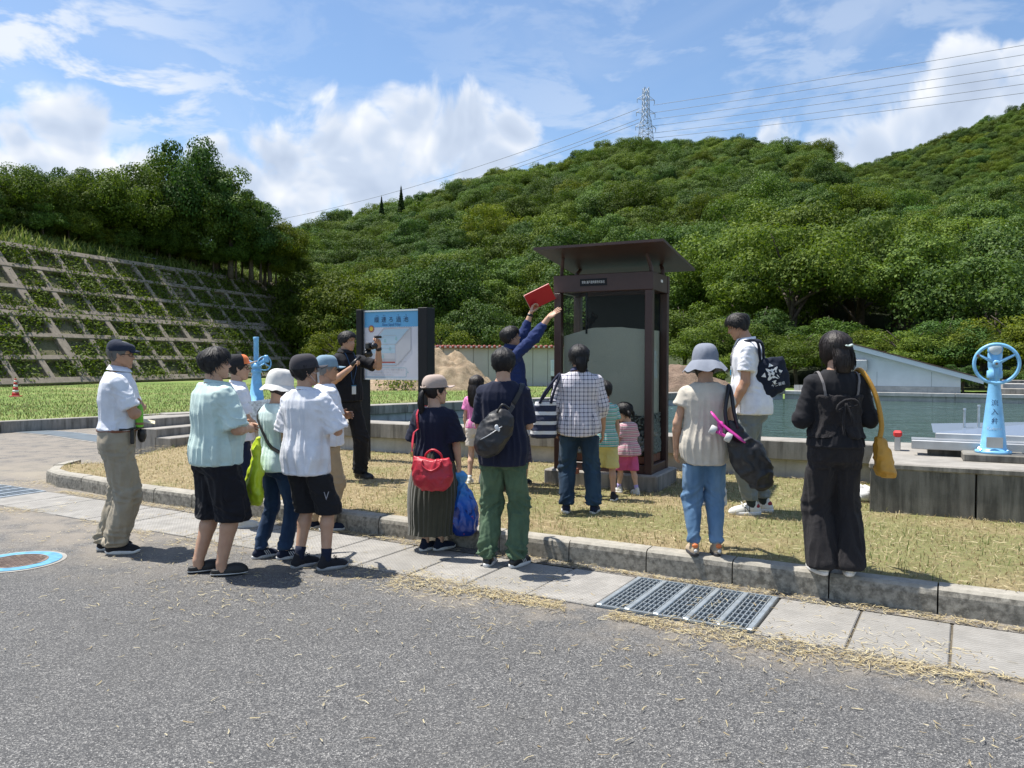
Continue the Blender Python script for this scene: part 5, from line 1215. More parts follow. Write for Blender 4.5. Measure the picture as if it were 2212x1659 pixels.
def head_mesh(female=False):
    zs = np.concatenate([[-.5], np.linspace(-.49, .2, 38), np.linspace(.23, .497, 14)]); n = 52; th = np.linspace(0, 2 * np.pi, n, endpoint=False) + np.pi / 2; V = []
    for z in zs:
        x, y = head_pt(th, np.full(n, z)); fr = np.sin(th) > .2
        nz = np.interp(z, [-.165, -.15, -.115, -.04, .03, .09], [0, .055, .105, .06, .03, 0]); sg = np.interp(z, [-.16, -.1, .05], [.062, .055, .038]); y = y + np.where(fr, nz * np.exp(-(x / sg) ** 2), 0)
        y = y - np.where(fr, .038 * np.exp(-((np.abs(x) - .14) / .075) ** 2 - ((z - .012) / .05) ** 2), 0) + np.where(fr, .014 * np.exp(-((np.abs(x) - .19) / .08) ** 2 - ((z + .09) / .07) ** 2), 0)
        y = y - np.where(fr & (np.abs(x) > .1), .0, 0) - np.where(fr, .012 * np.exp(-((z + .258) / .012) ** 2) * np.exp(-(x / .1) ** 2), 0)
        V.append(np.c_[x, y, np.full(n, z)])
    V = np.concatenate(V); k = len(zs); i, j = np.meshgrid(np.arange(k - 1), np.arange(n), indexing='ij'); a = (i * n + j).ravel(); c = (i * n + (j + 1) % n).ravel(); Q = np.stack([a, c, c + n, a + n], 1)
    V = np.concatenate([V, [[0, .17, -.505], [0, 0, .5]]]); b0 = len(V) - 2; T = [(b0, (j + 1) % n, j) for j in range(n)] + [(b0 + 1, (k - 1) * n + j, (k - 1) * n + (j + 1) % n) for j in range(n)]
    # ears
    u, v = np.meshgrid(np.linspace(0, np.pi, 8), np.linspace(0, 2 * np.pi, 12, endpoint=False), indexing='ij'); E = []; EQ = []
    for sx in (-1, 1):
        p = np.c_[(np.cos(u) * .026).ravel(), (np.sin(u) * np.cos(v) * .062).ravel(), (np.sin(u) * np.sin(v) * .118).ravel()]; p[:, 2] += .0; p[:, 1] -= .35 * p[:, 2] * .35; rr = np.sqrt((p[:, 1] / .062) ** 2 + (p[:, 2] / .118) ** 2); p[:, 0] += -.018 * np.exp(-(rr / .5) ** 2)
        p = p * np.array([sx, 1, 1]); p[:, 0] += sx * (.335 + .25 * np.maximum(0, -p[:, 1])); p += np.array([0, -.055, -.03]); o_ = len(V) + sum(len(q) for q in E); E.append(p)
        i, j = np.meshgrid(np.arange(7), np.arange(12), indexing='ij'); a = (i * 12 + j).ravel() + o_; c = (i * 12 + (j + 1) % 12).ravel() + o_; EQ.append(np.stack([a, c, c + 12, a + 12], 1))
    return np.concatenate([V] + E), np.concatenate([Q] + EQ), np.array(T)
HEAD = head_mesh()
def hair_line(th, style):
    """lower edge of the hair at each azimuth, in head heights"""
    a = np.abs((th - np.pi / 2 + np.pi) % (2 * np.pi) - np.pi)        # 0 at the face, pi at the nape
    tabs = {'short': ([0, .5, .85, 1.15, 1.45, 1.9, 2.4, 3.15], [.24, .22, .14, -.02, -.10, -.20, -.33, -.38]), 'fringe': ([0, .5, .85, 1.15, 1.45, 1.9, 2.4, 3.15], [.13, .12, .09, -.04, -.10, -.20, -.33, -.38]),
            'bob': ([0, .45, .75, 1.0, 1.4, 3.15], [.2, .17, .02, -.30, -.48, -.5]), 'buzz': ([0, .5, .9, 1.2, 1.5, 1.9, 2.4, 3.15], [.30, .26, .18, .02, -.02, -.16, -.26, -.30])}
    x, y = tabs[style]; return np.interp(a, x, y)
def hair_mesh(style, thick=.055, seed=0, strands=420, length=.16, wave=.0):
    strands = int(strands * 1.6)
    n = 72; zs = np.linspace(-.5, .499, 44); th = np.linspace(0, 2 * np.pi, n, endpoint=False); V = []
    hl = hair_line(th, style)
    for z in zs:
        g = np.clip((z - hl) / .05, 0, 1); nn = fbm(np.c_[np.cos(th) * 4 + seed, np.sin(th) * 4, np.full(n, z * 3)], 3); st = fbm(np.c_[np.cos(th) * 22, np.sin(th) * 22, np.full(n, z * 3 + seed)], 2)
        t = thick * (1 + .75 * nn) + .018 * st; x, y = head_pt(th, np.full(n, z), 0); inf = np.where(g > 0, t * g, -.05); x, y = head_pt(th, np.full(n, z), inf * np.sqrt(np.clip(1.02 - (z / .52) ** 6, .1, 1))); V.append(np.c_[x, y, z + np.where(g > 0, .9 * thick * np.clip((z - .15) / .35, 0, 1) ** 1.5 * np.ones(n), 0)])
    V = np.concatenate(V); k = len(zs); i, j = np.meshgrid(np.arange(k - 1), np.arange(n), indexing='ij'); a = (i * n + j).ravel(); c = (i * n + (j + 1) % n).ravel(); Q = np.stack([a, c, c + n, a + n], 1)
    T = np.array([(len(V), (k - 1) * n + j, (k - 1) * n + (j + 1) % n) for j in range(n)]); V = np.concatenate([V, [[0, 0, .502 + .95 * thick]]])
    # locks of hair lying over the shell
    S = []; SQ = []; o_ = len(V); r_ = np.random.default_rng(seed + 3)
    for q in range(strands):
        t0 = r_.uniform(0, 2 * np.pi); h0 = float(hair_line(np.array([t0]), style)[0]); z0 = h0 + (.5 - h0) * r_.uniform(.02, .95) ** .8; L = length * r_.uniform(.5, 1.2); w = r_.uniform(.008, .022); tw = r_.uniform(-.4, .4); lift = r_.uniform(.1, 1.7)
        for m in range(5):
            f = m / 4; z = z0 - L * f; zz = max(min(z, .495), -.5); tt = t0 + tw * f; inf = thick * (1.0 + .35 * lift * (f if m < 4 else 1.3)) ; zc = max(zz, h0 - .03)
            x, y = head_pt(np.array([tt]), np.array([zc]), inf * math.sqrt(max(.1, 1.02 - (zc / .52) ** 6))); p = np.array([x[0], y[0], z + .9 * thick * max(0, (zc - .15) / .35) ** 1.5])
            d = np.array([-math.sin(tt), math.cos(tt), 0]); ww = w * (1 - .8 * f); S += [p - d * ww, p + d * ww]
        b0 = o_ + q * 10; SQ += [(b0 + 2 * m, b0 + 2 * m + 1, b0 + 2 * m + 3, b0 + 2 * m + 2) for m in range(4)]
    V = np.concatenate([V, np.array(S)]) if S else V; return V, [np.concatenate([Q, np.array(SQ)]) if SQ else Q, T]
# ---- hands (wrist at the origin, fingers along +y, palm faces -z, thumb on +x), metres for an adult
def hand_mesh(pose):
    f = Field((-.075, -.045, -.13), (.10, .205, .06), .0036); curl = {'open': 4, 'relax': 22, 'grip': 68, 'flat': 0, 'point': 40}[pose]
    f.ell((0, .045, -.002), (.041, .052, .0155), .01); f.cone((.0, -.04, 0), (0, .015, 0), .0255, .028, .012, (1, 1, .72))
    for i, (x, L, r) in enumerate(((.030, .072, .0086), (.0105, .080, .0089), (-.0095, .075, .0085), (-.028, .058, .0076))):
        p = np.array([x, .082 - (.010 if i == 3 else .0), 0.]); c0 = curl * (.8 + .1 * i); ang = -R(c0 * .55); sp = (1.5 - i) * (.10 if pose in ('open',) else .035)
        for s_, fr in enumerate((.44, .31, .25)):
            d = np.array([math.sin(sp) * math.cos(ang), math.cos(ang) * math.cos(sp), math.sin(ang)]); q = p + d * L * fr; f.cone(p, q, r * (1 - .06 * s_), r * (.94 - .08 * s_), .004); p = q; ang -= R(c0 * (.95 if s_ == 0 else .7))
    p = np.array([.030, .015, -.004]); q = p + np.array([.030, .030, -.012 if pose != 'grip' else -.028]); f.cone(p, q, .0135, .0105, .008); t = q + (np.array([.012, .034, -.006]) if pose != 'grip' else np.array([-.016, .026, -.022])); f.cone(q, t, .0104, .0080, .004)
    V, Q = f.mesh(); return relax(V, Q, 1, .3), Q
HANDS = {p: hand_mesh(p) for p in ('open', 'relax', 'grip')}
# ---- shoes (toe along +y, heel at -y, ground at 0), 0.27 m long
def shoe_outline(k=1.0, n=36):
    a = np.linspace(0, 2 * np.pi, n, endpoint=False); y = np.sin(a) * .135; w = .046 * (1 - .10 * np.sin(a + .3) * 0 + .10 * np.clip(np.sin(a), 0, 1) - .16 * np.clip(-np.sin(a), 0, 1)); x = np.sign(np.cos(a)) * np.abs(np.cos(a)) ** .72 * w; return np.c_[x * k + .004 * np.sin(a), y * (1 + (k - 1) * .4)]
def shoe_parts(style):
    f = Field((-.07, -.16, -.01), (.07, .16, .15), .0055); f.ell((0.002, .078, .022), (.043, .062, .040), .02).ell((0, .01, .035), (.040, .085, .050), .03).ell((0, -.085, .04), (.036, .052, .052), .03)
    if style == 'clog': f.ell((0, .050, .040), (.052, .082, .052), .02)
    else: f.cone((0, -.055, .06), (0, -.07, .10), .040, .036, .02)
    f.below(.016 if style != 'clog' else .02)
    if style == 'clog': f.a = np.maximum(f.a, np.where(f.ax[1][None, :, None] < -.02, f.ax[2][None, None, :] - .055, -1))
    V, Q = f.mesh(); up = mesh('shoe', V, Q, True); s = MB(); o1 = shoe_outline(1.06); th = .027 if style != 'clog' else .032
    Vv = []; 
    for z, kx in ((.0, .95), (.006, 1.0), (th * .7, 1.02), (th, .98)):
        c = o1 * kx; toe = np.clip((c[:, 1] - .06) / .09, 0, 1) ** 2 * .012; Vv.append(np.c_[c, z + toe + (.006 * np.clip((-.04 - c[:, 1]) / .09, 0, 1) if z > .01 else 0)])
    n = len(o1); Vv = np.concatenate(Vv); F = [(r * n + i, r * n + (i + 1) % n, (r + 1) * n + (i + 1) % n, (r + 1) * n + i) for r in range(3) for i in range(n)] + [tuple(range(n - 1, -1, -1)), tuple(range(3 * n, 4 * n))]
    return up, mesh('sole', Vv, F, True)
SHOE = {s: shoe_parts(s) for s in ('sneaker', 'clog')}
def laces_mesh():
    q = MB()
    for i in range(4): y = .03 + .018 * i; z = .092 - .016 * i; q.tube([(-.024, y, z - .010), (0, y - .006 * (-1) ** i, z), (.024, y, z - .010)], .0032, 5)
    for sx in (-1, 1): q.tube(spline([(0, .02, .095), (sx * .02, .028, .108), (sx * .034, .02, .092), (sx * .012, .02, .092)], 7), .0028, 5)
    return q.me('laces')
LACES = laces_mesh()
def stripes_mesh():
    q = MB()
    for sx in (-1, 1):
        for i in range(3): y = -.018 + .020 * i; q.tube([(sx * .0445, y + .012, .030), (sx * .0425, y, .052), (sx * .030, y - .012, .074)], .0042, 5)
    return q.me('stripes')
STRIPES = stripes_mesh()
def unit(v): v = np.array(v, float); return v / np.linalg.norm(v)
def frame(y, z):                                       # columns x,y,z with y along the given direction and z near the given one
    y = unit(y); z = np.array(z, float); z = unit(z - y * (z @ y)); x = np.cross(y, z); return np.stack([x, y, z], 1)
class Person:
    def __init__(s, label, px, py, gz, H, face, Hh=.228, girth=1.0, sh=.178, hip=1.0, skin=None, lean=0., side=0., arms=None, feet=None, head=(0, 0, 0), hair='short', hairthick=.05, hairmat=None, hands=('relax', 'relax'), palm=(None, None), belly=0., group=None, xy=None, hairlen=.16, strands=420, hairseed=None, bare=False):
        s.lg = 1.0 if bare else .74; p = at(px, py, gz) if xy is None else Vector((*xy, gz)); s.root = thing('person', label, 'person', (p.x, p.y, gz), -R(face), group); s.H, s.Hh = H, Hh; U = s.U = (H - Hh) / 1.472; g = girth * U; s.g = g; s.skin = skin or SKIN
        s.lean, s.side = lean, side; off = lambda z: np.array([side * (z - .9 * U), lean * (z - .9 * U), 0]) if z > .9 * U else np.zeros(3); s.off = off
        s.J = J = {}; s.belly = belly; s.hw = hip
        for k, sx in (('R', 1), ('L', -1)):
            J['sh' + k] = np.array([sx * sh * U * (.5 + .5 * girth), 0, 1.375 * U]) + off(1.375 * U); J['hip' + k] = np.array([sx * .088 * g * hip, 0, .89 * U])
        arms = arms or {}
        for k, sx in (('R', 1), ('L', -1)):
            ud, fd, hd = arms.get(k, ((sx * .13, -.02, -1), (sx * .05, .12, -1), None)); e = J['sh' + k] + unit(ud) * .283 * U; w = e + unit(fd) * .245 * U; hd = unit(hd if hd is not None else fd); J['el' + k], J['wr' + k], J['hd' + k] = e, w, hd; J['hand' + k] = w + hd * .09 * U
        feet = feet or {'R': (.10, .0, 12), 'L': (-.10, .0, -12)}; s.feet = feet
        for k, sx in (('R', 1), ('L', -1)):
            fx, fy, yaw = feet[k][:3]; lift = feet[k][3] if len(feet[k]) > 3 else 0; d = np.array([math.sin(R(yaw)), math.cos(R(yaw)), 0]); an = np.array([fx, fy, 0]) * 1.0 - d * .055 * U + np.array([0, 0, .095 * U + lift]); h = J['hip' + k]; L1, L2 = .425 * U, .39 * U; v = an - h; L = np.linalg.norm(v)
            if L > (L1 + L2) * .999: L2 = L - L1 * .999 if L < (L1 + L2) * 1.1 else L2 * 1.1
            c = np.clip((L1 ** 2 + L * L - L2 ** 2) / (2 * L1 * L), -1, 1); a = math.acos(c); fw = d * .8 + np.array([0, .3, 0]); ax = unit(v); fw = fw - ax * (fw @ ax); fw = unit(fw); J['kn' + k] = h + ax * L1 * math.cos(a) + fw * L1 * math.sin(a); J['an' + k] = an; J['fd' + k] = d
        nk = np.array([0, -.012 * U, 1.43 * U]) + off(1.43 * U); J['neck'] = nk; hy, hp, ht = [R(q) for q in head]
        M = Matrix.Translation(Vector(nk + np.array([0, .008, .0]))) @ Matrix.Rotation(-hy, 4, 'Z') @ Matrix.Rotation(hp, 4, 'X') @ Matrix.Rotation(ht, 4, 'Y') @ Matrix.Translation((0, .02 * U, (H - 1.43 * U) - .5 * Hh)) @ Matrix.Scale(Hh, 4); s.HM = M
        s.body(hands, palm)
        s.hair_style = hair
        if hair:
            V, F = hair_mesh(hair, hairthick, hairseed if hairseed is not None else int(abs(px + py)) % 97, strands, hairlen); s.hairobj = s.headpart('hair', V, F, hairmat or HAIR)
        s.face()
    def ht(s, V): V = np.asarray(V, float); return V @ np.array(s.HM.to_3x3()).T + np.array(s.HM.translation)
    def headpart(s, name, V, F, m, parent=None, smooth=True): return obj(name, mesh(name, s.ht(V), F, smooth), m, parent or s.root)
    def part(s, name, V, F, m, parent=None, smooth=True): return obj(name, mesh(name, V, F, smooth), m, parent or s.root)
    def torso(s, infl=0., waist=0., hemf=0., b=None):
        U, g = s.U, s.g; bl = s.belly; T = [(.80, .150 * s.hw, .108, -.005), (.90, .168 * s.hw, .116, -.010), (.97, .165 * s.hw, .116, -.006), (1.06, .146, .106 + bl * .6, .004 + bl * .5), (1.14, .148, .108 + bl, .004 + bl * .6), (1.22, .156, .112 + bl * .5, .002), (1.30, .166, .112, -.004), (1.365, .160, .096, -.010), (1.41, .120, .076, -.012), (1.45, .066, .062, -.012)]
        out = []
        for z, a, d, y in T: o = s.off(z * U); i = infl + hemf * max(0, (1.1 - z)); out.append((z * U, a * g + i, d * g + i * 1.0, o[0], y * U + o[1]))
        return out
    def body(s, hands, palm):
        U, g, J = s.U, s.g, s.J; P = np.array(list(v for k, v in J.items() if k[:2] not in ('hd', 'fd'))); f = Field(P.min(0) - .17, np.array([P[:, 0].max() + .17, P[:, 1].max() + .17, max(P[:, 2].max() + .1, s.H - s.Hh * .6)]), .0105 if s.H > 1.3 else .0085)
        T = [(z, a * .9, d * .9, x, y) for z, a, d, x, y in s.torso()]; f.loft(T, .02)
        nk = J['neck']; hc = s.ht([[0, -.08, -.15]])[0]; f.cone(nk - np.array([0, 0, .03]), hc, .060 * g, .054 * (s.Hh / .228), .025)
        for k in 'RL':
            f.cone(J['sh' + k] + unit(J['el' + k] - J['sh' + k]) * .03 * U, J['el' + k], .036 * g, .039 * g, .015); e, w = J['el' + k], J['wr' + k]; m = e + (w - e) * .28; f.cone(e, m, .038 * g, .041 * g, .012); f.cone(m, w, .041 * g, .0265 * g, .012); f.cone(J['neck'] - np.array([0, 0, .03 * U]), J['sh' + k] - np.array([0, 0, .03 * U]), .028 * g, .022 * g, .02)
            h, n, a = J['hip' + k], J['kn' + k], J['an' + k]; q_ = g * s.lg; f.cone(h, n, .080 * q_, .054 * q_, .03); c = n + (a - n) * .3 + np.array([0, -.012 * U, 0]); f.cone(n, c, .052 * q_, .054 * q_, .02); f.cone(c, a, .054 * q_, .036 * g, .02); f.cone(a, a - np.array([0, 0, .05 * U]), .036 * g, .036 * g, .01)
        V, Q = f.mesh(); s.bodyfield = f; VV = [V]; QQ = [Q]; k0 = len(V)
        hv, hq, htr = HEAD; VV.append(s.ht(hv)); QQ.append(hq + k0); TT = [htr + k0]; k0 += len(hv)
        for i, k in enumerate('RL'):
            v, q = HANDS[hands[i]]; sx = 1 if k == 'R' else -1; d = J['hd' + k]; pn = palm[i] if palm[i] is not None else (-sx, .25, 0)    # direction the palm faces
            Fm = frame(d, -np.array(pn, float)); sc = U * min(1.0, .35 + .65 * s.g / U); vv = v.copy()
            # thumb should point to the body's front/up side: mirror by hand
            thumb = 1 if k == 'L' else -1
            vv[:, 0] *= thumb; w = (vv * sc) @ Fm.T + J['wr' + k] - d * .0; VV.append(w); QQ.append((q if thumb > 0 else q[:, ::-1]) + k0); k0 += len(v)
            s.J['HF' + k] = Fm
        s.bodyobj = s.part('body', np.concatenate(VV), [np.concatenate(QQ), np.concatenate(TT)], s.skin)
    def face(s):
        for sx in (-1, 1):
            x = .138 * sx; th = math.atan2(1, .42 * sx); u, v = np.meshgrid(np.linspace(0, np.pi, 7), np.linspace(0, 2 * np.pi, 12, endpoint=False), indexing='ij'); E = np.c_[(np.sin(u) * np.cos(v) * .052).ravel() + x, (np.cos(u) * .022).ravel() + .300, (np.sin(u) * np.sin(v) * .017).ravel() + .008]
            i, j = np.meshgrid(np.arange(6), np.arange(12), indexing='ij'); a = (i * 12 + j).ravel(); c = (i * 12 + (j + 1) % 12).ravel(); Q = np.stack([a, c, c + 12, a + 12], 1); e = s.headpart('eye', E, Q, EYEW); E2_ = (E - np.array([x, .3, .008])) * np.array([.46, .5, 1.0]) + np.array([x, .313, .008]); s.headpart('iris', E2_, Q, EYED, e)
            lid = [(x - .06, .296, .012), (x - .02, .318, .030), (x + .02, .318, .030), (x + .06, .296, .012)]; V, F = tube(spline(lid, 8), .0055, 5); s.headpart('eyelid', V, F, EYED, e)
            V, F = tube(spline([(sx * .06, .365, .072), (sx * .13, .362, .092), (sx * .21, .322, .078)], 7), [.008, .011, .012, .012, .011, .009, .004], 6, flat=.9); s.headpart('eyebrow', V, F, HAIR)
        V, F = tube(spline([(-.082, .335, -.255), (-.03, .368, -.250), (.03, .368, -.250), (.082, .335, -.255)], 9), [.004, .010, .013, .014, .013, .014, .013, .010, .004], 6); s.headpart('mouth', V, F, LIP)
    # -------- clothes
    def arm_uv(s, V, N=None):
        U = s.U; uv = np.zeros((len(V), 3)); c = V - np.array([0, 0, 0]); uv[:, 0] = np.arctan2(V[:, 0], -V[:, 1] + 1e-6) * .15 * s.g / s.U * U; uv[:, 1] = V[:, 2]; best = np.full(len(V), 9.)
        bx = np.abs(V[:, 0]) < .13 * s.g
        uv[bx, 0] = np.where(V[bx, 1] < 0, V[bx, 0], -V[bx, 0] + .5)
        for k in 'RL':
            for p, q in ((s.J['sh' + k], s.J['el' + k]), (s.J['el' + k], s.J['wr' + k])):
                v = q - p; t = np.clip(((V - p) @ v) / (v @ v), 0, 1); d = np.linalg.norm(V - p - t[:, None] * v, axis=1); m = (d < .10 * s.g) & (np.abs(V[:, 0]) > np.abs(p[0]) * .98) if p is s.J['sh' + k] else (d < .10 * s.g)
                tz = s.torso(.02); inside_t = np.abs(V[:, 0]) < np.interp(V[:, 2], [z[0] for z in tz], [z[1] for z in tz]) * 1.04; m = m & ~inside_t; d = np.where(m, d, 9); m = m & (d < best); best = np.minimum(best, d); F = frame(v, (0, -1, .2)); r = V - p; uv[m, 0] = np.arctan2((r @ F[:, 0])[m], (r @ F[:, 2])[m]) * .075; uv[m, 1] = -((r @ F[:, 1])[m])
        return uv
    def cloth_obj(s, name, f, m, fold=None, sm=1, uv=True, parent=None):
        V, Q = f.mesh(); V = relax(V, Q, sm, .5); N = vnormals(V, Q)
        if fold is not None: V = V + N * fold(V)[:, None]; V = relax(V, Q, 1, .25)
        me = mesh(name, V, Q, True)
        if uv: a = me.attributes.new('cuv', 'FLOAT_VECTOR', 'POINT'); a.data.foreach_set('vector', s.arm_uv(V).astype(np.float32).ravel())
        return obj(name, me, m, parent or s.root)
    def shirt(s, m, hem=.84, sleeve=.62, loose=.022, sl_loose=.026, flare=.10, amp=.009, name='shirt', curve=0., long=False, cuff=None, tuck=False, seed=0., neck=1.447, sag=.012, drop=1.0, hemdip=0.):
        U, g, J = s.U, s.g, s.J; P = np.array([J[k] for k in ('shR', 'shL', 'elR', 'elL', 'wrR', 'wrL', 'hipR', 'hipL')]); f = Field(np.minimum(P.min(0), (-.3 * U, -.25 * U, hem * U)) - np.array([.12, .14, .04]), P.max(0) + np.array([.12, .14, .17]), .0095 if s.H > 1.3 else .0075)
        T = s.torso(loose, hemf=flare); z0 = hem * U; T = [t for t in T if t[0] <= neck * U + .01]
        # straight fall: below the chest the shirt never gets narrower than a share of the chest
        ch = max(t[1] for t in T if 1.2 * U < t[0] < 1.34 * U); cd = max(t[2] for t in T if 1.1 * U < t[0] < 1.34 * U); T2 = []
        for z, a, d, x, y in T:
            if z < 1.24 * U and not tuck: a = max(a, ch * (.93 * drop)); d = max(d, cd * (.92 * drop))
            if z < 1.1 * U and not tuck: a = max(a, a - loose - flare * max(0, 1.1 - z / U) + .040 * U); d = max(d, d - loose - flare * max(0, 1.1 - z / U) + .046 * U)
            T2.append((z, a, d, x, y))
        T2 = [(z0 - .05, *T2[0][1:])] + T2; f.loft(T2, .0, 2.35, z0, neck * U)
        for k in 'RL':
            f.cone(J['neck'] + np.array([0, .01, -.035 * U]), J['sh' + k] + np.array([0, 0, -.012]), .038 * g, .046 * g + loose * .25, .03)
            a, e, w = J['sh' + k], J['el' + k], J['wr' + k]; r0 = .050 * g + sl_loose * .30; r1 = .045 * g + sl_loose; a = a + unit(e - a) * .02 * U
            if not long:
                q = a + (e - a) * sleeve; f.cone(a, q, r0, r1, .022); dn = unit(e - a); sl, X, Y, Z = f._sub(q - .16, q + .16); cut = (X - q[0]) * dn[0] + (Y - q[1]) * dn[1] + (Z - q[2]) * dn[2]; near = np.sqrt((X - q[0] - dn[0] * .06) ** 2 + (Y - q[1] - dn[1] * .06) ** 2 + (Z - q[2] - dn[2] * .06) ** 2) < .13 * g
                xin = np.abs(X) > (np.abs(a[0]) + .0 * g) if abs(dn[0]) > .3 else (near & (np.abs(X - q[0]) < r1 + .03)); sp = np.minimum(cut, 1); f.a[sl] = np.where((sp > 0) & near & (sp < r1 + .03), np.maximum(f.a[sl], np.minimum(sp, s._tor(f, T2, sl, X, Y, Z, z0))), f.a[sl])
            else:
                f.cone(a, e, r0, r1 * .96, .03); wq = e + (w - e) * (cuff if cuff is not None else .93); f.cone(e, wq, r1 * .96, .032 * g + sl_loose * .7, .03)
        f.a = np.maximum(f.a, (z0 + (curve * (np.abs(f.ax[0]) / (.2 * U)) ** 2)[:, None, None] - hemdip * np.clip(-f.ax[1] / .12, 0, 1)[None, :, None]) - f.ax[2][None, None, :])
        s.shirtfield = f; s.tuck = tuck; s.shem = z0; ph = seed + s.H * 7 + hem
        def fold(V):
            th = np.arctan2(V[:, 0], V[:, 1] + .02); zz = V[:, 2]; dn = np.clip((1.36 * U - zz) / (.5 * U), 0, 1); v1 = ridged(np.c_[np.cos(th) * 2.6 + ph, np.sin(th) * 2.6, zz * 1.5 + .6 * np.sin(th * 2 + ph)], 1); v2 = fbm(np.c_[V[:, 0] * 8 + V[:, 2] * 5, V[:, 1] * 8, V[:, 2] * 4 + ph], 2); arm = np.abs(V[:, 0]) > .17 * U * g / s.U
            ar = ridged(np.c_[V[:, 0] * 9 + ph, V[:, 1] * 9, V[:, 2] * 17 + V[:, 0] * 8], 2)
            d = amp * (v1 * (.25 + .95 * dn) * np.where(arm & (zz > 1.05 * U), .35, 1) + .55 * v2) + np.where(arm & (zz > 1.0 * U), amp * .38 * ar, 0)
            sg = sag * np.exp(-((zz - z0 - .07) / .05) ** 2) * 0 + np.where(zz < z0 + .02, .002, 0); edge = np.clip((zz - z0) / .02, .2, 1); return d * edge + sg
        return s.cloth_obj(name, f, m, fold)
    def _tor(s, f, T, sl, X, Y, Z, z0):
        S = np.array(sorted(T)); zz = np.broadcast_to(Z, (1, 1, Z.shape[2])).ravel(); a, b_, x0, y0 = [np.interp(zz, S[:, 0], S[:, i])[None, None, :] for i in (1, 2, 3, 4)]; return ((np.abs((X - x0) / a) ** 2.35 + np.abs((Y - y0) / b_) ** 2.35) ** (1 / 2.35) - 1) * np.minimum(a, b_)
    def pants(s, m, hem=.07, waist=1.03, hipl=.016, r=(.098, .078, .075), amp=.007, name='trousers', stack=1., seed=0., short=False, vertical=0., cuff=0.):
        U, g, J = s.U, s.g, s.J; P = np.array([J[k] for k in ('hipR', 'hipL', 'knR', 'knL', 'anR', 'anL')]); f = Field(P.min(0) - np.array([.22, .22, .1]), np.maximum(P.max(0) + np.array([.22, .22, .0]), (0, 0, waist * U + .06)), .0098 if s.H > 1.3 else .0078)
        T = [t for t in s.torso(hipl) if .78 * U < t[0] <= 1.12 * U]; T = [(.775 * U, T[0][1] * .72, T[0][2] * .8, T[0][3], T[0][4])] + T; f.loft(T, .02, 2.3, .775 * U, waist * U)
        for k in 'RL':
            h, n, a = J['hip' + k], J['kn' + k], J['an' + k]; f.cone(h + np.array([0, -.005, -.03 * U]), n, r[0] * g, r[1] * g, .035)
            f.ell(h + np.array([0, -.040 * g, .0]), (.085 * g, .070 * g, .085 * U), .03)
            if hem < .45: e = n + (a - n) * (1 - (hem - .07) / .4); f.cone(n, e, r[1] * g, r[2] * g, .03)
            elif short: n2 = h + (n - h) * min(1.0, (.89 - hem) / .42 + .1); f.cone(h, n2, r[0] * g, r[1] * g * 1.04, .03)
        f.below(hem * U); s.pantfield = f; ph = seed + s.H * 3
        if not getattr(s, 'tuck', True):               # what is under the shirt stays inside it
            k0 = int(max(0, np.searchsorted(f.ax[2], s.shem + .004))); G3 = np.stack(np.meshgrid(f.ax[0], f.ax[1], f.ax[2][k0:], indexing='ij'), -1).reshape(-1, 3); sh_ = s.shirtfield.at(G3).reshape(f.n[0], f.n[1], -1); out_ = (f.ax[2][k0:] > s.shem + .07)[None, None, :]; f.a[:, :, k0:] = np.maximum(f.a[:, :, k0:], np.where(out_, .1, sh_ + .026))
        def fold(V):
            z = V[:, 2] / U; sd = np.sign(V[:, 0]); K = np.where(sd > 0, J['knR'][0], J['knL'][0]); cx = np.where(z < .75, V[:, 0] - K, V[:, 0]); wr = ridged(np.c_[cx * 5 + ph + sd * 3, V[:, 1] * 5, V[:, 2] * 15 + cx * 9 * sd], 2); ws = np.exp(-((z - .47) / .10) ** 2) * .8 + stack * np.exp(-((z - .10) / .10) ** 2) * 1.25 + np.exp(-((z - .80) / .07) ** 2) * .7
            vt = ridged(np.c_[cx * 11 + ph, V[:, 1] * 11, V[:, 2] * 1.6], 2); lo = fbm(np.c_[V[:, 0] * 12 + sd * 5, V[:, 1] * 12, V[:, 2] * 6 + ph], 3)
            if short: ws = .45 + 0 * z
            return amp * (wr * ws + (.35 + vertical) * vt * np.clip((.95 - z) / .2, 0, 1) + .45 * lo) * np.clip((z - hem) / .015, .25, 1)
        o = s.cloth_obj(name, f, m, fold, uv=False); return o
    def skirt(s, m, waist=1.0, hem=.2, r0=.17, r1=.30, pleats=40, amp=.010, name='skirt', depth=.8, bulge=0., shift=(0, 0)):
        U, g = s.U, s.g; n = pleats * 6; k = 22; th = np.linspace(0, 2 * np.pi, n, endpoint=False); V = []
        for i in range(k):
            t = i / (k - 1); z = (waist + (hem - waist) * t) * U; r = (r0 + (r1 - r0) * t ** .8 + bulge * math.sin(math.pi * min(1, t * 1.1)) ) * g; w = fbm(np.c_[np.cos(th) * 1.7, np.sin(th) * 1.7, np.full(n, t * 1.2 + s.H * 5)], 3); pl_ = np.abs(np.sin(th * pleats / 2 + .8 * w)) - .5; rr = r * (1 + .07 * w * t) + amp * pl_ * (.4 + .8 * t) * 2
            zz = z + .012 * w * (t > .97) ; V.append(np.c_[rr * np.cos(th) + shift[0] * t, rr * np.sin(th) * depth + shift[1] * t, np.full(n, z) + (.02 * w if i == k - 1 else 0)])
        V = np.concatenate(V); i, j = np.meshgrid(np.arange(k - 1), np.arange(n), indexing='ij'); a = (i * n + j).ravel(); c = (i * n + (j + 1) % n).ravel(); Q = np.stack([a, a + n, c + n, c], 1); me = mesh(name, V, Q, True); at_ = me.attributes.new('cuv', 'FLOAT_VECTOR', 'POINT'); tt = np.tile(th, k); at_.data.foreach_set('vector', np.c_[tt * .2, V[:, 2], tt * 0].astype(np.float32).ravel()); return obj(name, me, m, s.root)
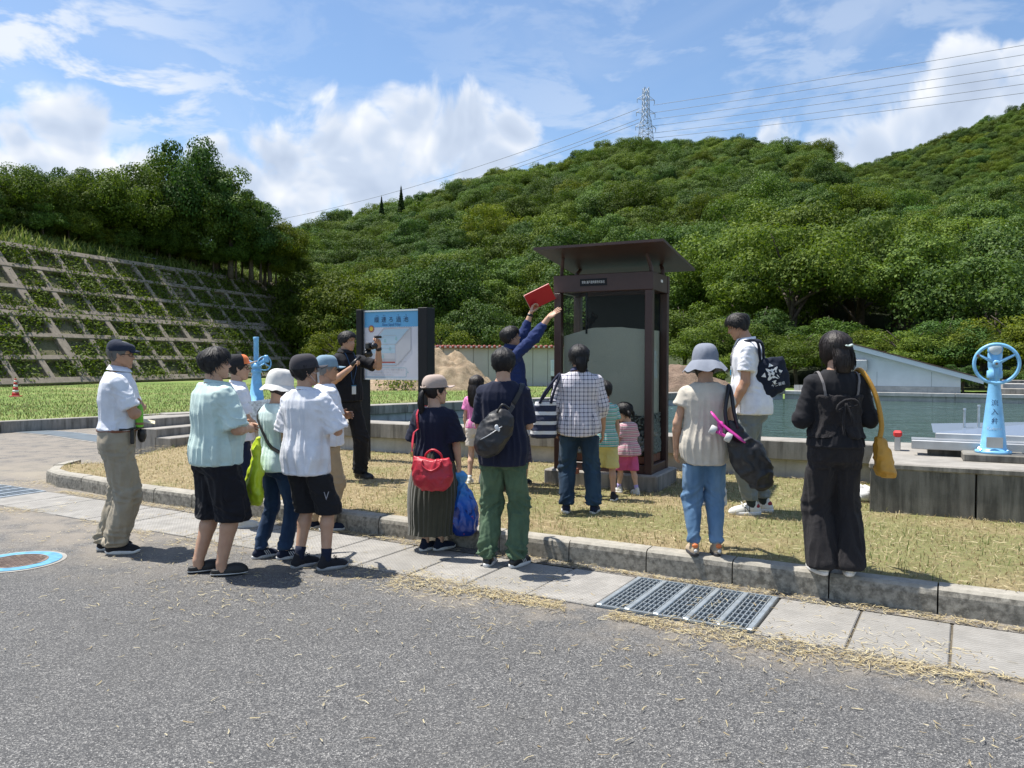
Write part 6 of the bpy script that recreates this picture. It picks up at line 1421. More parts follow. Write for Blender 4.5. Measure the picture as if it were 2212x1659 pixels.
    def shoes(s, upper, sole, style='sneaker', socks=None, sock_h=.14, laces=None, stripes=None, size=1.0):
        U = s.U
        for k in 'RL':
            fx, fy, yaw = s.feet[k][:3]; lift = s.feet[k][3] if len(s.feet[k]) > 3 else 0; sc = U * size * (.96 if s.H > 1.3 else 1.02)
            um, sm_ = SHOE[style]; o = obj('shoe', um.copy(), upper, s.root); o.location = (fx, fy, lift); o.rotation_euler = (0, 0, -R(yaw)); o.scale = (sc, sc, sc)
            q = obj('sole', sm_.copy(), sole, o)
            if laces: obj('laces', LACES.copy(), laces, o)
            if stripes: obj('stripes', STRIPES.copy(), stripes, o)
            if socks:
                a = s.J['an' + k]; n = s.J['kn' + k]; e = a + unit(n - a) * (sock_h - .095) * U; V, F = tube([a - np.array([0, 0, .06 * U]), a, (a + e) / 2, e, e], np.array([.040, .041, .043, .046, .040]) * s.g, 16); s.part('sock', V, F, socks)
    def ribbon(s, pts, w, m, name='strap', field=None, off=.006, n=28, thick=.004, up=None, parent=None, flatn=None):
        P = spline(pts, n); fld = field or getattr(s, 'shirtfield', None)
        if fld is not None: Q = fld.push(P, off); N = fld.grad(Q); far_ = fld.at(P) > .05; P = np.where(far_[:, None], P, Q); N = np.where(far_[:, None], N, N)
        else: N = np.tile(np.array(flatn if flatn is not None else (0, -1, 0), float), (len(P), 1))
        T = np.gradient(P, axis=0); T /= np.maximum(np.linalg.norm(T, axis=1, keepdims=True), 1e-9); W_ = np.cross(T, N); W_ /= np.maximum(np.linalg.norm(W_, axis=1, keepdims=True), 1e-9)
        for _ in range(2): W_[1:-1] = (W_[:-2] + W_[1:-1] + W_[2:]) / 3
        N = np.cross(W_, T); h = w / 2; V = np.stack([P - W_ * h + N * 0, P + W_ * h, P + W_ * h + N * thick, P - W_ * h + N * thick], 1).reshape(-1, 3); F = []
        for i in range(n - 1):
            for j in range(4): F.append((i * 4 + j, i * 4 + (j + 1) % 4, i * 4 + 4 + (j + 1) % 4, i * 4 + 4 + j))
        F += [(3, 2, 1, 0), tuple((n - 1) * 4 + j for j in range(4))]; return s.part(name, V, F, m, parent, smooth=False)
    def world(s, p): M = s.root.matrix_basis if False else (Matrix.Translation(s.root.location) @ Matrix.Rotation(s.root.rotation_euler.z, 4, 'Z')); return M @ Vector(p)
    # -------- hats and hair pieces, in head units
    def dome(s, z0, infl, top, m, name='cap', front=0., seamless=True, n=48, parent=None, wob=0.):
        zs = np.linspace(0, 1, 14); th = np.linspace(0, 2 * np.pi, n, endpoint=False); V = []
        for t in zs:
            z = z0 + (.5 - z0) * t; x, y = head_pt(th, np.full(n, min(z, .46))); c = math.cos(t * math.pi / 2) ** .55 if t > .0 else 1; x0, y0 = head_pt(th, np.full(n, .12), infl); rr = c; zz = z0 + (top - z0) * math.sin(t * math.pi / 2) ** .9; wv = 1 + wob * fbm(np.c_[np.cos(th) * 3, np.sin(th) * 3, np.full(n, t * 3)], 3); V.append(np.c_[x0 * rr * wv, (y0 + .045) * rr * wv - .045, np.full(n, zz) + front * np.clip(np.sin(th), 0, 1) * (1 - t)])
        V = np.concatenate(V); k = len(zs); i, j = np.meshgrid(np.arange(k - 1), np.arange(n), indexing='ij'); a = (i * n + j).ravel(); c = (i * n + (j + 1) % n).ravel(); Q = np.stack([a, c, c + n, a + n], 1); T = np.array([(len(V), (k - 1) * n + j, (k - 1) * n + (j + 1) % n) for j in range(n)]); V = np.concatenate([V, [[0, -.045, top + .002]]]); return s.headpart(name, V, [Q, T], m, parent)
    def cap(s, m, brim_m=None, z0=.12, tilt=0, front_m=None, back_hole=False, brim=.36, btilt=-.12, top=.60):
        c = s.dome(z0, .055, top, m, 'cap'); n = 17; a = np.linspace(-1, 1, n); V = []
        for t in np.linspace(0, 1, 6):
            for q in a:
                x = q * .31 * (1 - .12 * t); y0 = math.sqrt(max(0, 1 - (q * .80) ** 2)) * .43 - .0; y = y0 + brim * t * math.sqrt(max(0, 1 - (q) ** 2 * .55)) ; V.append((x, y, z0 + .03 + btilt * t * .6 - .055 * q * q * (.3 + t)))
        V = np.array(V); F = [(i * n + j, i * n + j + 1, (i + 1) * n + j + 1, (i + 1) * n + j) for i in range(5) for j in range(n - 1)]; V2 = V - np.array([0, 0, .018]); o_ = len(V); F += [tuple(x + o_ for x in f[::-1]) for f in list(F)]; F += [(5 * n + j, 5 * n + j + 1, o_ + 5 * n + j + 1, o_ + 5 * n + j) for j in range(n - 1)]; s.headpart('brim', np.concatenate([V, V2]), F, brim_m or m, c)
        V, F = tube([(.0, -.045, top - .01), (0, -.045, top + .018)], [.03, .022], 10); s.headpart('button', V, F, m, c)
        if back_hole:
            ar = [(.17 * math.cos(q), -.53 + .02 * math.sin(q), z0 + .01 + .15 * math.sin(q)) for q in np.linspace(0, math.pi, 12)]; V = np.array(ar + [(.0, -.535, z0 + .01)]); s.headpart('back_opening', V, [tuple(range(13))], EYED, c); V, F = tube(spline([(-.24, -.50, z0 + .03), (0, -.545, z0 + .01), (.24, -.50, z0 + .03)], 10), .022, 8, flat=1.4); s.headpart('back_strap', V, F, m, c)
        if front_m:
            th = np.linspace(R(25), R(155), 22); V = []; k = 7
            for t in np.linspace(.06, .80, k): x0, y0 = head_pt(th, np.full(22, .12), .063); c_ = math.cos(t * math.pi / 2) ** .55; zz = z0 + (top - z0) * math.sin(t * math.pi / 2) ** .9; V.append(np.c_[x0 * c_, (y0 + .045) * c_ - .045, np.full(22, zz) + .004])
            F = [(i * 22 + j, i * 22 + j + 1, (i + 1) * 22 + j + 1, (i + 1) * 22 + j) for i in range(k - 1) for j in range(21)]; s.headpart('front_panel', np.concatenate(V), F, front_m, c)
        return c
    def bucket(s, m, z0=.06, brim=.22, drop=.20, top=.62, wob=.05, name='hat', infl=.07):
        c = s.dome(z0, infl, top, m, name, wob=.03); n = 64; th = np.linspace(0, 2 * np.pi, n, endpoint=False); V = []; ph = s.H * 9
        for t in np.linspace(0, 1, 8): x0, y0 = head_pt(th, np.full(n, .12), infl + .004 + brim * t); w = fbm(np.c_[np.cos(th) * 1.6 + ph, np.sin(th) * 1.6, th * 0], 2); V.append(np.c_[x0, y0 + .0, z0 + .01 - drop * t ** 1.2 + wob * 2.2 * w * t])
        V = np.concatenate(V); i, j = np.meshgrid(np.arange(7), np.arange(n), indexing='ij'); a = (i * n + j).ravel(); cc = (i * n + (j + 1) % n).ravel(); s.headpart('brim', V, np.stack([a, a + n, cc + n, cc], 1), m, c); return c
    def flatcap(s, m):
        n = 48; th = np.linspace(0, 2 * np.pi, n, endpoint=False); V = []
        for t in np.linspace(0, 1, 12):
            x0, y0 = head_pt(th, np.full(n, .12), .05); c = math.cos(t * math.pi / 2) ** .5 if t < 1 else 0; V.append(np.c_[x0 * c * (1 + .05 * math.sin(t * 3)), (y0 + .04) * c * (1 + .06 * math.sin(t * 3)) + .03 * t, .15 + .05 * -np.sin(th) * 0 + (.36 * math.sin(t * math.pi / 2)) * (1 - .22 * np.sin(th)) ])
        V = np.concatenate(V); i, j = np.meshgrid(np.arange(11), np.arange(n), indexing='ij'); a = (i * n + j).ravel(); cc = (i * n + (j + 1) % n).ravel(); c = s.headpart('cap', V, np.stack([a, cc, cc + n, a + n], 1), m); n = 13; V = []
        for t in np.linspace(0, 1, 5):
            for q in np.linspace(-1, 1, n): V.append((q * .30 * (1 - .15 * t), math.sqrt(1 - (q * .75) ** 2) * .42 + .22 * t * math.sqrt(1 - q * q * .6), .20 - .06 * t - .05 * q * q))
        V = np.array(V); F = [(i * n + j, i * n + j + 1, (i + 1) * n + j + 1, (i + 1) * n + j) for i in range(4) for j in range(n - 1)]; o_ = len(V); F += [tuple(x + o_ for x in f[::-1]) for f in list(F)]; F += [(4 * n + j, 4 * n + j + 1, o_ + 4 * n + j + 1, o_ + 4 * n + j) for j in range(n - 1)]; s.headpart('brim', np.concatenate([V, V - np.array([0, 0, .03])]), F, m, c); return c
    def glasses(s, m=None):
        m = m or EYED; g = None
        for sx in (-1, 1):
            a = np.linspace(0, 2 * np.pi, 18, endpoint=False); P = np.c_[sx * .14 + .092 * np.cos(a), .385 - .10 * ((sx * .14 + .092 * np.cos(a)) / .23) ** 2 + 0 * a, .0 + .066 * np.sin(a)]; V, F = tube(P, .0075, 6, True)
            o = s.headpart('glasses', V, F, m) if g is None else s.headpart('rim', V, F, m, g); g = g or o; V, F = tube([(sx * .235, .33, .02), (sx * .335, .18, .025), (sx * .345, -.05, .0)], .0085, 6); s.headpart('temple', V, F, m, g)
        V, F = tube([(-.05, .40, .02), (.05, .40, .02)], .008, 6); s.headpart('bridge', V, F, m, g); return g
    def collar(s, m, h=.045, r=.072, spread=.025, band=False):
        n = 32; th = np.linspace(0, 2 * np.pi, n, endpoint=False); nk = s.J['neck'] + np.array([0, .012, .02 * s.U]); V = []
        prof_ = ((r * .97, .0), (r * .93, h), (r * .96, h + .006), (r + spread, h * .15)) if not band else ((r * 1.0, -.004), (r * .99, .010), (r * 1.06, .012), (r * 1.09, -.010))
        for rr, z in prof_: V.append(np.c_[nk[0] + rr * s.U * np.cos(th), nk[1] + rr * s.U * .98 * np.sin(th), nk[2] + z + .012 * -np.sin(th)])
        V = np.concatenate(V); F = [(i * n + j, i * n + (j + 1) % n, (i + 1) * n + (j + 1) % n, (i + 1) * n + j) for i in range(3) for j in range(n)]; return s.part('collar', V, F, m)
    def long_hair(s, path, rad, m, name='hair_length', strands=120, flat=.6, seed=1, parent=None, head_units=True):
        P = spline(path, 14); Rr = np.interp(np.linspace(0, 1, 14), np.linspace(0, 1, len(rad)), rad); V, F = tube(P, Rr * .9, 18, flat=flat, up=(0, 1, 0)); V = np.array(V); V += (.012 * fbm(V * 14 + seed, 3))[:, None] * np.array([1, 1, .2]); r_ = np.random.default_rng(seed); VV = [V]; FF = list(F); k0 = len(V)
        for q in range(strands):
            a = r_.uniform(0, 2 * np.pi); t0 = r_.uniform(0, .5); t1 = min(1.06, t0 + r_.uniform(.35, .6)); pts = []
            for t in np.linspace(t0, t1, 6): i = min(int(t * 13), 12); f = t * 13 - i; c = P[i] + (P[min(i + 1, 13)] - P[i]) * f; rr = Rr[i] * r_.uniform(.92, 1.08); pts.append(c + np.array([rr * math.cos(a), rr * flat * math.sin(a), 0])); a += r_.uniform(-.1, .1)
            pts = np.array(pts); d = np.array([-math.sin(a), math.cos(a), 0]); w = r_.uniform(.006, .014) if head_units else .003; W_ = w * np.array([1, 1, 1, .9, .6, .15])[:, None]; v = np.stack([pts - d * W_, pts + d * W_], 1).reshape(-1, 3); VV.append(v); FF += [(k0 + 2 * j, k0 + 2 * j + 1, k0 + 2 * j + 3, k0 + 2 * j + 2) for j in range(5)]; k0 += 12
        return s.headpart(name, np.concatenate(VV), FF, m, parent)
# ------------------------------------------------------------------ the visitors
def held(name, label, cat, p, group=None): o = thing(name, label, cat, p.root.location, p.root.rotation_euler.z, group); return o
def soft(name, f, m, parent, amp=.004, freq=14, sm=2, seed=0, aniso=(1, 1, 1), uvz=True):
    V, Q = f.mesh(); V = relax(V, Q, sm, .5); N = vnormals(V, Q); V = V + N * (amp * (ridged(V * np.array(aniso) * freq + seed, 2) + .6 * fbm(V * freq * 2 + seed, 2)))[:, None]; me = mesh(name, V, Q, True)
    a = me.attributes.new('cuv', 'FLOAT_VECTOR', 'POINT'); a.data.foreach_set('vector', V.astype(np.float32).ravel()); return obj(name, me, m, parent)
SOLE = plain('white_sole', (.68, .67, .65), .6, var=.1); SOLEK = plain('black_sole', (.02, .02, .02), .7)
c_white = cloth('white_cotton', (.74, .75, .80)); c_polo = cloth('white_pique', (.70, .72, .78), fine=.2); c_mint = cloth('mint_cotton', (.53, .66, .62)); c_mint2 = cloth('pale_mint_cotton', (.60, .74, .72)); c_blk = cloth('black_cotton', (.013, .013, .016)); c_blk2 = cloth('black_twill', (.010, .010, .014), fine=.2); c_navy = cloth('navy_cotton', (.012, .015, .035)); c_navy2 = cloth('navy_twill', (.012, .018, .045)); c_khaki = cloth('khaki_twill', (.33, .285, .215), fine=.2); c_tan = cloth('tan_twill', (.40, .30, .19)); c_green = cloth('green_twill', (.075, .125, .075), fine=.2, var=.15); c_olive = cloth('olive_pleat', (.045, .045, .030), sheen=.4)
c_jean = cloth('dark_denim', (.012, .030, .060), kind='denim', cols=[(.03, .065, .11)]); c_jeanl = cloth('light_denim', (.085, .17, .29), kind='denim', cols=[(.17, .28, .42)]); c_jeanm = cloth('blue_denim', (.014, .032, .075), kind='denim', cols=[(.035, .075, .15)]); c_work = cloth('navy_workwear', (.014, .028, .105), fine=.25); c_beige = cloth('beige_jersey', (.56, .51, .43)); c_grey = cloth('grey_trouser', (.16, .18, .18), rough=.6, fine=.2); c_gauze = cloth('charcoal_gauze', (.021, .019, .021), kind='gauze'); c_pink = cloth('pink_cotton', (.78, .24, .50)); c_pinks = cloth('raspberry_cotton', (.55, .10, .25)); c_yel = cloth('lemon_cotton', (.60, .55, .24)); c_wsh = cloth('ivory_cotton', (.62, .56, .50))
c_plaid = cloth('checked_cotton', (.66, .64, .68), kind='plaid', cols=[(.035, .04, .085), (.45, .36, .42)], per=.038); c_pskirt = cloth('navy_check', (.10, .10, .17), kind='plaid', cols=[(.02, .02, .05), (.3, .26, .26)], per=.05)
c_gstr = cloth('green_stripe', (.2, .5, .45), kind='stripes', cols=[(.014, (.10, .42, .36)), (.005, (.60, .62, .55)), (.003, (.05, .10, .16)), (.010, (.25, .55, .55)), (.006, (.62, .63, .58)), (.003, (.45, .12, .16))])
c_pstr = cloth('pink_stripe', (.6, .4, .42), kind='stripes', cols=[(.016, (.62, .38, .42)), (.004, (.16, .04, .07)), (.010, (.66, .58, .56)), (.003, (.16, .04, .07)), (.006, (.60, .24, .32))])
c_flat = cloth('navy_check_cap', (.018, .024, .045), kind=None, fine=.3); c_char = cloth('charcoal_cap', (.045, .042, .048)); c_bcap = cloth('beige_cap', (.44, .35, .30)); c_bluecap = cloth('blue_grey_cap', (.20, .30, .38)); c_hat = cloth('grey_hat', (.22, .24, .29)); c_whhat = cloth('white_hat', (.66, .65, .62)); c_orange = cloth('orange_print', (.75, .20, .07)); c_lav = cloth('lavender_knit', (.42, .36, .66))
BLK = plain('black_leather', (.012, .012, .013), .4); NVS = cloth('navy_knit', (.012, .018, .04)); WSH = plain('white_leather', (.66, .64, .58), .5); KNIT = cloth('black_knit', (.02, .02, .024), fine=.4); TANS = cloth('tan_suede', (.42, .33, .23)); BRL = plain('brown_leather', (.19, .065, .035), .45)
# 1 -- man in white polo and flat cap
p = Person('man in white polo shirt, khaki trousers and navy flat cap with crossed arms', 258, 1190, 0, 1.755, 66, girth=1.04, sh=.175, skin=SKIN_T, lean=.035, belly=.022, head=(4, 0, 0), hair='buzz', hairthick=.018, strands=60, hairmat=plain('grey_hair', (.10, .095, .09), .5), arms={'R': ((.14, .40, -.92), (-1, .16, .06), (-1, -.15, .1)), 'L': ((-.14, .42, -.9), (1, .22, .16), (1, -.25, .05))}, hands=('relax', 'relax'), palm=((0, -1, .2), (0, -1, 0)), feet={'R': (.10, .03, 14), 'L': (-.10, -.04, -8)})
p.shirt(c_polo, hem=.985, sleeve=.80, loose=.026, sl_loose=.030, tuck=True, amp=.009, flare=.04); p.collar(c_polo, .04, .075, .022)
p.pants(c_khaki, hem=.065, waist=1.0, hipl=.020, r=(.112, .098, .088), amp=.011, stack=1.2, vertical=.3); p.shoes(KNIT, SOLE); p.flatcap(c_flat); p.glasses()
V, F = tube([(math.cos(a) * .176 * p.g, math.sin(a) * .134 * p.g, .985 * p.U) for a in np.linspace(0, 2 * np.pi, 33)[:-1]], .017, 8, True, flat=1.0); p.part('belt', V, F, BRL)
p1 = p; b_ = held('waist_strap', 'black waist strap with hanging buckle end around the white polo shirt', 'strap', p)
V, F = tube([(.19 * p.g, .02, .995 * p.U), (.15 * p.g, .13, 1.0 * p.U), (.02, .185, .995 * p.U), (-.1, .17, .99 * p.U)], .020, 8, flat=.5); obj('band', mesh('band', V, F, True), BLK, b_); MB().box((.165 * p.g, .115, .935 * p.U), (.02, .03, .12), bev=.006).build('tail', BLK, b_); f = Field((-.02, .1, .82), (.17, .28, 1.02), .008); f.ell((.07, .185, .945 * p.U), (.05, .035, .07), .01); soft('pouch', f, BLK, b_, .003)
cn = held('drink_can', 'bright green drink bottle held under the crossed arms', 'bottle', p); CAN = plain('green_label', (.16, .50, .04), .35, var=.15, vscale=30)
e = p.J['elR']; c_ = np.array([.15, .17, 1.10 * p.U]); q = MB().lathe([(.024, -.095), (.030, -.088), (.030, .055), (.024, .075), (.016, .095)], 18, tuple(c_)); q.build('bottle', CAN, cn, True); MB().lathe([(.0305, -.075), (.0305, -.055)], 18, tuple(c_)).build('cap', plain('brown_band', (.25, .12, .06), .5), cn, True)
lf = held('leaflet', 'folded yellow and white leaflet held out in front of the polo shirt', 'leaflet', p); V = [(.05, .30, 1.09), (-.16, .30, 1.10), (-.16, .52, 1.05), (.05, .52, 1.04)]; V = [(x + .05, y - .235, z + .02) for x, y, z in V]; obj('sheet', mesh('sheet', V + [(x, y, z + .006) for x, y, z in V], [(3, 2, 1, 0), (4, 5, 6, 7), (0, 1, 5, 4), (1, 2, 6, 5), (2, 3, 7, 6), (3, 0, 4, 7)]), plain('leaflet_print', (.70, .62, .42), .6, var=.3, vscale=14), lf)
# 2 -- man in mint tee
p = Person('man in oversized mint T-shirt and black cargo shorts wearing black clogs', 470, 1238, 0, 1.685, 50, bare=True, girth=1.12, sh=.178, belly=.03, head=(18, 4, 0), hair='short', hairthick=.085, hairlen=.2, strands=700, arms={'R': ((.24, .22, -.95), (-.78, .72, -.04), None), 'L': ((-.24, .22, -.95), (.78, .72, -.04), None)}, hands=('grip', 'relax'), palm=((-.3, -.8, -.3), (.3, -.8, -.3)), feet={'R': (.105, .05, 18), 'L': (-.105, -.05, 4)})
p.shirt(c_mint, hem=.835, sleeve=.97, loose=.034, sl_loose=.046, amp=.012, flare=.05, sag=.02); p.collar(c_mint, .02, .078, .01, True); p.pants(c_blk2, hem=.41, waist=1.02, r=(.118, .112, .11), amp=.010, hipl=.022, name='shorts', vertical=.2); p.shoes(plain('black_rubber', (.018, .018, .018), .6), SOLEK, 'clog'); p.glasses(); p2 = p
for k in 'RL':
    fx, fy, yaw = p.feet[k]; o = obj('stripe', mesh('stripe', *[np.concatenate([np.c_[shoe_outline(1.085), np.full(36, z)] for z in (.016, .022)]), [(i, (i + 1) % 36, 36 + (i + 1) % 36, 36 + i) for i in range(36)]]), SOLE, p.root); o.location = (fx, fy, 0); o.rotation_euler = (0, 0, -R(yaw)); o.scale = (p.U * .965,) * 3
for k in 'R':
    f = Field(p.J['hipR'] + np.array([.04, -.13, -.42]), p.J['hipR'] + np.array([.24, .13, -.16]), .007); c_ = (p.J['hipR'] * .35 + p.J['knR'] * .65) + np.array([.105, 0, .02]); f.ell(c_, (.022, .085, .095), .01); soft('cargo_pocket', f, c_blk2, p.root, .002)
lb_ = held('lime_plastic_bag', 'lime green plastic bag hanging from the hands of the man in mint', 'bag', p); f = Field((-.22, .12, .42), (.18, .50, 1.04), .0085); f.loft([(.47, .075, .05, -.04, .30), (.55, .098, .065, -.04, .30), (.72, .085, .055, -.04, .31), (.9, .04, .03, -.03, .32), (1.0, .022, .02, -.02, .33)], .01); soft('sack', f, plain('lime_plastic', (.50, .64, .03), .35, var=.12), lb_, .010, 9, 1, 2, (1, 1, .35))
# 3 -- youth in orange cap
p = Person('youth in orange and black cap, printed white T-shirt and navy trousers', 516, 1136, 0, 1.635, 60, girth=.92, sh=.172, head=(8, 0, 0), hair='short', hairthick=.03, strands=160, arms={'R': ((.12, .20, -1), (-.05, .75, -.62), None), 'L': ((-.1, .5, -.9), (.3, .9, -.2), None)}, hands=('relax', 'grip'), feet={'R': (.11, .04, 10), 'L': (-.10, -.05, -10)})
p.shirt(c_white, hem=.87, sleeve=.85, loose=.022, amp=.009); p.collar(c_white, .02, .074, .01, True); p.pants(c_navy2, hem=.08, r=(.095, .08, .075), amp=.008, stack=.8); p.shoes(WSH, SOLE, laces=WSH); p.cap(KNIT, cloth('beige_brim', (.52, .43, .36)), front_m=c_orange, btilt=.30, brim=.34); p.glasses(); p3 = p
dc = held('document_folder', 'clear folder of printed sheets tucked under the arm of the youth', 'folder', p); V = [(.20, -.02, 1.20), (.23, .26, 1.23), (.21, .18, .94), (.19, .06, .96)]; V = [(x, y, z) for x, y, z in V]; obj('sheet', mesh('sheet', V + [(x + .008, y, z) for x, y, z in V], [(3, 2, 1, 0), (4, 5, 6, 7), (0, 1, 5, 4), (1, 2, 6, 5), (2, 3, 7, 6), (3, 0, 4, 7)]), plain('printed_paper', (.62, .66, .68), .3, var=.35, vscale=40), dc)
q = MB().lathe([(.02, -.07), (.026, -.06), (.026, .03), (.012, .06), (.012, .075)], 12, tuple(p.J['handL'] + np.array([0, .02, -.04]))); bt = held('small_bottle', 'small bottle with red cap in the hand of the youth', 'bottle', p); q.build('bottle', plain('clear_plastic', (.55, .5, .45), .2), bt, True); MB().lathe([(.0135, .06), (.0135, .085)], 10, tuple(p.J['handL'] + np.array([0, .02, -.04]))).build('cap', plain('red_cap', (.5, .02, .05), .4), bt, True)
# 4 -- woman in white bucket hat
p = Person('woman in white bucket hat, pale mint blouse and dark jeans', 602, 1204, 0, 1.50, 40, girth=.97, sh=.162, hip=1.02, head=(6, -6, 0), hair='bob', hairthick=.02, strands=120, hairmat=HAIRB, arms={'R': ((.16, .35, -.9), (-.45, .9, -.1), None), 'L': ((-.16, .35, -.9), (.45, .9, -.1), None)}, feet={'R': (.09, .05, 16), 'L': (-.10, -.06, 2)})
p.shirt(c_mint2, hem=.83, sleeve=.70, loose=.034, sl_loose=.045, amp=.010, flare=.16, hemdip=.03); p.pants(c_jeanm, hem=.085, r=(.094, .074, .066), amp=.008, stack=1.1); p.shoes(NVS, SOLE, stripes=SOLE, laces=SOLE); p.bucket(c_whhat, z0=.04, brim=.17, drop=.20, top=.64, wob=.03); p4 = p
p.ribbon([(-.15, .02, 1.40 * p.U), (-.08, -.13, 1.30 * p.U), (.04, -.15, 1.12 * p.U), (.15, -.08, 1.0 * p.U)], .028, BLK)
# 5 -- older man in blue-grey cap
p = Person('older man in blue-grey cap and tan trousers, half hidden behind the boy in white', 706, 1142, 0, 1.625, 62, girth=1.0, skin=SKIN_T, head=(2, 0, 0), hair='buzz', hairthick=.03, strands=150, hairmat=plain('silver_hair', (.16, .16, .16), .5), arms={'R': ((.16, .20, -.97), (-.85, .45, .1), None), 'L': ((-.16, .2, -.97), (.8, .5, .1), None)}, feet={'R': (.10, .03, 10), 'L': (-.1, -.03, -8)})
p.shirt(c_white, hem=.84, sleeve=.85, loose=.024, sl_loose=.034); p.pants(c_tan, hem=.075, r=(.098, .082, .08)); p.shoes(NVS, SOLE); p.cap(c_bluecap, btilt=-.05, brim=.34)
# 6 -- boy in white tee
p = Person('boy in oversized white T-shirt, black shorts, charcoal cap and face mask', 664, 1225, 0, 1.625, 28, bare=True, girth=.97, sh=.180, head=(28, 6, 0), hair='short', hairthick=.045, strands=260, arms={'R': ((.30, .26, -.92), (-.70, .70, .05), None), 'L': ((-.20, .02, -1), (-.02, .20, -1), None)}, feet={'R': (.20, .06, 26), 'L': (-.04, .02, 14)})
p.shirt(c_white, hem=.765, sleeve=.98, loose=.034, sl_loose=.05, amp=.011, flare=.03, seed=3); p.collar(c_white, .02, .074, .01, True); p.pants(c_blk, hem=.44, short=True, r=(.108, .104, .10), amp=.008, hipl=.02, name='shorts'); p.shoes(KNIT, plain('grey_sole', (.35, .35, .35), .5), socks=NVS, sock_h=.17, laces=BLK); p.cap(c_char, btilt=-.02, brim=.36); p6 = p
V = np.array([(x, .355 + .055 * (1 - (x / .30) ** 2) - .10 * (abs(x) / .3) ** 2.4 + (.05 if -.2 < z < -.05 else 0) * math.exp(-(x / .1) ** 2), z) for z in (-.42, -.34, -.25, -.15, -.06) for x in np.linspace(-.29, .29, 11)]); mk = p.headpart('face_mask', V, [(i * 11 + j, i * 11 + j + 1, (i + 1) * 11 + j + 1, (i + 1) * 11 + j) for i in range(4) for j in range(10)], cloth('mask_white', (.66, .66, .64)))
for sx in (-1, 1): V, F = tube([(sx * .28, .25, -.10), (sx * .34, .05, .0), (sx * .345, -.08, -.02), (sx * .335, .04, -.16), (sx * .27, .2, -.36)], .006, 5); p.headpart('ear_loop', V, F, c_white, mk)
o = obj('logo_print', text_mesh('V', .09), plain('logo_grey', (.30, .30, .34), .6), p.root); me_ = o.data; co = np.array([v.co[:] for v in me_.vertices]); P3 = np.c_[np.full(len(co), .21), co[:, 0] * .9 - .02, .60 * p.U + co[:, 1]]; P3 = p.pantfield.push(P3, .012); me_.vertices.foreach_set('co', P3.astype(np.float32).ravel())
# 7 -- photographer in black
p = Person('man in black shirt and trousers filming with a handheld camera', 748, 1036, .165, 1.775, 128, girth=1.0, sh=.18, head=(-18, -4, 0), hair='short', hairthick=.06, hairlen=.12, skin=SKIN, arms={'R': ((.30, .42, -.85), (-.34, .80, .62), (-.2, .6, .8)), 'L': ((-.30, .85, -.30), (.26, .28, 1.0), (.35, .2, .9))}, hands=('grip', 'grip'), palm=((-.6, .5, .2), (.6, .5, -.2)), feet={'R': (.19, -.10, 25), 'L': (-.19, .10, -12)})
p.shirt(c_blk2, hem=.90, sleeve=.78, loose=.022, sl_loose=.032, amp=.008); p.collar(c_blk2, .04, .075, .02); p.pants(c_blk, hem=.06, r=(.098, .085, .085), amp=.009); p.shoes(BLK, SOLEK); p7 = p
cm = held('gimbal_camera', 'small black camera on a handheld grip raised by the man in black', 'camera', p); c_ = (p.J['handR'] + p.J['handL']) / 2 + np.array([0, .03, .02]); a = frame(unit(p.J['handL'] - p.J['handR']), (0, 1, 0))
q = MB(); q.tube([p.J['handR'] - unit(p.J['handL'] - p.J['handR']) * .06, p.J['handR'] + unit(p.J['handL'] - p.J['handR']) * .10], [.022, .020], 12); q.build('grip', BLK, cm, True); MB().box(tuple(c_ + np.array([0, .03, .03])), (.10, .07, .08), bev=.012).build('camera_body', BLK, cm); q = MB(); q.tube([c_ + np.array([0, .06, .03]), c_ + np.array([0, .13, .03])], [.032, .034], 16); q.build('lens', plain('lens_black', (.01, .01, .012), .2), cm, True); MB().box(tuple(p.J['handL'] + np.array([0, .01, .03])), (.09, .05, .03), bev=.008).build('screen', BLK, cm)
f = Field(c_ - .12, c_ + np.array([.12, .12, .06]), .008); f.ell(c_ + np.array([.0, .0, -.05]), (.06, .045, .055), .01); soft('cover', f, BLK, cm, .006)
bg_ = held('name_badge', 'white name badge on a lanyard in front of the black shirt', 'badge', p); fl = p.shirtfield; y = fl.push(np.array([[0.02, .16, 1.07 * p.U]]), .012)[0]; MB().box(tuple(y + np.array([0, 0, -.05])), (.062, .006, .095), bev=.002).build('card', plain('badge_white', (.62, .66, .68), .3), bg_); MB().box(tuple(y + np.array([0, .0005, .004])), (.064, .008, .012)).build('clip', plain('badge_blue', (.05, .2, .35), .4), bg_)
for sx in (-1, 1): p.ribbon([(sx * .06, .05, 1.44 * p.U), (sx * .05, .13, 1.3 * p.U), (.02, .16, 1.09 * p.U)], .010, plain('lanyard_blue', (.02, .06, .14), .6), 'lanyard', parent=None)
MB().tube([p.J['wrL'] + p.J['hdL'] * (-.03) - p.J['hdL'] * .012, p.J['wrL'] - p.J['hdL'] * .008], [.036, .036], 14).build('wristwatch', BLK, p.root, True)
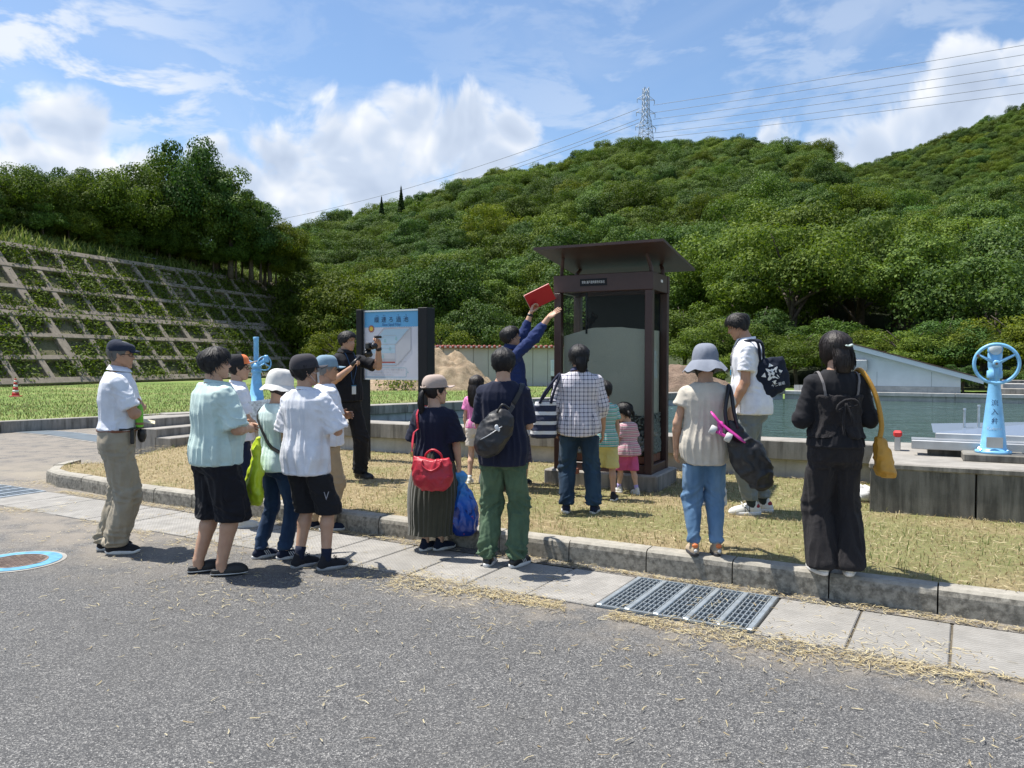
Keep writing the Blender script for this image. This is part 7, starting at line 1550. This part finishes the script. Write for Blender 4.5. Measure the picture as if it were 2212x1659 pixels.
# 8 -- woman in beige cap
p = Person('woman in beige cap, navy top and long olive pleated skirt with a ponytail', 940, 1186, 0, 1.455, 14, girth=1.0, sh=.165, head=(46, 2, 0), hair='short', hairthick=.03, strands=200, skin=SKIN_F, arms={'R': ((.20, .03, -1), (.10, .10, -1), (.0, .1, -1)), 'L': ((-.22, .1, -1), (.1, .5, -1), None)}, hands=('grip', 'relax'), feet={'R': (.07, .03, 35), 'L': (-.05, -.01, 25)})
p.skirt(c_olive, waist=1.03, hem=.17, r0=.155, r1=.245, pleats=30, amp=.006, depth=.92, bulge=.05, shift=(-.02, -.02)); p.shirt(c_navy, hem=.90, sleeve=1.0, loose=.030, sl_loose=.050, amp=.010, flare=.0); p.shoes(NVS, SOLE); p.cap(c_bcap, back_hole=True, btilt=.02, brim=.34, z0=.13)
p.long_hair([(0, -.50, .02), (0, -.60, -.15), (0, -.62, -.45), (-.03, -.56, -.85), (-.05, -.50, -1.1)], [.09, .13, .15, .11, .03], HAIR, 'ponytail', 120, .8); p8 = p
rb = held('red_shoulder_bag', 'large red leather shoulder bag with two handles on the hip of the woman', 'bag', p); REDL = plain('red_leather', (.42, .018, .035), .45, var=.12, vscale=12, bump=(120, .3)); U = p.U
f = Field((-.22, -.48, .62 * U), (.36, -.12, 1.08 * U), .0085); f.loft([(.66 * U, .10, .045, .09, -.29), (.70 * U, .15, .065, .085, -.29), (.80 * U, .175, .075, .08, -.29), (.92 * U, .165, .055, .075, -.285), (.985 * U, .155, .030, .07, -.28), (1.0 * U, .15, .022, .07, -.28)], .01, 2.6); f.a = np.maximum(f.a, (f.ax[2][None, None, :] - (.955 * U + .55 * (np.abs(f.ax[0] - .09) ** 1.6))[:, None, None])); soft('bag_body', f, REDL, rb, .005, 9)
for y in (-.235, -.335):
    q = MB(); q.tube(spline([(.005, y, .93 * U), (.01, y - .01, 1.00 * U), (.075, y - .02, 1.05 * U), (.14, y - .01, 1.00 * U), (.145, y, .93 * U)] if y > -.3 else [(.01, y, .95 * U), (.02, y - .015, .90 * U), (.09, y - .02, .855 * U), (.16, y - .015, .90 * U), (.17, y, .95 * U)], 14), .009, 8, flat=1.5); q.build('handle', REDL, rb, True)
p.ribbon([(-.10, -.27, 1.02 * U), (-.125, -.17, 1.17 * U), (-.11, -.10, 1.33 * U), (-.09, .02, 1.43 * U), (-.02, .12, 1.30 * U)], .022, REDL, 'bag_strap', off=.008); MB().lathe([(.012, -.02), (.012, .02)], 8, (-.10, -.275, 1.0 * U)).build('buckle', plain('brass', (.55, .42, .15), .35, .8), rb)
bp = held('blue_drawstring_bag', 'blue plastic bag with sea creature print hanging from the hand of the woman', 'bag', p)
def sea_mat():
    m, b, bs, o = mat('sea_print_plastic'); tc = b.n('ShaderNodeTexCoord').outputs['Object']; x, y, z = b.sep(tc); c = b.ramp(b.lin(z, .16, .85), [(0, (.006, .03, .22)), (.35, (.01, .10, .52)), (.7, (.05, .32, .72)), (1, (.36, .62, .80))]); n = b.noise(b.vm('MULTIPLY', tc, (1, 1, .7)), 15, 2, .5); c = b.mix(b.math('MULTIPLY', b.ss(n, .55, .58), b.ss(z, .62, .42)), c, (.008, .03, .20)); n2 = b.noise(tc, 32, 2, .5); c = b.mix(b.math('MULTIPLY', b.ss(n2, .70, .73), b.ss(z, .45, .3)), c, (.45, .10, .12)); b.put(bs.inputs['Base Color'], c); bs.inputs['Roughness'].default_value = .3; bs.inputs['Coat Weight'].default_value = .3; return m
hx_, hy_, hz_ = p.J['handR']; f = Field((hx_ - .22, hy_ - .25, .10), (hx_ + .26, hy_ + .22, hz_ + .07), .0085); f.loft([(.135, .07, .06, hx_ + .045, hy_ - .02), (.17, .11, .085, hx_ + .045, hy_ - .02), (.28, .128, .10, hx_ + .045, hy_ - .02), (.40, .118, .09, hx_ + .04, hy_ - .02), (.50, .075, .06, hx_ + .03, hy_ - .02), (.565, .03, .03, hx_ + .02, hy_ - .01), (.59, .045, .04, hx_ + .015, hy_), (.63, .06, .05, hx_ + .01, hy_), (max(.66, hz_ - .02), .035, .03, hx_, hy_)], .012); soft('sack', f, sea_mat(), bp, .008, 11, 1, 5, (1, 1, .3))
# 9 -- girl in pink
p = Person('girl with long dark hair in pink T-shirt and ivory shorts', 1029, 1042, .165, 1.255, 12, Hh=.205, bare=True, girth=.86, sh=.160, head=(8, 0, 0), hair='bob', hairthick=.06, hairmat=HAIRB, skin=SKIN_F, arms={'R': ((.14, .1, -1), (-.1, .6, -.7), None), 'L': ((-.14, .0, -1), (0, .2, -1), None)}, feet={'R': (.07, .05, 10), 'L': (-.06, -.06, -6)})
p.shirt(c_pink, hem=.90, sleeve=.62, loose=.016, amp=.006, tuck=True, flare=.02); p.pants(c_wsh, hem=.60, short=True, r=(.10, .105, .1), amp=.006, waist=1.04, name='shorts', hipl=.018); p.shoes(WSH, SOLE, socks=cloth('pale_blue_knit', (.3, .5, .65)), sock_h=.13)
p.long_hair([(0, -.28, .1), (0, -.40, -.25), (0, -.46, -.7), (0, -.42, -1.15), (0, -.38, -1.45)], [.34, .38, .36, .28, .10], HAIRB, 'long_hair', 260, .55)
# 10 -- man with sling bag
p = Person('man in navy T-shirt and green trousers with a black sling pack on his back', 1087, 1219, 0, 1.69, 4, girth=.95, sh=.160, head=(0, 0, 0), hair='short', hairthick=.062, hairlen=.2, strands=600, arms={'R': ((.15, .16, -1), (-.50, .8, .35), None), 'L': ((-.14, .22, -1), (.5, .85, .2), None)}, feet={'R': (.13, -.01, 30), 'L': (-.11, .02, 6)})
p.shirt(c_navy, hem=.79, sleeve=.92, loose=.022, sl_loose=.028, amp=.008, flare=.02); p.pants(c_green, hem=.065, waist=1.0, r=(.104, .088, .080), amp=.013, stack=1.3, vertical=.35, hipl=.02); p.shoes(BLK, SOLE, stripes=SOLE, laces=BLK); p10 = p
sp = held('sling_pack', 'black sling backpack worn across the back of the man in navy', 'backpack', p); U = p.U; NYL = plain('black_nylon', (.016, .016, .018), .5, var=.15, vscale=8, bump=(60, .2)); cx = np.array([-.05, -.245, 1.06 * U]); ax_ = unit((.52, 0, .85)); Rm = np.stack([np.cross((0, 1, 0), ax_), (0, 1, 0), ax_]); f = Field(cx - .30, cx + .30, .0085); f.ell(cx, (.125, .085, .205), .01, Rm); f.ell(cx + np.array([-.025, -.05, -.06]), (.10, .065, .12), .02, Rm); body_ = soft('pack_body', f, NYL, sp, .004, 10)
p.ribbon([(.05, -.22, 1.20 * U), (.10, -.16, 1.28 * U), (.14, -.10, 1.37 * U), (.15, .0, 1.43 * U), (.10, .12, 1.33 * U)], .034, NYL, 'pack_strap', off=.008); q = MB(); q.tube(spline([(-.14, -.345, 1.02 * U), (-.07, -.368, 1.06 * U), (.02, -.345, 1.12 * U)], 8), .004, 5); q.build('zip', ALB, sp, True); q = MB(); q.tube(spline([(-.02, -.31, 1.22 * U), (.02, -.33, 1.28 * U), (.07, -.30, 1.25 * U)], 9), .009, 6); q.build('grab_loop', NYL, sp, True); fe = Field(cx + np.array([-.02, -.16, .0]), cx + np.array([.08, -.06, .12]), .004); fe.ell(cx + np.array([.03, -.108, .055]), (.015, .008, .02), .003).ell(cx + np.array([.045, -.104, .035]), (.012, .007, .016), .003); soft('emblem', fe, WHITEP, sp, .001)
for dx, dz in ((-.15, -.02), (-.145, .01)): f = Field((-.3, -.4, .85), (-.1, -.1, 1.3), .006); f.ell((-.165 + dx * 0, -.27, (1.03 + dz) * U), (.014, .014, .02), .004); soft('charm', f, plain('charm_white', (.6, .6, .55), .4), sp, .002)
# 11 -- child in plaid skirt
p = Person('child in white top and navy checked skirt standing in front of the man in navy', 1122, 1046, .165, 1.255, 10, Hh=.205, bare=True, girth=.86, sh=.158, hair='bob', hairthick=.05, arms={'R': ((.3, .2, -1), (-.1, .8, .3), None)}, feet={'R': (.08, .02, 20), 'L': (-.07, 0, -8)})
p.shirt(c_white, hem=.80, sleeve=.75, loose=.022, sl_loose=.03); p.skirt(c_pskirt, waist=1.0, hem=.36, r0=.14, r1=.235, pleats=14, amp=.006, depth=.85); p.shoes(NVS, SOLEK)
# 12 -- guide
p = Person('guide in navy work jacket raising both arms towards the kiosk', 0, 0, .165, 1.80, 82, xy=(.0, 8.72), girth=.98, sh=.178, head=(0, 10, 0), hair='fringe', hairthick=.06, arms={'R': ((.10, .62, .62), (.02, .62, .85), (-.02, .80, .62)), 'L': ((-.16, .50, .75), (-.05, .34, 1.0), (.0, .25, 1))}, hands=('open', 'grip'), palm=((-.5, .5, -.7), (0, .9, .3)), feet={'R': (.1, 0, 10), 'L': (-.1, 0, -10)})
p.shirt(c_work, hem=.88, long=True, cuff=.55, loose=.026, sl_loose=.022, amp=.011); p.collar(c_work, .05, .078, .02); p.pants(c_navy2, hem=.065, r=(.1, .085, .085)); p.shoes(BLK, SOLEK); p12 = p
MB().tube([p.J['wrL'] - p.J['hdL'] * .035, p.J['wrL'] - p.J['hdL'] * .008], [.034, .034], 14).build('wristwatch', BLK, p.root, True)
fo = held('red_folder', 'red ring folder held overhead by the guide', 'folder', p); c_ = p.J['handL'] + np.array([.02, .04, .06]); ay = unit((.20, .85, .42)); ax2 = unit(np.cross(ay, (-.80, -.15, .55))); az = np.cross(ax2, ay)
def plate(c, sx, sy, sz): return [tuple(c + ax2 * x * sx / 2 + ay * y * sy / 2 + az * z * sz / 2) for z in (-1, 1) for x, y in ((-1, -1), (1, -1), (1, 1), (-1, 1))]
BF = [(3, 2, 1, 0), (4, 5, 6, 7), (0, 1, 5, 4), (1, 2, 6, 5), (2, 3, 7, 6), (3, 0, 4, 7)]; REDP = plain('red_folder_cover', (.50, .02, .03), .45)
c0 = c_ + ay * .05 + az * .02; obj('cover', mesh('cover', plate(c0, .23, .31, .010), BF), REDP, fo); obj('sheets', mesh('sheets', plate(c0 + az * .0095 - ay * .01 - ax2 * .01, .22, .30, .008), BF), plain('paper', (.72, .72, .68), .7), fo); obj('flap', mesh('flap', plate(c0 + az * .03 - ax2 * .10, .05, .31, .006), BF), REDP, fo)
# 13 -- woman in checked shirt
p = Person('woman in checked shirt and dark jeans with low tied black hair', 1250, 1106, .165, 1.575, 2, girth=1.05, sh=.178, hip=1.0, head=(-6, 0, 0), hair='short', hairthick=.07, hairlen=.25, strands=600, skin=SKIN_T, arms={'R': ((.19, .02, -1), (.06, .22, -1), None), 'L': ((-.22, .05, -1), (-.02, .45, -.9), None)}, feet={'R': (.15, -.01, 14), 'L': (-.12, .02, -2)})
p.shirt(c_plaid, hem=.79, long=True, cuff=.30, loose=.026, sl_loose=.026, amp=.008, curve=.03); p.collar(c_plaid, .03, .076, .02); p.pants(c_jean, hem=.085, r=(.104, .082, .076), amp=.010, stack=1.2); p.shoes(NVS, SOLE); p13 = p
p.long_hair([(0, -.40, .05), (.02, -.50, -.25), (.05, -.50, -.42), (.06, -.50, -.62)], [.30, .24, .22, .10], HAIR, 'tied_hair', 200, .5, 4)
tb = held('striped_tote', 'navy and white striped tote hanging from the shoulder of the woman in checks', 'bag', p); U = p.U; f = Field((-.52, -.26, .72 * U), (-.12, .14, 1.30 * U), .0085); f.loft([(.775 * U, .115, .055, -.335, -.08), (.80 * U, .122, .065, -.335, -.08), (.98 * U, .112, .06, -.325, -.08), (1.13 * U, .098, .045, -.315, -.075), (1.15 * U, .096, .040, -.315, -.075)], .005, 3.2)
def tote_mat():
    m, b, bs, o = mat('striped_canvas'); at_ = b.n('ShaderNodeAttribute'); at_.attribute_name = 'cuv'; u, v, w = b.sep(at_.outputs['Vector']); fr = b.math('FRACT', b.math('MULTIPLY', b.math('ADD', w, .025), 11.2)); b.put(bs.inputs['Base Color'], b.mix(b.ss(fr, .62, .66), (.010, .016, .045), (.66, .66, .66))); bs.inputs['Roughness'].default_value = .7; return m
soft('tote_body', f, tote_mat(), tb, .004, 8)
for dx in (-.055, .05):
    P = spline([(-.315 + dx, -.12, 1.13 * U), (-.28 + dx * .8, -.12, 1.24 * U), (-.20 + dx * .25, -.06, 1.39 * U), (-.19, .0, 1.415 * U), (-.23, .05, 1.34 * U), (-.315 + dx, -.03, 1.13 * U)], 24); q = MB(); q.tube(P, .012, 8, flat=1.6); q.build('handle', c_navy, tb, True)
# 14 -- boy in green stripes
p = Person('boy in green striped T-shirt and lemon shorts beside the kiosk', 1305, 1079, .165, 1.225, 2, Hh=.205, bare=True, girth=.88, sh=.158, head=(-6, 0, 0), hair='short', hairthick=.045, arms={'R': ((.16, .05, -1), (.02, .18, -1), None), 'L': ((-.16, .1, -1), (0, .5, -.8), None)}, feet={'R': (.10, -.02, 18), 'L': (-.09, .04, -4)})
p.shirt(c_gstr, hem=.80, sleeve=.62, loose=.022, sl_loose=.026, amp=.006); p.collar(cloth('red_rib', (.45, .07, .06)), .02, .074, .01, True); p.pants(c_yel, hem=.47, short=True, r=(.108, .108, .105), amp=.007, name='shorts', hipl=.02); p.shoes(KNIT, SOLE, socks=cloth('rust_knit', (.28, .06, .04)), sock_h=.12, laces=BLK)
# 15 -- little girl
p = Person('little girl in pink striped T-shirt and raspberry shorts stepping beside the kiosk', 1355, 1066, .165, .985, -28, Hh=.20, bare=True, girth=.98, sh=.150, skin=SKIN_F, head=(-38, -14, 0), hair='fringe', hairthick=.055, hairlen=.2, arms={'R': ((.20, .02, -1), (.0, .2, -1), None), 'L': ((-.18, .08, -1), (.05, .3, -1), None)}, feet={'R': (.06, -.06, 4), 'L': (-.05, .12, -10)})
p.shirt(c_pstr, hem=.78, sleeve=.75, loose=.020, sl_loose=.026, amp=.006, flare=.14); p.pants(c_pinks, hem=.47, short=True, r=(.108, .112, .11), amp=.006, name='shorts', hipl=.018); p.shoes(WSH, SOLE, socks=c_lav, sock_h=.19, size=1.06)
for sx in (-1, 1): p.long_hair([(sx * .30, -.30, -.02), (sx * .38, -.36, -.10), (sx * .40, -.36, -.28), (sx * .37, -.32, -.42)], [.06, .10, .08, .02], HAIR, 'pigtail', 50, .9, 3)
# 16 -- woman in grey hat
p = Person('woman in wide grey sun hat, beige top and light blue jeans on the kerb', 1521, 1195, .172, 1.515, 3, girth=.97, sh=.160, hip=1.02, head=(0, -3, 0), hair='bob', hairthick=.03, hairmat=HAIRB, arms={'R': ((.22, .18, -1), (-.1, .75, -.6), None), 'L': ((-.26, .05, -1), (.02, .40, -.9), None)}, feet={'R': (.085, 0, 4), 'L': (-.085, 0, -4)})
p.shirt(c_beige, hem=.76, sleeve=.42, loose=.026, sl_loose=.036, amp=.006, curve=.05, flare=.02, hemdip=.02); p.pants(c_jeanl, hem=.10, r=(.104, .080, .060), amp=.010, stack=.9, hipl=.02); p.shoes(TANS, plain('dark_sole', (.03, .03, .035), .6), laces=SOLE); p.bucket(c_hat, z0=.10, brim=.30, drop=.34, top=.66, wob=.07, infl=.075); p16 = p
for k in 'RL':
    fx, fy, yaw = p.feet[k]; f = Field((fx - .04, fy - .17, .03), (fx + .04, fy - .06, .12), .005); f.ell((fx, fy - .118 * p.U, .078), (.024, .012, .018), .004); soft('heel_tab', f, plain('orange_tab', (.75, .20, .06), .5), p.root, .0); V, F = tube([(fx, fy - .143 * p.U, .045), (fx, fy - .148 * p.U, .045)], [.013, .012], 12); p.part('heel_dot', V, F, SOLE)
U = p.U; bb2 = held('black_shoulder_bag', 'big black nylon bag hanging behind the woman in the grey hat', 'bag', p); cx = np.array([.265, -.175, .86 * U]); ax_ = unit((-.50, 0, .86)); Rm = np.stack([np.cross((0, 1, 0), ax_), (0, 1, 0), ax_]); f = Field(cx - .36, cx + .36, .0095); f.ell(cx + ax_ * -.08, (.125, .085, .20), .01, Rm); f.cone(cx + ax_ * .02, cx + ax_ * .24, .105, .050, .05, (1, .7, 1)); soft('bag_body', f, NYL, bb2, .009, 8, 2, 3)
for dx in (-.035, .04): P = spline([tuple(cx + ax_ * .22 + np.array([dx, -.02, 0])), (.14 + dx * .8, -.155, 1.22 * U), (.155 + dx * .3, -.09, 1.37 * U), (.165, .0, 1.405 * U), (.17, .08, 1.3 * U)], 22); q = MB(); q.tube(P, .014, 8, flat=1.7); q.build('bag_strap', NYL, bb2, True)
sk8 = held('skateboard', 'small pink skateboard with clear wheels sticking out of the black bag', 'skateboard', p); c_ = np.array([.105, -.25, 1.085 * U]); PINKP = plain('pink_plastic', (.62, .05, .34), .35); dk = unit((.62, -.12, -.50)); dn = unit(np.cross(dk, (0, 1, .25))); dw = np.cross(dn, dk); V = []
for t in np.linspace(-1, 1, 13):
    w = .055 * math.sqrt(max(.0, 1 - max(0, abs(t) - .55) ** 2 / .21)); k_ = c_ + dk * t * .16 + dn * (.035 * max(0, -t - .4)); V += [k_ - dw * w + dn * .005, k_ + dw * w + dn * .005, k_ + dw * w - dn * .005, k_ - dw * w - dn * .005]
F = [(i * 4 + j, i * 4 + (j + 1) % 4, i * 4 + 4 + (j + 1) % 4, i * 4 + 4 + j) for i in range(12) for j in range(4)] + [(3, 2, 1, 0), (48, 49, 50, 51)]; obj('deck', mesh('deck', V, F, True), PINKP, sk8)
tc_ = c_ - dk * .05 + dn * -.028 + np.array([0, -.01, 0]); tc_ = c_ + np.array([-.055, -.05, -.035]); dw = unit((.85, -.2, -.42)); q = MB(); q.tube([c_ - dk * .06, tc_], [.022, .014], 8); q.tube([tc_ - dw * .05, tc_ + dw * .05], .011, 8); tr = q.build('truck', PINKP, sk8, True)
for s_ in (-1, 1): q = MB(); q.tube([tc_ + dw * s_ * .035, tc_ + dw * s_ * .04, tc_ + dw * s_ * .075, tc_ + dw * s_ * .08], [.026, .033, .033, .026], 18); q.build('wheel', plain('clear_wheel', (.55, .55, .53), .25), tr, True)
wbag = held('white_carrier_bag', 'white carrier bag hanging in front of the woman in the grey hat', 'bag', p); f = Field((-.10, .12, .30), (.26, .36, .86), .009); f.loft([(.36 * U, .125, .05, .09, .24), (.60 * U, .11, .045, .09, .24), (.80 * U, .075, .03, .09, .24), (.84 * U, .05, .02, .09, .24)], .01); soft('bag_body', f, plain('white_paper_bag', (.66, .63, .60), .6), wbag, .005, 9)
# 17 -- tall man in white tee
p = Person('tall man in white T-shirt and grey trousers looking down at the basin', 1622, 1108, .165, 1.885, -76, girth=1.0, sh=.175, skin=SKIN_T, lean=.10, head=(2, -22, 0), hair='short', hairthick=.07, hairlen=.14, strands=600, arms={'L': ((-.10, .06, -1), (.04, .42, -.9), None), 'R': ((.10, .1, -1), (0, .6, -.8), None)}, feet={'R': (.10, -.06, 8), 'L': (-.10, .06, -12)})
p.shirt(c_white, hem=.83, sleeve=.66, loose=.024, sl_loose=.030, amp=.010, seed=8); p.collar(c_white, .02, .074, .01, True); p.pants(c_grey, hem=.12, r=(.098, .080, .066), amp=.008, vertical=.4, stack=.7); p.shoes(WSH, SOLE, socks=cloth('dark_sock', (.03, .04, .04)), sock_h=.2, laces=WSH); p17 = p
for k, sx in (('L', -1),):
    fx, fy, yaw = p.feet[k]
    for q_, m_, sz in (('N', BLK, .075),):
        o = obj('shoe_letter', text_mesh(q_, sz), m_, p.root); d = np.array([math.sin(R(yaw)), math.cos(R(yaw))]); o.rotation_euler = (R(78), 0, math.atan2(-d[1], -d[0])); o.location = (fx - .047 * p.U * d[1] * 1.06, fy + .047 * p.U * d[0] * 1.0 - .01, .058)
    for k2 in 'RL':
        fx, fy, yaw = p.feet[k2]; d = np.array([math.sin(R(yaw)), math.cos(R(yaw))]); f = Field((fx - .12, fy - .22, .03), (fx + .12, fy - .02, .14), .006); f.ell((fx - d[0] * .105, fy - d[1] * .105, .08), (.036, .034, .028), .004); soft('heel_patch', f, plain('wine_suede', (.25, .02, .03), .7), p.root, .0)
tote = thing('navy_tote', 'navy tote bag with white flower emblem on the shoulder of the tall man', 'bag', (0, 0, 0), 0); D17 = 7.22; px2 = lambda x, y: np.array([(x / 2.16 - 512) / FPX * D17, D17, CAM_H + (360 - y / 2.16) / FPX * D17])
crn = [px2(1633, 778), px2(1690, 768), px2(1705, 815), px2(1708, 833), px2(1672, 858), px2(1648, 860), px2(1624, 822)]; cc_ = np.mean(crn, 0); C2 = np.array([(c[0], c[2]) for c in crn]); f = Field(cc_ - np.array([.27, .11, .27]), cc_ + np.array([.27, .11, .27]), .008)
X, Z_ = f.ax[0][:, None], f.ax[2][None, :]; gp = np.c_[np.broadcast_to(X, (f.n[0], f.n[2])).ravel(), np.broadcast_to(Z_, (f.n[0], f.n[2])).ravel()]; ins_ = inside(gp, C2); dd_ = np.full(len(gp), 9.)
for i in range(len(C2)): a_, b2 = C2[i], C2[(i + 1) % len(C2)]; v = b2 - a_; t = np.clip(((gp - a_) @ v) / (v @ v), 0, 1); dd_ = np.minimum(dd_, np.linalg.norm(gp - a_ - t[:, None] * v, axis=1))
sd = np.where(ins_, -dd_, dd_).reshape(f.n[0], f.n[2]); th_ = np.clip(.012 + .055 * np.sqrt(np.clip(-sd, 0, .2) / .16), .012, .075); f.a = np.maximum(sd[:, None, :], np.abs(f.ax[1] - D17)[None, :, None] - th_[:, None, :]); tbody = soft('tote_body', f, cloth('navy_canvas', (.010, .015, .030), fine=.2), tote, .004, 8)
ec = px2(1664, 806); er = R(12)
def emb_poly(pts, name='emblem', lift=.004):
    P = []; 
    for x, z in pts: P.append((ec[0] + (x * math.cos(er) - z * math.sin(er)), D17 - .09, ec[2] + (x * math.sin(er) + z * math.cos(er))))
    P = f.push(np.array(P), lift); c = f.push(np.array([P.mean(0)]), lift); n_ = len(P); return obj(name, mesh(name, np.concatenate([P, c]), [(i, (i + 1) % n_, n_) for i in range(n_)]), WHITEP, tbody)
s_ = .0107
petal = []
for i in range(48): t = 2 * math.pi * i / 48; r = 5.0 + 1.5 * math.cos(4 * t - math.pi) * -1 + .8 * math.cos(8 * t); petal.append((r * math.cos(t + .785) * s_ * 1.05, r * math.sin(t + .785) * s_ * 1.05))
emb_poly(petal, 'flower')
DK = MATS['navy_canvas']
for i in range(4):
    t = i * math.pi / 2 + .785; l_ = [(0.8 * math.cos(t), .8 * math.sin(t)), (2.2 * math.cos(t + .45), 2.2 * math.sin(t + .45)), (4.0 * math.cos(t), 4.0 * math.sin(t)), (2.2 * math.cos(t - .45), 2.2 * math.sin(t - .45))]; o = emb_poly([(x * s_, z * s_) for x, z in l_], 'petal_mark', .007); o.data.materials.clear(); o.data.materials.append(DK)
    t2 = i * math.pi / 2; o = emb_poly([((8.1 * math.cos(t2) + 2.6 * math.cos(a)) * s_ , (8.1 * math.sin(t2) + 2.6 * math.sin(a)) * s_) for a in (t2 + .2, t2 + 2.2, t2 + 4.2)], 'corner_mark')
emb_poly([(1.6 * math.cos(a) * s_, 1.6 * math.sin(a) * s_) for a in np.linspace(0, 6.28, 17)[:-1]], 'flower_centre', .009)
lt = obj('lettering', text_mesh('十二番組', .032), WHITEP, tbody); lt.rotation_euler = (R(90), -er * 0, 0); q_ = f.push(np.array([[ec[0] + .055, D17 - .09, ec[2] - .108]]), .006)[0]; lt.location = (q_[0], q_[1] - .006, q_[2]); lt.rotation_euler = (R(82), R(-14), 0)
hp_ = [px2(1640, 780), px2(1630, 752), px2(1613, 728)]; sh_ = p.world(tuple(p.J['shL'] + np.array([.03, -.02, .05]))); 
for dx in (0, .05):
    P = spline([tuple(hp_[0] + np.array([dx, -.02 + dx, 0])), tuple(hp_[1] * .55 + np.array(sh_) * .45 + np.array([dx * .7 + .03, -.06, .02])), tuple(np.array(sh_) + np.array([.0, .0, .015])), tuple(np.array(sh_) + np.array([-.04, .16, -.03])), tuple(hp_[0] + np.array([dx + .02, .04, -.02]))], 22); q = MB(); q.tube(P, .012, 8, flat=1.7); q.build('handle', DK, tote, True)
bg2 = held('visitor_badge', 'blue and white visitor badge hanging on the chest of the tall man', 'badge', p); y = p.shirtfield.push(np.array([[-.06, .2, 1.18 * p.U]]), .015)[0]; MB().box(tuple(y), (.06, .006, .10), bev=.002).build('card', plain('badge_white', (.6, .6, .6)), bg2); MB().box(tuple(y + np.array([0, .001, -.01])), (.062, .008, .05)).build('blue_band', plain('badge_band', (.05, .35, .65), .4), bg2)
for sx in (-1, 1): p.ribbon([(sx * .06, .04, 1.44 * p.U), (sx * .06, .12, 1.32 * p.U), (-.06, .16, 1.23 * p.U)], .010, BLK, 'lanyard')
# 18 -- woman in black
p = Person('woman in black top, charcoal camisole and wide crinkled trousers with a hair clip', 1800, 1236, .172, 1.615, 3, girth=.94, sh=.164, hip=1.0, head=(-12, 0, 0), hair='bob', hairthick=.06, hairmat=HAIRB, hairlen=.35, strands=700, arms={'R': ((.26, -.02, -1), (-.40, .9, .05), None), 'L': ((-.26, .0, -1), (.42, .9, .0), None)}, feet={'R': (.105, 0, 20), 'L': (-.10, .02, -10)})
p.shirt(c_blk, hem=.90, long=True, cuff=.9, loose=.016, sl_loose=.022, amp=.007, tuck=True); top_f = p.shirtfield; p.pants(c_gauze, hem=.045, waist=1.08, r=(.108, .100, .112), amp=.006, vertical=1.0, stack=.1, hipl=.020); p.shoes(WSH, SOLE, stripes=BLK)
U = p.U; T = p.torso(.030, hemf=.10); f = Field((-.3, -.26, .93 * U), (.3, .26, 1.36 * U), .0095); T2 = [(z, max(a, .178 * p.g), max(d, .128 * p.g), x, y) for z, a, d, x, y in T if z < 1.34 * U]; f.loft(T2, 0, 2.35, .97 * U, 1.27 * U); f.a = np.maximum(f.a, (.97 * U + .09 * np.exp(-(f.ax[0] / .035) ** 2)[:, None, None] * (f.ax[1] < 0)[None, :, None]) - f.ax[2][None, None, :]); p.shirtfield = f
cmi = p.cloth_obj('camisole', f, c_gauze, lambda V: .008 * (ridged(np.c_[V[:, 0] * 9, V[:, 1] * 9, V[:, 2] * 5], 2) + .8 * fbm(V * 22, 2)), uv=False)
p.shirtfield = top_f
for sx in (-1, 1): p.ribbon([(sx * .115, -.15, 1.255 * U), (sx * .12, -.11, 1.36 * U), (sx * .12, .0, 1.42 * U), (sx * .11, .1, 1.3 * U)], .016, cloth('grey_strap', (.16, .15, .15)), 'shoulder_strap', off=.010)
q = MB()
for pts in ([(.0, -.175, 1.24 * U), (-.05, -.20, 1.21 * U), (-.055, -.195, 1.165 * U), (-.01, -.185, 1.19 * U)], [(.0, -.175, 1.24 * U), (.05, -.205, 1.245 * U), (.075, -.20, 1.205 * U), (.02, -.19, 1.195 * U)], [(0, -.19, 1.22 * U), (-.02, -.20, 1.10 * U), (-.01, -.20, 1.0 * U)], [(0, -.19, 1.22 * U), (.035, -.205, 1.12 * U), (.05, -.20, 1.06 * U)]): q.tube(spline(pts, 10), .008, 6)
q.build('back_bow', c_gauze, p.root, True)
V, F = tube(spline([(-.02, -.60, .10), (.08, -.585, .08), (.20, -.53, .12), (.28, -.46, .08)], 10), [.03, .05, .055, .05, .06, .05, .055, .05, .045, .02], 8, flat=.5); p.headpart('hair_clip', V, F, plain('mint_clip', (.55, .66, .62), .35))
p.long_hair([(.02, -.36, .10), (.02, -.46, -.20), (.03, -.47, -.48), (.03, -.44, -.68)], [.30, .34, .33, .20], HAIRB, 'loose_hair', 260, .42, 6)
mb = held('mustard_bag', 'mustard yellow shoulder bag at the hip of the woman in black', 'bag', p); MUS = plain('mustard_leather', (.50, .26, .035), .5, var=.12, vscale=10, bump=(60, .2)); cx = np.array([.275, -.08, .84 * U]); f = Field(cx - np.array([.14, .16, .2]), cx + np.array([.14, .16, .2]), .008); f.loft([(cx[2] - .13, .045, .085, cx[0] + .03, cx[1]), (cx[2] - .08, .055, .095, cx[0] + .02, cx[1]), (cx[2] + .05, .04, .075, cx[0], cx[1]), (cx[2] + .13, .022, .05, cx[0] - .015, cx[1])], .005, 2.8); soft('bag_body', f, MUS, mb, .006, 9)
P = spline([(cx[0] - .02, cx[1] - .01, cx[2] + .12), (.262, -.10, 1.08 * U), (.225, -.085, 1.28 * U), (.165, -.03, 1.428 * U), (.15, .05, 1.42 * U), (.17, .14, 1.25 * U)], 24); q = MB(); q.tube(P, .016, 8, flat=1.3); q.build('bag_strap', MUS, mb, True)
